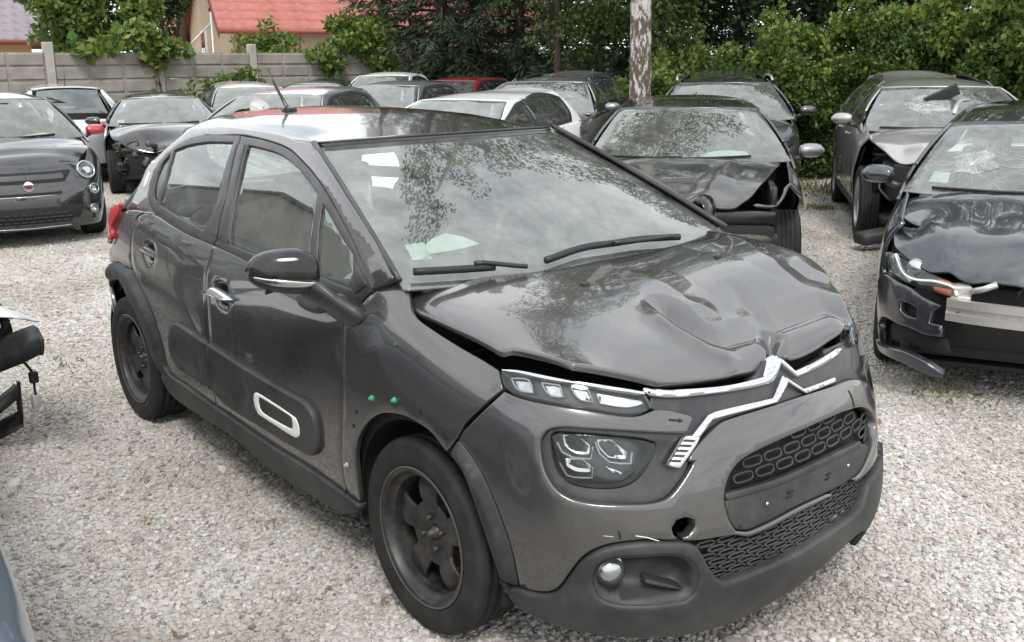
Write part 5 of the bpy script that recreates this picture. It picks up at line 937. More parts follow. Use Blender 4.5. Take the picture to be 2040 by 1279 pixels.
# grilles
panel('plate_holder', h_skin, HD['plate'], PLAST, HERO, step=.02, off=-.006, edge=.006, gap=.004, depth=.03)
panel('intake_back', h_skin, HD['intake'], DARK, HERO, step=.03, off=-.05, gap=-.01)
IT = np.array(HD['intake']); PLT = smooth_poly(np.array(HD['plate']), .03, 60); ITs = smooth_poly(IT, .03, 60)
def ring_tube(S, c, du, dv, rad, off, n=20):
    pts = []
    for k in range(n):
        a = 2*math.pi*k/n; ca, sa = math.cos(a), math.sin(a); e = .45
        pts.append((c[0]+du*math.copysign(abs(ca)**e, ca), c[1]+dv*math.copysign(abs(sa)**(.8), sa)))
    P = spts(S, pts, off); P = np.concatenate([P, P[:1]]); return tube_mesh('grille_cell', P, rad, 5, cap=False)
for r in range(11):
    v = .46+.048*r
    for c in range(-7, 8):
        u = .088*c+(.044 if r % 2 else 0)
        q = np.array([[u, v], [u-.04, v], [u+.04, v], [u, v+.02]])
        if inside(q, ITs).sum() >= 3 and not inside(q[:1]-np.array([[0, .015]]), PLT).any():
            link('grille_cell', ring_tube(h_skin, (u, v), .037, .017, .0045, -.026), PLAST, HERO)
for q in HD['screws']:
    o = link('plate_screw', lathe_mesh('plate_screw', [(0, -.004), (.005, -.003), (.006, 0)], 10), SILV, HERO); o.location = spt(h_skin, q, -.004); o.rotation_euler = (0, 0, math.pi/2)
for q in HD['marks']:
    P = spts(h_skin, [(q[0]-.012, q[1]), (q[0]+.012, q[1])], -.004); tube('plate_slot', P, .003, DARK, HERO, 6)
panel('plate_ridge', h_skin, HD['plate_line'][:4]+[(a, b+.03) for a, b in HD['plate_line'][::-1]], PLAST, HERO, step=.02, off=.002, edge=.005, depth=.02)
LG = smooth_poly(np.array(HD['lower_grille']), .03, 60)
panel('lower_grille', h_skin, HD['lower_grille'], DARK, HERO, step=.03, off=-.05, gap=-.02)
ms = []
for r in range(14):
    v = .06+.026*r
    for c in range(-12, 14):
        u = .07*c+(.035 if r % 2 else 0)
        if inside([(u, v)], LG)[0]:
            ms.append(tube_mesh('bar', spts(h_skin, [(u-.032, v), (u-.02, v+.010), (u+.02, v+.010), (u+.032, v), (u+.02, v-.008), (u-.02, v-.008), (u-.032, v)], -.02), .0042, 5, cap=False))
link('grille_mesh', merge('grille_mesh', ms), PLAST, HERO, kind='stuff')
# headlamp
hl = panel('headlight', h_skin, HD['lamp'], LDARK, HERO, step=.02, off=-.085, edge=.002, depth=.001, gap=-.004)
panel('lamp_rim', h_skin, HD['lamp'], LDARK, hl, step=.015, off=-.014, edge=.003, depth=.07, gap=-.010, holes=[HD['lamp']]) if False else None
for k in '1234': panel('reflector', h_skin, HD['lampC'+k], SILV if k != '4' else CHROME, hl, step=.012, off=-.075, edge=.003, depth=.012, disp=lambda u, v, W, o: -.03*np.minimum(seg_dist(W, o)/.03, 1)**.7)
LITEG = mat('light_guide', (.36, .37, .39), .2)
for k in '123': tube('light_guide', spts(h_skin, HD['lampL'+k], -.045, .05), .0028, LITEG, hl, 6)
panel('lens', h_skin, HD['lamp'], LENS, hl, step=.02, off=-.016, edge=.004, depth=.004, gap=.002)
dl = panel('headlight', h_skin, HD['drl'], LDARK, HERO, step=.015, off=-.030, edge=.003, gap=-.004)
for k in range(3):
    q = HD['drl_cell%d' % k]; tube('light_guide', spts(h_skin, q+q[:1], -.014, .03), .0026, LITEG, dl, 6)
    panel('reflector', h_skin, q, SILV, dl, step=.012, off=-.022, edge=.002, disp=lambda u, v, W, o: -.01*np.minimum(seg_dist(W, o)/.015, 1))
panel('turn_signal', h_skin, HD['drl_turn'], mat('ribbed_reflector', (.62, .62, .64), .25, .8, bump=(160, .6, .002)), dl, step=.015, off=-.020, edge=.002)
panel('lens', h_skin, HD['drl'], LENS, dl, step=.015, off=.001, edge=.004)
panel('drl_trim', h_skin, HD['drl_chrome'], CHROME, HERO, step=.010, off=.009, edge=.004, bow=.008, gap=-.004)
for k in ('drl', 'lamp'): # far-side lamps
    panel('headlight', h_skin, mirr(HD[k]), LDARK, HERO, step=.03, off=-.03, gap=-.004); panel('lens', h_skin, mirr(HD[k]), LENS, HERO, step=.03, off=.0, edge=.004)
for k in ('chev_up_r', 'chev_up_l', 'chev_lo_r', 'chev_lo_l'): panel('chevron_bar', h_skin, HD[k], CHROME, HERO, step=.009, off=.018, edge=.004, bow=.016, gap=-.004, depth=.028, corner=26)
mk = panel('marker_block', h_skin, HD['marker'], mat('silver_trim', (.62, .62, .62), .3, .8), HERO, step=.012, off=.006, edge=.004)
for k in range(5): panel('marker_rib', h_skin, HD['marker_rib%d' % k], LDARK, mk, step=.01, off=.008, edge=.001, depth=.004, gap=0)
panel('bracket_hole', h_skin, HD['arrow'], DARK, HERO, step=.01, off=.0015, edge=.0005, depth=.001, gap=0)
SCR = mat('bare_scratch', (.6, .59, .56), .5)
tube('scratch', spts(h_skin, HD['scratch1'], .001, .01), .0018, SCR, HERO, 5); tube('scratch', spts(h_skin, HD['scratch2'], .0005), .0009, SCR, HERO, 5); tube('scratch', spts(h_skin, HD['scratch3'], .0006), .004, DARK, HERO, 6, squash=.3)
tube('bumper_crack', spts(h_skin, HD['bumper_seam'], .0012, .02), .0016, DARK, HERO, 5)

# -- crumpled bonnet
def pl_d(u, v, pts):
    return seg_dist(np.stack([u, v], 1), pts, closed=False)
def hood_post(u, v, P):
    z = np.zeros(len(u))
    for pts, amp, wd in HOOD_CREASES: d = np.maximum(0, 1-np.sqrt(pl_d(u, v, pts)**2+6e-6)/wd); z += amp*d*(1+.25*d)*.8
    for pts, amp, wd in HOOD_FOLDS: z += amp*np.exp(-(pl_d(u, v, pts)/wd)**2)
    z += .0025*np.sin(9*u+4*v+1)*np.sin(7*v-3*u)*np.clip((u-.05)/.4, 0, 1)
    P = P.copy(); P[:, 2] += z
    for (cx, cy, rx, ry, dz) in HOOD_BOWLS: P[:, 2] += dz*np.exp(-((u-cx)/rx)**2-((v-cy)/ry)**2)
    return P
HOOD_CREASES = [(HD['hd_lip'], -.034, .085), (HD['hd_c1'], .010, .10), (HD['hd_c2'], -.007, .06), (HD['hd_c3'], .009, .12), (HD['hd_c4'], -.010, .07), (HD['hd_c5'], .006, .05), (HD['hd_notch'], -.06, .045)]
HOOD_FOLDS = [(HD['hd_lip2'], .024, .05), (HD['hd_ridge'], .006, .05)]
HOOD_BOWLS = [(*HD['hd_bowl'][0], .14, .24, -.022), (*HD['hd_bowl'][1], .15, .22, -.016)]
h_hood2 = Grid(h_hood.c, h_hood.ku, h_hood.kv); h_hood2.post = hood_post
panel('hood', h_hood2, HD['hood'], PAINT, HERO, step=.0085, edge=.007, depth=.012, gap=0)
for k in ('nozzle', 'nozzle2'):
    o = box('washer_nozzle', (.018, .030, .010), spt(h_hood2, HD[k][0], .003), PLAST, HERO, bev=.003, rot=(0, .1, .1))
box('latch_panel', (.10, .90, .04), (.56, 0, .80), DARK, HERO, bev=.01)

# -- greenhouse
for mir in (False, True):
    fr = panel('window_frame', h_green, HD['frame_rear'], TRIM, HERO, holes=[HD['glass_rear'], HD['glass_quarter_rear']], off=.004, step=.022, edge=.004, mirror=mir, gap=0)
    f2 = panel('window_frame', h_green, HD['frame_front'], TRIM, HERO, holes=[HD['glass_front'], HD['glass_quarter_front']], off=.004, step=.022, edge=.004, mirror=mir, gap=0)
    for k in ('glass_rear', 'glass_quarter_rear', 'glass_front', 'glass_quarter_front'):
        panel('side_window', h_green, HD[k], GLASS if k != 'glass_quarter_rear' else BLACKG, HERO, off=-.004, step=.03, edge=.001, depth=.003, gap=-.012, mirror=mir)
    for k in ('bpillar_rear', 'bpillar_front'): panel('pillar', h_green, HD[k], TRIM, HERO, off=.008, step=.025, edge=.003, gap=.002, mirror=mir)
    panel('sail_trim', h_green, HD['sail'], TRIM, HERO, off=.008, step=.02, edge=.003, mirror=mir)
    panel('pillar', h_green, HD['pillar_side'], PAINT, HERO, step=.02, off=.005, edge=.005, gap=.002, mirror=mir)
    panel('pillar', h_green, HD['c_pillar'], PAINT, HERO, step=.022, edge=.004, gap=.002, mirror=mir)
    panel('pillar_sticker', h_green, HD['pillar_sticker'], WHITEP, HERO, step=.02, off=.002, edge=.0005, depth=.001, mirror=mir); panel('pillar_sticker', h_green, HD['pillar_sticker2'], WHITEP, HERO, step=.02, off=.002, edge=.0005, depth=.001, mirror=mir)
ROOFM = mat('black_roof', (.012, .012, .013), .2, coat=1, dust=((.34, .30, .26), .14, 5))
panel('roof', h_roof, [(0, -.975), (.12, -.985), (.5, -.985), (.97, -.97), (1, -.9), (1, .9), (.97, .97), (.5, .985), (.12, .985), (0, .975), (0, .5), (0, 0), (0, -.5)], ROOFM, HERO, step=.03, off=.004, edge=.006, gap=0)
fri = [(max(.03, u), v) for u, v in HD['frit']]
wb = [(.004, -.985), (.5, -.99), (1.05, -.985), (1.05, -.5), (1.05, 0), (1.05, .5), (1.05, .985), (.5, .99), (.004, .985), (.004, .5), (.004, 0), (.004, -.5)]
fr_in = [(.075, -.86), (.12, -.89), (.5, -.90), (.88, -.90), (.955, -.84), (.965, -.4), (.965, 0), (.965, .4), (.955, .84), (.88, .90), (.5, .90), (.12, .89), (.075, .86), (.065, .4), (.065, 0), (.065, -.4)]
panel('windshield', h_wind, wb, WGLASS, HERO, step=.04, off=-.012, edge=.002, depth=.003, gap=0)
panel('windshield_border', h_wind, wb, mat('frit_black', (.02, .02, .021), .4), HERO, holes=[fr_in], step=.03, off=-.018, edge=.001, depth=.001, gap=0)
for mir in (-1, 1):
    tube('windshield_seal', spts(h_wind, [(t, mir*.992) for t in np.linspace(0, 1.02, 12)], .005), .011, TRIM, HERO, 6)
tube('windshield_seal', spts(h_wind, [(.0, t) for t in np.linspace(-.98, .98, 16)], .003), .005, TRIM, HERO, 6)
# hatch window
RWIN = [(.05, -.85), (.90, -.90), (.90, .90), (.05, .85)]
hx = lambda u, v: np.stack([-2.44-.40*u-.10*(1-v*v), -v*(.49+.11*u), 1.41-.36*u+.02*(1-v*v)], -1)
panel('rear_window', Field(hx, (0, 1, -1, 1)), RWIN, GLASS, HERO, step=.06, off=-.004)
panel('tailgate', Field(hx, (-.3, 1.3, -1.6, 1.6)), [(-.10, -1.02), (.3, -1.10), (.7, -1.13), (1.08, -1.16), (1.08, 1.16), (.7, 1.13), (.3, 1.10), (-.10, 1.02)], PAINT, HERO, step=.05, holes=[RWIN], edge=.006)
box('cowl', (.16, 1.36, .03), (-.10, 0, 1.035), TRIM, HERO, bev=.01)
def wiper(bl, armk, off=.018):
    w_ = tube('wiper', spts(h_wind, HD[bl], off, .05), .010, mat('wiper_rubber', (.010, .010, .011), .5), HERO, 6, squash=1.3)
    tube('wiper_arm', spts(h_wind, HD[armk], off+.014, .05), .010, mat('wiper_arm_black', (.012, .012, .013), .4), w_, 6, squash=.8)
wiper('wiper1', 'wiper1_arm'); wiper('wiper2', 'wiper2_arm')
ab = spt(h_roof, HD['antenna'][0], .0)
an = tube('antenna', [ab+Vector((0, 0, -.005)), ab+Vector((-.0, 0, .02)), ab+Vector((-.10, .0, .11)), ab+Vector((-.17, .0, .19))], [.011, .009, .006, .004], BLACKG, HERO, 8)
box('antenna_base', (.085, .045, .026), ab+Vector((.02, 0, .008)), BLACKG, HERO, bev=.01)
# door mirror
def mirror_surf(u, v):       # u: outer end 0 .. inner end 1, v: angle
    u = 1-u
    k = 4*u*(1-u); s = np.clip(1-(2*np.abs(u-.45)/1.1)**3.0, .02, 1)**.5
    y = -.905-.185*u; cx = -.400-.08*u; cz = 1.098+.012*u
    rx = .070*s*(1.05-.30*u); rz = .086*s*(1.05-.30*u)
    c, sn = np.cos(v), np.sin(v)
    return np.stack([cx+rx*np.sign(c)*np.abs(c)**.85, y, cz+rz*np.sign(sn)*np.abs(sn)**.9*np.where(sn < 0, .8, 1)], -1)
MS = Field(mirror_surf, (0, 1, -math.pi, math.pi))
for mir in (False, True):
    mo = panel('mirror', MS, [(0.005, -.12), (.005, 2.9), (.5, 2.9), (.995, 2.9), (.995, -.12), (.5, -.12)], BLACKG, HERO, step=.012, edge=.002, depth=.004, gap=0, mirror=mir)
    panel('mirror_strip', MS, [(.90, -.40), (.90, -.22), (.5, -.14), (.06, -.12), (.03, -.36), (.3, -.50), (.65, -.48)], CHROME, mo, step=.010, off=.004, edge=.003, depth=.004, gap=0, mirror=mir)
    panel('mirror_shell', MS, [(.005, -2.9), (.005, -.10), (.5, -.10), (.995, -.10), (.995, -2.9), (.5, -2.9)], TRIM, mo, step=.012, off=-.002, edge=.002, depth=.004, gap=0, mirror=mir)
    sg = -1 if not mir else 1
    g = box('mirror_glass', (.006, .13, .09), (-.468, sg*.992, 1.09), SILV, mo, rot=(0, 0, sg*-.46), bev=.002)
    ft = panel('mirror_foot', h_skin, HD['mirror_foot'], TRIM, HERO, off=.02, edge=.012, step=.012, depth=.03, gap=0, mirror=mir)
    link('mirror_arm', loft_mesh('mirror_arm', [[(cx+.5*dx*math.cos(a), sg*y, z+.5*dz*math.sin(a)) for a in np.linspace(0, 2*math.pi, 12, endpoint=False)] for (cx, y, z, dx, dz) in ((-.34, .80, .965, .22, .11), (-.345, .84, .98, .17, .09), (-.37, .88, 1.02, .14, .08), (-.40, .935, 1.07, .11, .09))]), TRIM, ft)

# -- cabin
def seat(x, y, parent, hd=True):
    s = link('seat', box_mesh('seat', (.50, .50, .16), (x, y, .52), (0, -.12, 0), .06, 3), SEATM, parent)
    link('backrest', box_mesh('backrest', (.16, .48, .62), (x-.30, y, .84), (0, -.30, 0), .06, 3), SEATM, s)
    if hd: link('headrest', box_mesh('headrest', (.10, .27, .19), (x-.42, y, 1.20), (0, -.22, 0), .045, 3), SEATM, s)
seat(-1.05, -.36, HERO); seat(-1.05, .36, HERO)
link('seat', box_mesh('seat', (.48, 1.20, .16), (-1.95, 0, .52), (0, -.1, 0), .06, 3), SEATM, HERO); link('backrest', box_mesh('backrest', (.16, 1.20, .58), (-2.27, 0, .80), (0, -.35, 0), .06, 3), SEATM, HERO)
for y in (-.38, .38): link('headrest', box_mesh('headrest', (.10, .26, .17), (-2.38, y, 1.14), (0, -.2, 0), .04, 3), SEATM, HERO)
link('dashboard', box_mesh('dashboard', (.62, 1.36, .20), (-.46, 0, .915), (0, .06, 0), .06, 3), DASHM, HERO)
link('instrument_hood', box_mesh('instrument_hood', (.26, .38, .10), (-.62, .36, 1.02), (0, .1, 0), .04, 3), DASHM, HERO)
stw = link('steering_wheel', lathe_mesh('steering_wheel', [(.175+.014*math.cos(a), .014*math.sin(a)) for a in np.linspace(0, 2*math.pi, 9)], 36, axis='X'), DASHM, HERO); stw.location = (-.84, .36, .99); stw.rotation_euler = (0, -.4, 0)
link('steering_hub', box_mesh('steering_hub', (.05, .16, .12), (0, 0, 0), (0, 0, 0), .03, 3), DASHM, stw)
box('cabin_floor', (2.3, 1.3, .04), (-1.35, 0, .36), DARK, HERO)
link('rearview_mirror', box_mesh('rearview_mirror', (.035, .24, .075), (-.80, .03, 1.335), (0, .15, .15), .02, 3), mat('mirror_back', (.015, .02, .018), .4), HERO)
panel('camera_box', h_wind, [(.04, -.14), (.30, -.06), (.34, 0), (.30, .06), (.04, .14)], mat('frit_black', (.02, .02, .021), .4), HERO, step=.03, off=-.030, edge=.004, depth=.02, gap=0)
panel('headliner', h_roof, [(.03, -.9), (.97, -.9), (.97, .9), (.03, .9)], mat('headliner_cloth', (.42, .42, .40), .9), HERO, step=.1, off=-.05, edge=.002, gap=0)
dp = panel('paper_sheet', h_wind, HD['dash_paper'], PAPER, HERO, step=.03, off=-.05, edge=.0008, depth=.0005, gap=0)
stk = panel('windshield_sticker', h_wind, HD['sticker'], PAPER, HERO, step=.03, off=-.024, edge=.0005, depth=.0005, gap=0)
# added white sheet standing in for the bright view through the rear window
def fold(u, v): return np.stack([-1.25+.34*u+.02*np.sin(9*v), -.44+.10*u+.02*np.sin(11*u+3*v), 1.36-.30*v-.05*u], -1)
panel('bright_view_sheet', Field(fold, (0, 1, 0, 1)), [(0, 0), (.9, .02), (1, .5), (.7, 1), (.25, .8), (0, .5)], mat('bright_view_white', (.78, .80, .76), .8), HERO, step=.03, edge=.004, depth=.004)

# -- wheels
WT, WR = wheel_meshes('hero_', .315, .205, .222); WS = star_disc('hero_', .222, .1025)
for x, y, sd in ((0, -.705, -1), (-2.54, -.705, -1), (0, .705, 1), (-2.54, .705, 1)):
    o = build_wheel(HERO, (x, y, .315), sd, .315, .205, .222, meshes=(WT, WR, WS), rot=0 if x == 0 else .5)
    for k in range(4):
        a = math.radians(20+90*k); b = link('wheel_bolt', hex_mesh('wheel_bolt', .0095, .016, None), STEELB, o); b.location = (.050*math.cos(a), -.040, .050*math.sin(a))
    b = link('hub_nut', lathe_mesh('hub_nut', [(0, -.030), (.009, -.030), (.012, -.026), (.014, -.012), (.022, -.010), (.022, .02)], 12), STEELB, o); b.location = (0, -.035, 0)
    re_ = link('rim_edge', lathe_mesh('rim_edge', [(.2235, -.0945), (.2275, -.0975), (.2235, -.0995), (.219, -.098), (.2235, -.0945)], 48), mat('worn_rim_edge', (.075, .07, .068), .4), o)
    d = link('brake_disc', lathe_mesh('brake_disc', [(0, 0), (.075, 0), (.076, .02), (.132, .02), (.132, .042), (.06, .042)], 40), RUST, o); d.location = (0, .005, 0)
    link('tread_slots', tread_slots(.315, .205), DARK, o, kind='stuff')
# ================================================================== the other cars in the yard
TYREW = .19
_WM = {}
def wheel_set(R):
    k = round(R, 2)
    if k not in _WM:
        Rr = R*.69; t, r = wheel_meshes('car_', R, .20, Rr, n=40); _WM[k] = (t, r, star_disc('car_', Rr, .10))
    return _WM[k]
ALLOY = mat('alloy_wheel', (.42, .42, .43), .35, .7, dust=((.2, .18, .16), .4, 10))
def nrm_off(S, uv, off): return spt(S, uv, off)
def yz(S, side, pts, s0=None):
    """outline given as (y, z) seen from the front, placed on a skin"""
    out = []
    for y, z in pts:
        g = (math.copysign(min(abs(y)*1.15, 1.2), y), .7); out.append(tuple(find_uv(S, (y, z), [1, 2], g)))
    return out
def yzr(S, pts):
    out = []
    for y, z in pts:
        g = (S.dom[0]+max(.02, (abs(y))*1.1), .6); out.append(tuple(find_uv(S, (-abs(y), z), [1, 2], g)))
    return out
def mirror_pod(parent, loc, side, m, sc=1., hd=0.):
    rings = []
    for t in np.linspace(0, 1, 7):
        k = max(.05, 1-(2*abs(t-.45)/1.12)**3)**.5; y = side*(.20*t); rings.append([(.062*k*sc*math.cos(a)-.05*t, y*sc, .064*k*sc*math.sin(a)*(1 if math.sin(a) > 0 else .8)) for a in np.linspace(0, 2*math.pi, 14, endpoint=False)])
    o = link('mirror', loft_mesh('mirror', rings), m, parent); o.location = loc; o.rotation_euler = (0, 0, hd)
    link('mirror_arm', loft_mesh('mirror_arm', [[(.02*math.cos(a)-.01, side*y, z+.022*math.sin(a)) for a in np.linspace(0, 2*math.pi, 8, endpoint=False)] for y, z in ((-.07, -.075), (-.01, -.06), (.05, -.03))]), TRIM, o); return o
FILM = {}
def build_car(pose, spec, pm, label, group='salvage cars parked in the yard', cut=0., roof_mat=None, hood=True, hood_post=None, step=.05, lamps=True, front=True, mirrors=(1, 1), mirror_mat=None, arch_front=True, fullcut=None, glassm=None, hoodpoly=None, rails=False, seats=True, cat='car', steel=False, wind=True):
    s = spec; sf = car_surfs(s); sk, gr, wi, rf, ho = sf['skin'], sf['green'], sf['wind'], sf['roof'], sf['hood']; R = s['R']; wb = s['wb']; hw = s['W']/2
    root = empty('parked_car', (pose[0], pose[1], 0), math.radians(pose[2]), label, cat, group); root['kindless'] = 0; del root['kindless']
    smin = sk.dom[0]; gm = glassm or GLASS
    sx = lambda x: find_uv(sk, (x, .55), [0, 2], (smin+(x-sk(smin, .5)[0, 0])+.6, .5))[0]
    sR, sF = sx(-wb), sx(0.)
    A = R+.05
    ar = arch_poly(sk, -wb, R, A, s_guess=sR, n=14, lo=.24); af = arch_poly(sk, 0, R, A, s_guess=sF, n=14, lo=.24)
    for sgn, mir in ((-1, False), (1, True)):
        c = cut[0 if not mir else 1] if isinstance(cut, tuple) else cut
        if c < sF:     # front corner torn away: body stops behind the wheel
            poly = [(smin, .02), (ar[0][0]-.01, .02)]+ar+[(ar[-1][0]+.01, .02), (af[0][0]-.01, .02)]+af[:6]+[(sF+.05, .93), (sF+.10, 1), (sF-.35, 1), (sF-.8, 1), (sR+.8, 1), (sR+.2, 1), (smin+.5, 1), (smin, 1)]
        else:
            poly = [(smin, .02), (ar[0][0]-.01, .02)]+ar+[(ar[-1][0]+.01, .02), (af[0][0]-.01, .02)]+af+[(af[-1][0]+.01, .02), (c, .02), (c, .5), (c, 1), (sF+.4, 1), (sF, 1), (sF-.35, 1), (sF-.8, 1), (sR+.8, 1), (sR+.2, 1), (smin+.5, 1), (smin, 1)]
        panel('body_side', sk, poly, pm, root, step=step, edge=.003, gap=0, depth=.015, mirror=mir)
        # door gaps, handles, sill
        for xg in (-.36*wb/2.54*1.0, -wb*.515, -wb*.80):
            u = sx(xg); tube('door_gap', [np.array(p)*[1, -1 if mir else 1, 1] for p in spts(sk, [(u, v) for v in (.16, .4, .6, .8, .99)], .0005)], .0045, DARK, root, 4)
        for xg in (-wb*.45, -wb*.76):
            p = spt(sk, (sx(xg), .84), .012); o = box('door_handle', (.18, .03, .028), (p.x, p.y*(-1 if mir else 1), p.z), pm, root, bev=.01)
        panel('sill_cladding', sk, [(ar[-1][0]+.02, .0), (ar[-1][0]+.02, .12), (af[0][0]-.02, .12), (af[0][0]-.02, .0)], PLAST, root, step=.12, off=.006, gap=0, mirror=mir)
        # greenhouse
        zb, zbr, zt, zq, xc, xt, xq = s['zb'], s['zbr'], s['zt'], s['zq'], s['xc'], s['xt'], s['xq']; xw = s.get('xw', -wb-.3); zc = s['zc']
        bx = xc-.10; bz = zc+.02
        fo_ = [(bx-.10, zb+.015), (bx-.06, zb+.09), (bx+(xt-bx)*.55-.05, bz+(zt-bz)*.55), (xt-.10, zt-.035), (xt-.32, zt-.006), ((xt+xq)/2, max(zt, zq)+.0), (xq+.42, zq-.012), (xq+.16, zq-.06), (xw+.30+(xq-xw)*.35, zbr+(zq-zbr)*.35), (xw+.46, zbr+.02), (xw+1.0, zbr*.6+zb*.4+.012), ((xw+bx)/2, (zb*.5+zbr*.5)+.012)]
        xb = -wb*.50; zmid = (zb+zbr)/2
        gl_f = [(bx-.14, zb+.045), (bx+(xt-bx)*.55-.09, bz+(zt-bz)*.50), (xt-.14, zt-.075), (xt-.34, zt-.045), (xb+.03, max(zt, zq)-.045), (xb+.05, zmid+.045)]
        gl_r = [(xb-.05, zmid+.045), (xb-.03, max(zt, zq)-.045), (xq+.44, zq-.055), (xq+.26, zq-.10), (xw+.40+(xq-xw)*.35, zbr+(zq-zbr)*.33), (xw+.56, zbr+.055)]
        panel('window_frame', gr, fo_, TRIM, root, holes=[gl_f, gl_r], off=.003, step=.05, edge=.003, gap=0, mirror=mir)
        for g in (gl_f, gl_r): panel('side_window', gr, g, gm, root, off=-.002, step=.09, edge=.001, depth=.002, gap=-.008, mirror=mir)
        out = [(xc+.10, zb-.03), (bx+.01, bz), (bx+(xt-bx)*.5, bz+(zt-bz)*.5+.025), (xt, zt), (xt-.25, zt+.002), ((xt+xq)/2, (zt+zq)/2+.012), (xq+.1, zq), (xq-.03, zq-.02), (xw+(xq-xw)*.5-.07, (zbr+zq)/2), (xw-.07, zbr), (xw-.04, zbr-.06), (xw+.6, zbr-.05), ((xw+xc)/2, (zb+zbr)/2-.045)]
        panel('pillar', gr, out, pm, root, holes=[fo_], step=.05, edge=.003, gap=0, mirror=mir)
        panel('inner_shell', sk, [(smin+.02, .04), (ar[0][0]-.01, .04)]+ar+[(ar[-1][0]+.01, .04), (af[0][0]-.01, .04)]+af[:7]+[(sF, .86), (sR+.5, .86), (smin+.02, .86)], DARK, root, step=.15, off=-.05, edge=.002, depth=.003, gap=0, mirror=mir)
        if mirrors[0 if not mir else 1]: mirror_pod(root, (xc-.34, sgn*(hw+.015), zb+.065), sgn, mirror_mat or pm)
        tl = panel('tail_lamp', sk, [(sR-.52, .70), (sR-.50, .93), (sR-.75, .95), (sR-.80, .72)], REDL, root, off=.004, step=.06, mirror=mir)
        ln = link('wheel_liner', lathe_mesh('wheel_liner', [(A+.01, -.08), (A+.01, .14), (.10, .14)], 20, arc=(math.radians(-10), math.radians(190))), DARK, root); ln.location = (-wb, sgn*(hw-.16), R); ln.scale = (1, 1 if sgn < 0 else -1, 1)
        if c >= sF:
            l2 = ln.copy(); COL.objects.link(l2); l2.location.x = 0
        for x in (0, -wb):
            o = build_wheel(root, (x, sgn*(hw-.135), R), sgn, R, .2, R*.69, meshes=wheel_set(R), rot=.4*x, rim_mat=STEELB if steel else ALLOY)
    rp = [(0, -.97), (.12, -.985), (.5, -.985), (.95, -.97), (1, -.88), (1, 0), (1, .88), (.95, .97), (.5, .985), (.12, .985), (0, .97), (0, .5), (0, 0), (0, -.5)]
    panel('roof', rf, rp, roof_mat or pm, root, step=.07, off=.003, edge=.005, gap=0)
    wb_ = [(.004, -.985), (.5, -.99), (1.05, -.985), (1.05, 0), (1.05, .985), (.5, .99), (.004, .985), (.004, 0)]
    wi_in = [(.075, -.88), (.5, -.91), (.93, -.90), (.955, 0), (.93, .90), (.5, .91), (.075, .88), (.06, 0)]
    if wind: panel('windshield', wi, wb_, WGLASS, root, step=.08, edge=.002, depth=.003, gap=0)
    panel('windshield_border', wi, wb_, mat('frit_black', (.02, .02, .021), .4), root, holes=[wi_in], step=.06, off=-.006, edge=.001, depth=.001, gap=0)
    for k, (d0, a0) in enumerate((((.985, -.80), (.965, -.05)), ((.985, -.10), (.955, .62)))):
        tube('wiper', spts(wi, [d0, ((d0[0]+a0[0])/2, (d0[1]+a0[1])/2), a0], .012), .009, mat('wiper_rubber', (.010, .010, .011), .5), root, 5)
    zr0, zq0 = s['zbr'], s['zq']
    def rw(u, v): return np.stack([xq-.02+(xw-xq)*u-.05*(1-v*v), -v*(s['wr']-.10+.12*u), zq-.0+(zbr-zq)*u+.02*(1-v*v)], -1)
    panel('rear_window', Field(rw, (0, 1, -1, 1)), [(0.03, -.97), (.97, -.98), (.97, .98), (.03, .97)], gm, root, step=.12)
    # bonnet
    h2 = ho
    if hood_post: h2 = Field(lambda x, y: hood_post(x, y, ho(x, y)), ho.dom)
    hb = hw-.115; fo = s['fo']; hp_ = hoodpoly or [(xc-.16, -hb), (xc-.10, -hb*.5), (xc-.08, 0), (xc-.10, hb*.5), (xc-.16, hb), (0, hb+.015), (fo*.45, hb-.01), (fo-.32, hb-.10), (fo-.20, hb*.72), (fo-.10, hb*.35), (fo-.09, 0), (fo-.10, -hb*.35), (fo-.20, -hb*.72), (fo-.32, -hb+.10), (fo*.45, -hb+.01), (0, -hb-.015)]
    if hood: panel('hood', h2, hp_, pm, root, step=min(step, .035) if hood_post else step, edge=.006, depth=.012, gap=0)
    box('underbody', (wb+fo+.3, 2*hw-.42, .06), (-wb/2+.1, 0, .27), DARK, root)
    box('engine_bay', (fo+.05, 2*hw-.52, .34), (fo*.28, 0, s['zh']-.32), DARK, root, bev=.04)
    box('cowl', (.20, 2*hw-.34, .03), (xc-.06, 0, zc-.025), TRIM, root, bev=.01)
    if seats:
        kz = s['zb']-.98
        for y in (-.36, .36):
            st = link('seat', box_mesh('seat', (.48, .48, .16), (xc-.95, y, .52+kz), (0, -.1, 0), .06, 2), SEATM, root); link('backrest', box_mesh('backrest', (.15, .46, .58), (xc-1.25, y, .84+kz), (0, -.3, 0), .05, 2), SEATM, st); link('headrest', box_mesh('headrest', (.10, .25, .17), (xc-1.37, y, 1.19+kz), (0, -.2, 0), .04, 2), SEATM, st)
        link('seat', box_mesh('seat', (.16, 1.15, .62), (-wb+.25, 0, .80+kz), (0, -.3, 0), .05, 2), SEATM, root)
        link('dashboard', box_mesh('dashboard', (.55, 2*hw-.36, .20), (xc-.38, 0, zc-.13), (0, .05, 0), .06, 2), DASHM, root)
        sw = link('steering_wheel', lathe_mesh('steering_wheel', [(.175+.014*math.cos(a), .014*math.sin(a)) for a in np.linspace(0, 2*math.pi, 7)], 24, axis='X'), DASHM, root); sw.location = (xc-.72, .36, zc-.02); sw.rotation_euler = (0, -.4, 0)
        link('rearview_mirror', box_mesh('rearview_mirror', (.03, .22, .07), (xt+.16, .0, zt-.06), (0, .1, 0), .02, 2), DARK, root)
        box('cabin_floor', (wb-.2, 2*hw-.4, .04), (-wb/2, 0, .40), DARK, root)
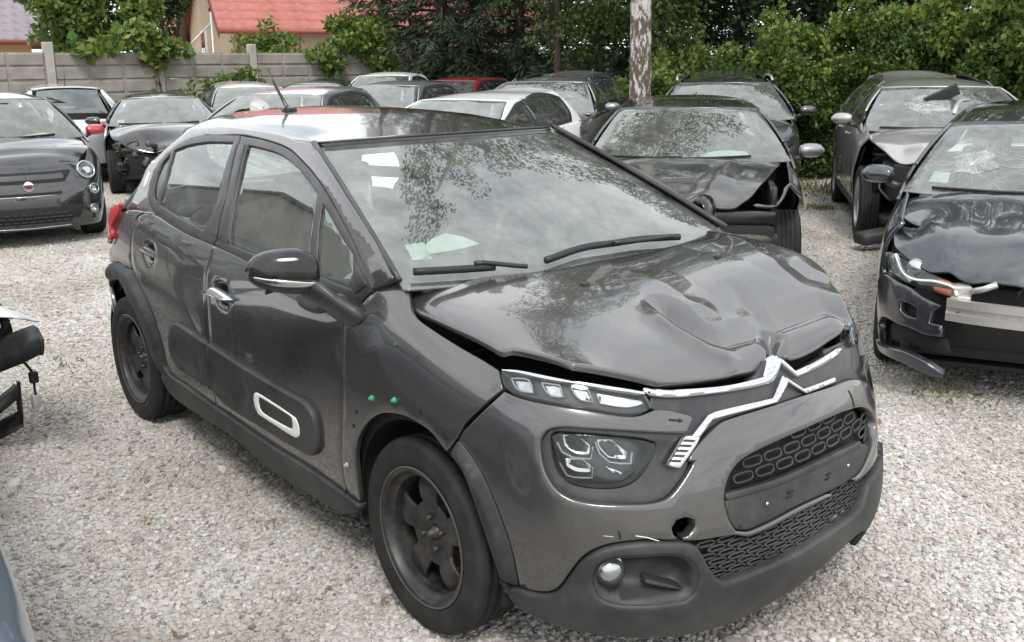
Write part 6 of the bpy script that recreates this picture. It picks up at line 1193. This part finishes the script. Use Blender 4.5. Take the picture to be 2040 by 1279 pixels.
    if front:
        zh = s['zh']
        for sgn in (-1, 1):
            if isinstance(cut, tuple) and (cut[0] if sgn < 0 else cut[1]) < sF: continue
            if lamps:
                lp = yz(sk, sgn, [(sgn*(hw-.05), zh-.07), (sgn*(hw-.13), zh-.005), (sgn*(hw-.34), zh-.04), (sgn*(hw-.36), zh-.12), (sgn*(hw-.16), zh-.15)])
                hl = panel('headlight', sk, lp, SILV, root, off=-.004, step=.04, edge=.002, disp=lambda u, v, W, o: -.03*np.minimum(seg_dist(W, o)/.05, 1)); panel('lens', sk, lp, LENS, hl, off=.008, step=.05, edge=.004)
        if cut == 0.:
            panel('grille', sk, yz(sk, 1, [(-.42, zh-.06), (.42, zh-.06), (.34, zh-.17), (-.34, zh-.17)]), DARK, root, off=.003, step=.06, edge=.004)
            panel('lower_grille', sk, yz(sk, 1, [(-.5, .40), (.5, .40), (.44, .27), (-.44, .27)]), DARK, root, off=.003, step=.06, edge=.004)
    root_info = dict(root=root, sf=sf, sk=sk, hood=h2, wi=wi, rf=rf, gr=gr, sF=sF, sR=sR, spec=s, hw=hw)
    return root_info
def on_ws(c, poly, m, name='paper_sheet', off=-.05, parent=None): return panel(name, c['wi'], poly, m, parent or c['root'], off=off, step=.05, edge=.001, depth=.001, gap=0)
CRK = glass('cracked_glass', (.70, .82, .77), .30, 1.5)
def crack_web(c, centre, rad, n=14, seed=1, name='glass_cracks'):
    rg = random.Random(seed); ms = []
    for k in range(n):
        a = 2*math.pi*k/n+rg.uniform(-.2, .2); L_ = rad*rg.uniform(.25, 1.1); pts = []
        for t in np.linspace(.02, 1, 6): pts.append((centre[0]+L_*t*math.sin(a)*.9+rg.uniform(-.03, .03), centre[1]+L_*t*math.cos(a)+rg.uniform(-.03, .03)))
        pts = [(min(.98, max(.03, u)), min(.95, max(-.95, v))) for u, v in pts]; ms.append(tube_mesh('crack', spts(c['wi'], pts, .003), .00045, 3, cap=False))
    for r in (.22,):
        pts = [(centre[0]+rad*r*.8*math.sin(a)+rg.uniform(-.012, .012), centre[1]+rad*r*math.cos(a)+rg.uniform(-.012, .012)) for a in np.linspace(0, 2*math.pi, 22)]; pts = [(min(.98, max(.03, u)), min(.95, max(-.95, v))) for u, v in pts]
        ms.append(tube_mesh('crack', spts(c['wi'], pts, .003), .0006, 3, cap=False))
    panel('crushed_glass', c['wi'], [(centre[0]+rad*.42*math.sin(a)*rg.uniform(.55, 1.2), centre[1]+rad*.5*math.cos(a)*rg.uniform(.55, 1.2)) for a in np.linspace(0, 2*math.pi, 15)[:-1]], CRK, c['root'], off=.002, step=.05, edge=.0005, depth=.0005, gap=0)
    return link(name, merge(name, ms), mat('crack_white', (.75, .82, .79), .4), c['root'], kind='stuff')
P_BLACK = paint('black_paint', (.006, .006, .007), 0, .2, .05); P_NAVY = paint('blue_black_paint', (.016, .020, .030), .4, .3, .16); P_DGREY = paint('dark_grey_paint', (.055, .058, .064), .6, .35, .2)
P_SILV = paint('silver_paint', (.52, .53, .54), .6, .36, .12); P_GREY = paint('mid_grey_paint', (.22, .225, .23), .65, .36, .3); P_WHITE = paint('white_paint', (.80, .80, .80), 0, .35, .04); P_RED = paint('red_paint', (.42, .012, .016), .1, .35, .15)
P_SLATE = paint('slate_blue_paint', (.20, .26, .33), .5, .35, .2); P_STEEL = paint('steel_blue_paint', (.26, .29, .32), .6, .35, .25)  # steel blue is lightened to stand in for pale sky reflections
ALU = mat('bare_aluminium', (.55, .54, .52), .42, .9, bump=(40, .3, .004), dust=((.25, .22, .19), .45, 12)); ALU2 = mat('dull_alloy', (.22, .22, .215), .6, .7, noise=20, col2=(.12, .115, .11)); GUNK = mat('grimy_metal', (.06, .055, .05), .65, .4, noise=25, col2=(.16, .14, .12)); AMBER = mat('amber_lens', (.55, .12, .01), .2, coat=1)
def junk(parent, lo, hi, n, seed, mats=None, name='engine_part', sc=.09):
    """torn-open front end: a heap of separate brackets, hoses and housings"""
    rg = random.Random(seed); mats = mats or [GUNK, DARK, LDARK, GUNK, PLAST, ALU2]
    for k in range(n):
        p = [rg.uniform(a, b) for a, b in zip(lo, hi)]; t = k % 3; m = rg.choice(mats)
        if t == 0: box(name, (rg.uniform(.5, 1.3)*sc, rg.uniform(.5, 1.6)*sc, rg.uniform(.5, 1.4)*sc), p, m, parent, rot=(rg.uniform(-.5, .5), rg.uniform(-.5, .5), rg.uniform(-1, 1)), bev=.008)
        elif t == 1:
            q = [[p[j]+rg.uniform(-1.6, 1.6)*sc*i/3*(1 if j else .6) for j in range(3)] for i in range(5)]; q = smooth3(q, 4); tube('hose' if m in (DARK, LDARK, PLAST) else 'bracket', q, rg.uniform(.006, .016), m, parent, 6)
        else:
            o = link(name, lathe_mesh(name, [(0, -.03), (.03, -.03), (.036, -.02), (.036, .02), (.02, .03), (0, .03)], 14), m, parent); o.location = p; o.rotation_euler = (rg.uniform(-1, 1), rg.uniform(-1, 1), rg.uniform(-2, 2)); o.scale = (rg.uniform(.7, 1.5),)*3
def sp_(b, **k): return dict(b, **k)
# ---- black saloon behind the hatchback, left front corner torn off
def post_a(x, y, P):
    P = P.copy(); d = np.maximum(0, 1-np.sqrt(seg_dist(np.stack([x, y], 1), HD['a_ridge'], closed=False)**2+1e-5)/.12); P[:, 2] += .035*d-.03*np.exp(-((x-.55)/.10)**2); return P
SA = sp_(SEDAN, wr=.60, W=1.76, zt=1.34, zr=1.40, zc=.97, ro=.9)
ca = build_car((-2.75, 3.55, -48.5), SA, paint('dusty_black_paint', (.014, .014, .015), .3, .32, .30), 'dusty black saloon behind the bonnet of the grey hatchback, left headlight torn out', cut=(-.55, -9.), hood_post=post_a, step=.045, lamps=False, mirror_mat=P_GREY, hoodpoly=HD['a_hood'])
on_ws(ca, [(.80, .15), (.74, .35), (.76, .62), (.90, .66), (.90, .12)], PAPER); on_ws(ca, [(.62, -.84), (.62, -.78), (.72, -.80), (.72, -.87)], PAPER, 'windshield_sticker', -.008)
tube('crash_beam', [(.62, -.6, .52), (.72, -.3, .52), (.74, 0, .52), (.72, .35, .52), (.64, .62, .52)], .05, GUNK, ca['root'], 8, squash=.8)
box('radiator_support', (.06, 1.25, .10), (.60, 0, .66), LDARK, ca['root'], bev=.02); junk(ca['root'], (.30, .10, .42), (.62, .56, .66), 26, 3); box('inner_wing', (.75, .05, .28), (.22, .60, .74), LDARK, ca['root'], bev=.02)
panel('fender', ca['sk'], HD['a_fender'], MC['dusty_black_paint'], ca['root'], step=.025, edge=.006, depth=.012)
# ---- dark blue-black estate at the right edge with smashed nose
def post_b(x, y, P):
    P = P.copy(); z = np.zeros(len(x)); q = np.stack([x, y], 1)
    for k, amp, wd in (('b_c1', .034, .07), ('b_c2', -.026, .07), ('b_c3', .026, .06)): d = np.maximum(0, 1-np.sqrt(seg_dist(q, HD[k], closed=False)**2+6e-6)/wd); z += amp*d
    z += -.045*np.exp(-((y+.66)/.12)**2-((x-.25)/.22)**2)-.02*np.exp(-((y+.30)/.10)**2-((x-.1)/.35)**2)+.010*np.sin(11*x+5*y)*np.sin(9*y)*np.clip((x-.2)/.4, 0, 1)
    P[:, 2] += z; return P
SB = sp_(WAGON, fo=.88, W=1.76, zt=1.33, zr=1.41, wr=.62, zc=.96, zh=.78)
cb_ = build_car((.03, 3.36, -65), SB, P_NAVY, 'blue-black estate at the right edge with bare crash beam and cracked windshield', cut=(-1.04, -1.04), hood_post=post_b, step=.04, lamps=False, mirror_mat=P_NAVY, hoodpoly=HD['b_hood'])
crack_web(cb_, (.62, -.60), .40, 46, 4); crack_web(cb_, (.45, .1), .6, 60, 9)
on_ws(cb_, [(.74, -.86), (.74, -.74), (.88, -.72), (.88, -.86)], PAPER, 'windshield_sticker', -.008)
R_ = cb_['root']; bs = cb_['sk']
bm_ = link('crash_beam', loft_mesh('crash_beam', [[(x+dx, y, z+dz) for dx, dz in ((0, -.055), (.035, -.055), (.035, -.016), (.020, -.008), (.020, .008), (.035, .016), (.035, .055), (0, .055))] for x, y, z in ((.80, -.46, .52), (.835, -.36, .52), (.87, -.22, .522), (.875, -.05, .518), (.88, 0, .52), (.86, .30, .52), (.80, .52, .52))]), ALU, R_); sharp(bm_, 30)
for y in (-.40, .44): box('crash_box', (.26, .10, .12), (.68, y, .53), ALU, R_, bev=.012)
box('beam_bracket', (.07, .09, .08), (.76, -.40, .60), ALU, R_, rot=(.1, .2, .3), bev=.01); tube('strut', [(.76, -.38, .60), (.80, -.30, .63), (.80, -.24, .66)], .018, ALU, R_, 6)
hl_ = panel('headlight', bs, HD['b_lamp'], LDARK, R_, step=.02, off=-.05, edge=.003, depth=.02, gap=-.004)
panel('lamp_wall', bs, HD['b_guide2'], SILV, hl_, step=.02, off=-.02, edge=.003); panel('turn_signal', bs, HD['b_orange'], AMBER, hl_, step=.02, off=-.02, edge=.004); panel('turn_signal', bs, HD['b_orange2'], AMBER, hl_, step=.02, off=-.025, edge=.004)
tube('light_guide', spts(bs, HD['b_guide'], .004, .03), .009, WHITEP, hl_, 8); o = link('projector', lathe_mesh('projector', [(0, -.03), (.025, -.026), (.040, -.010), (.046, 0), (.050, -.004), (.054, .04)], 24), SILV, hl_); o.location = spt(bs, HD['b_proj'][0], -.03); o.rotation_euler = Vector((1, -.35, .1)).to_track_quat('-Y', 'Z').to_euler()
panel('lens', bs, HD['b_lamp'], LENS, hl_, step=.03, off=.012, edge=.004)
panel('bumper_corner', bs, HD['b_corner'], P_NAVY, R_, step=.02, off=.010, edge=.006, depth=.03, holes=[HD['b_jack']]); panel('jack_point', bs, HD['b_jack'], DARK, R_, step=.02, off=-.03, edge=.002, gap=-.01)
panel('fog_recess', bs, HD['b_fog'], DARK, R_, step=.03, off=-.05, edge=.002); lp_ = panel('lower_lip', bs, HD['b_lip'], P_NAVY, R_, step=.02, off=.03, edge=.008, depth=.03)
junk(R_, (.45, -.30, .28), (.66, .60, .70), 34, 8, [LDARK, DARK, PLAST, LDARK, GUNK]); box('radiator', (.05, 1.0, .40), (.48, .05, .50), LDARK, R_, bev=.01); box('undertray', (.5, 1.4, .03), (.40, 0, .19), DARK, R_, bev=.01); box('inner_panel', (.5, .06, .5), (.30, -.66, .50), DARK, R_, bev=.02)
for q in ((.838, -.40, .50), (.875, -.20, .485)):
    o = link('beam_bolt', lathe_mesh('beam_bolt', [(0, -.008), (.016, -.008), (.018, 0)], 8), GUNK, bm_); o.location = q; o.rotation_euler = (0, 0, math.pi/2)
tube('roof_rail', [(-1.2, -.60, 1.39), (-1.7, -.61, 1.425), (-2.4, -.61, 1.43), (-3.1, -.58, 1.41)], .014, ALU, R_, 6)
# ---- silver-grey crossover at the back right
SCs = sp_(SUV, zt=1.45, zr=1.53, zc=1.05, W=1.8)
cc_ = build_car((-2.55, 7.2, -52), SCs, paint('silver_grey_paint', (.36, .355, .35), .55, .36, .15), 'silver-grey crossover under the hedge at the back right, front corner stripped to the wheel', cut=(-9., -.7), step=.06, lamps=False, mirror_mat=None, hood_post=lambda x, y, P: P+np.stack([0*x, 0*x, -.05*np.exp(-((y+.55)/.12)**2)*np.clip((x-.2)/.4, 0, 1)], -1))
crack_web(cc_, (.45, -.25), .6, 60, 21); box('torn_trim', (.05, .34, .12), spt(cc_['wi'], (.30, -.05), .03), PLAST, cc_['root'], rot=(.5, .3, .1), bev=.01)
junk(cc_['root'], (.15, -.72, .42), (.66, -.35, .80), 16, 5, [GUNK, LDARK, DARK, ALU2]); link('bumper', box_mesh('bumper', (.20, .9, .12), (.62, -.52, .16), (.1, 0, .5), .04, 2), PLAST, cc_['root'])
link('torn_liner', loft_mesh('torn_liner', [[(.34+.05*math.sin(3*t)+dx, -.60+.12*t+dy, .78-.50*t) for dx, dy in ((0, 0), (.10, .03), (.12, .10), (.02, .08))] for t in np.linspace(0, 1, 6)]), mat('white_liner', (.62, .62, .62), .6), cc_['root'])
# ---- black city car with one red door mirror, far left
SD = sp_(CITY, zt=1.38, zr=1.45, zh=.80, nose=(-.03, .02, .025, .01, -.02, -.06, -.12))
cd_ = build_car((-8.74, .20, -5), SD, P_BLACK, 'small black city car with a red door mirror at the left edge', step=.035, lamps=False, mirror_mat=P_RED, hood_post=lambda x, y, P: P+np.stack([0*x, 0*x, .025*np.exp(-((x-.28)/.05)**2-((y)/.25)**2)-.02*np.exp(-((x-.36)/.04)**2)+.006*np.sin(18*x+6*y)], -1))
R_ = cd_['root']; sk_ = cd_['sk']
for sg in (-1, 1):
    for (y, z, r, nm) in ((.555, .715, .088, 'headlight'), (.60, .535, .050, 'headlight'), (.575, .345, .042, 'fog_lamp')):
        g = find_uv(sk_, (sg*y, z), [1, 2], (sg*y*1.2, .7)); p = spt(sk_, g, .012); n = Vector(normals(sk_, np.array([g[0]]), np.array([g[1]]))[0]); n = (n+Vector((.5, 0, .05))).normalized()
        h = link(nm, lathe_mesh(nm, [(0, .012), (r*.35, .010), (r*.8, -.008), (r*.88, -.02), (r, -.026), (r*1.06, -.016), (r*1.06, .04)], 28), SILV if nm != 'x' else CHROME, R_); h.location = p; h.rotation_euler = n.to_track_quat('-Y', 'Z').to_euler()
        link('lens', lathe_mesh('lens', [(0, -.036), (r*.5, -.034), (r*.86, -.022)], 24), LENS, h)
bg = link('badge', lathe_mesh('badge', [(0, -.012), (.028, -.012), (.030, -.010), (.046, -.012), (.050, -.008), (.052, .01)], 32), CHROME, R_); g = find_uv(sk_, (0., .60), [1, 2], (0, .7)); bg.location = spt(sk_, g, .004); bg.rotation_euler = (0, 0, math.pi/2)
link('badge_field', box_mesh('badge_field', (.060, .004, .040), (0, -.0125, 0), bev=.001), mat('badge_maroon', (.22, .01, .03), .3), bg)
tx = bpy.data.curves.new('badge_letters', 'FONT'); tx.body = 'FIAT'; tx.size = .027; tx.align_x = 'CENTER'; tx.align_y = 'CENTER'; tx.extrude = .001; to = bpy.data.objects.new('badge_letters', tx); COL.objects.link(to); to.parent = bg; to.location = (0, -.0158, 0); to.rotation_euler = (math.pi/2, 0, 0); me_t = bpy.data.meshes.new_from_object(to); bpy.data.objects.remove(to); to = link('badge_letters', me_t, CHROME, bg, smooth=False); to.location = (0, -.0158, 0); to.rotation_euler = (math.pi/2, 0, 0)
panel('grille', sk_, yz(sk_, 1, [(-.30, .545), (.30, .545), (.30, .515), (-.30, .515)]), DARK, R_, off=.002, step=.04, edge=.003); tube('grille_trim', spts(sk_, yz(sk_, 1, [(-.31, .508), (0, .505), (.31, .508)]), .006), .006, CHROME, R_, 6)
panel('lower_grille', sk_, yz(sk_, 1, [(-.40, .36), (.40, .36), (.36, .24), (-.36, .24)]), DARK, R_, off=.003, step=.04, edge=.004)
tube('bumper_line', spts(sk_, yz(sk_, 1, [(-.62, .215), (-.3, .205), (0, .20), (.3, .205), (.62, .215)]), .006), .006, SILV, R_, 6)
for k in range(9):
    for r in range(3): box('grille_bar', (.01, .055, .012), spt(sk_, find_uv(sk_, (-.30+.075*k+(.035 if r % 2 else 0), .335-.034*r), [1, 2], (0, .4)), .008), PLAST, R_, bev=.003)
panel('plate_recess', sk_, yz(sk_, 1, [(-.27, .48), (.27, .48), (.27, .39), (-.27, .39)]), mat('recess_grey', (.05, .05, .052), .5), R_, off=.002, step=.05)
on_ws(cd_, [(.84, .18), (.80, .55), (.90, .72), (.95, .20)], PAPER)
# ---- black coupe with its right front corner gone, behind the city car
SE = sp_(HATCH, zt=1.25, zr=1.32, zc=.91, zb=.90, zbr=.95, zh=.74, wr=.54, wb=2.35, ro=.40, xq=-2.3, xw=-2.55, zq=1.25, zf=.84)
ce = build_car((-11.8, 2.92, -18), SE, P_BLACK, 'wrecked black coupe with its bare front wheel and engine showing, left of the grey hatchback', cut=(-9., -.6), step=.05, lamps=False, hood_post=lambda x, y, P: P+np.stack([0*x, 0*x, .05*np.sin(8*x+5*y)*np.clip((x)/.4, 0, 1)*np.exp(-((y+.35)/.45)**2)-.05*np.exp(-((x-.55)/.1)**2)*(y < .3)], -1), mirrors=(1, 1))
junk(ce['root'], (.05, -.66, .32), (.72, -.10, .76), 40, 11, [GUNK, ALU2, ALU2, DARK, LDARK, GUNK]); box('radiator_support', (.06, 1.2, .10), (.60, 0, .60), LDARK, ce['root'], bev=.02)
on_ws(ce, [(.80, -.86), (.80, -.74), (.93, -.72), (.93, -.86)], PAPER, 'windshield_sticker', -.008)
# ---- the packed rows behind
def far(pose, spec, pm, label, **k): return build_car(pose, spec, pm, label, step=.10, **k)
cf = far((-16.0, 2.72, 167), sp_(CITY, zr=1.45, zt=1.38), P_SILV, 'silver hatchback seen from behind at the concrete fence, beside the city car')
rt = cf['root']; box('rear_wiper', (.02, .36, .02), (-2.52, .12, 1.22), DARK, rt, rot=(.35, 0, 0), bev=.004)
o = link('badge', lathe_mesh('badge', [(0, -.01), (.034, -.01), (.042, -.004), (.044, .01)], 20), mat('badge_blue', (.45, .55, .68), .25, .5), rt); o.location = (-2.86, 0, .92); o.rotation_euler = (0, 0, -math.pi/2)
cg = far((-13.9, 5.35, -16), sp_(HATCH, zr=1.40, zt=1.33, wb=2.2, ro=.4, xq=-2.2, xw=-2.45), P_SILV, 'silver saloon against the fence, its windshield seen over the wrecked coupe')
chh = far((-8.73, 2.75, -51), sp_(HATCH, zt=1.36, zr=1.43), P_STEEL, 'grey-blue hatchback directly behind the antenna of the foreground car', mirrors=(0, 0))
ci = far((-15.3, 6.9, -44), sp_(HATCH, zr=1.40, zt=1.33, ro=.35, wb=2.2, xq=-2.1, xw=-2.4), P_NAVY, 'dark blue car by the fence with a short roof antenna, behind the grey-blue hatchback')
cj = far((-15.2, 8.3, -52), sp_(HATCH, zr=1.55, zt=1.48, zq=1.47, ro=.35, wb=2.2, xq=-2.1, xw=-2.4), P_WHITE, 'white car farthest back in front of the fence', roof_mat=P_WHITE)
ck = far((-11.6, 6.05, -56), sp_(HATCH, zr=1.44, zt=1.37), P_STEEL, 'slate grey hatchback between the white cars in the packed rows')
cl = far((-14.6, 9.4, -63), sp_(HATCH, zr=1.44, zt=1.37), P_RED, 'red hatchback at the back in front of the spruces')
cm = far((-6.58, 3.72, -64), sp_(HATCH, zt=1.32, zr=1.39), P_WHITE, 'white hatchback right behind the roof of the grey hatchback')
on_ws(cm, [(.62, .3), (.62, .6), (.80, .6), (.80, .3)], PAPER)
cn = far((-7.93, 6.31, -55), sp_(SUV, zt=1.46, zr=1.53, zc=1.07), P_GREY, 'mid grey crossover left of the birch with a broken headlight', mirrors=(1, 1))
co = far((-10.4, 8.94, -60), sp_(SUV, zt=1.50, zr=1.57, zc=1.08), P_DGREY, 'dark people carrier behind the mid grey crossover, left of the birch trunk')
cp = far((-5.4, 7.22, -50), sp_(SUV, zt=1.46, zr=1.54, zc=1.06, W=1.8), P_DGREY, 'dark grey crossover with pale roof rails behind the dusty black saloon')
for y in (-.60, .60): tube('roof_rail', [(-1.15, y, 1.50), (-1.6, y*1.01, 1.545), (-2.4, y, 1.55), (-3.0, y*.97, 1.52)], .016, ALU, cp['root'], 6)
for c, v in ((cf, .0), (ci, .3), (ck, .1), (cg, .0)):
    b = spt(c['rf'], (.80, v), 0); tube('antenna', [b, b+Vector((-.05, 0, .10)), b+Vector((-.10, 0, .20))], [.008, .005, .003], BLACKG, c['root'], 5)
# ---- pieces of two cars cut by the left edge
cq = build_car((-3.42, -2.42, 12), sp_(HATCH, zh=.72, ro=.4), P_BLACK, 'torn black car at the left edge with its bumper hanging off', cut=(0., -9.), lamps=False, seats=False, step=.08)
RQ = bpy.data.objects.new('torn_front', None); bpy.data.objects.remove(RQ); RQ = cq['root']; bpy.context.view_layer.update(); IQ = (Matrix.Translation((-3.42, -2.42, 0)) @ Matrix.Rotation(math.radians(12), 4, 'Z')).inverted()
W_ = lambda *p: tuple(IQ @ Vector(p))
def bar(name, pts, dx, dz, m, parent=RQ):
    rings = []
    for p in pts:
        q = W_(*p[:3]); k = p[3] if len(p) > 3 else 1; rings.append([(q[0]+a*dx, q[1]+b*dx*.3, q[2]+b*dz*k) for a, b in ((-1, -1), (1, -.8), (1.2, 0), (1, .9), (-1, 1), (-.6, 0))])
    return link(name, loft_mesh(name, rings), m, parent)
b1_ = bar('bumper', [(-2.60, -1.95, .34), (-2.42, -1.62, .44), (-2.28, -1.48, .50), (-2.12, -1.40, .57), (-2.0, -1.36, .62, .9), (-1.97, -1.35, .60, .5)], .022, .075, PLAST); bar('bumper_bracket', [(-2.62, -1.95, .13), (-2.45, -1.50, .20), (-2.40, -1.38, .30)], .02, .035, PLAST); bar('bumper_bracket', [(-2.40, -1.37, .31), (-2.42, -1.37, .16), (-2.55, -1.45, .08)], .02, .04, PLAST)
tube('hose', smooth3([W_(-2.5, -1.62, .60), W_(-2.40, -1.46, .575), W_(-2.33, -1.42, .60), W_(-2.30, -1.40, .66)], 5), .016, PLAST, RQ, 8); tube('wire', smooth3([W_(-2.3, -1.42, .55), W_(-2.2, -1.37, .48), W_(-2.17, -1.35, .43), W_(-2.18, -1.35, .37), W_(-2.17, -1.35, .33)], 5), .006, DARK, RQ, 6)
box('connector', (.03, .035, .05), W_(-2.17, -1.35, .42), DARK, RQ, bev=.006); box('connector', (.03, .035, .06), W_(-2.18, -1.35, .31), mat('grey_connector', (.30, .32, .32), .5), RQ, bev=.006)
tube('arch_edge', smooth3([W_(-2.62, -1.70, .78), W_(-2.45, -1.45, .74), W_(-2.33, -1.40, .64), W_(-2.30, -1.41, .50)], 5), .022, DARK, RQ, 8); junk(RQ, tuple(np.array(W_(-2.75, -1.75, .35))), tuple(np.array(W_(-2.45, -1.5, .62))), 10, 14, [DARK, LDARK, PLAST])
box('inner_wing', (.50, .34, .36), W_(-2.66, -1.64, .56), DARK, RQ, bev=.05); box('inner_wing', (.30, .30, .50), W_(-2.74, -1.74, .34), DARK, RQ, bev=.05)
sh = empty('plastic_sheet', (-2.42, -1.52, .77), .3, 'white plastic sheet lying on the torn black car at the left edge', 'sheet')
def shf(u, v): return np.stack([-.45+.75*u, -.55+.80*v, .02+.035*np.sin(5*u+3*v)+.02*np.sin(11*v)-.16*np.clip(v-.62, 0, 1)*3*np.clip(.5+u, 0, 1)*.8-.10*np.clip(u-.7, 0, 1)*3], -1)
panel('film', Field(shf, (0, 1, 0, 1)), [(0, 0), (.6, .02), (.95, .3), (1, .75), (.8, .98), (.3, .97), (0, .6)], mat('white_film', (.78, .80, .82), .35, coat=.3), sh, step=.03, edge=.004, depth=.004)
cz = build_car((.28, -2.81, 0), sp_(HATCH, zh=.78), P_SLATE, 'slate blue hatchback whose rounded front corner shows in the bottom left corner', step=.05, mirrors=(0, 0))
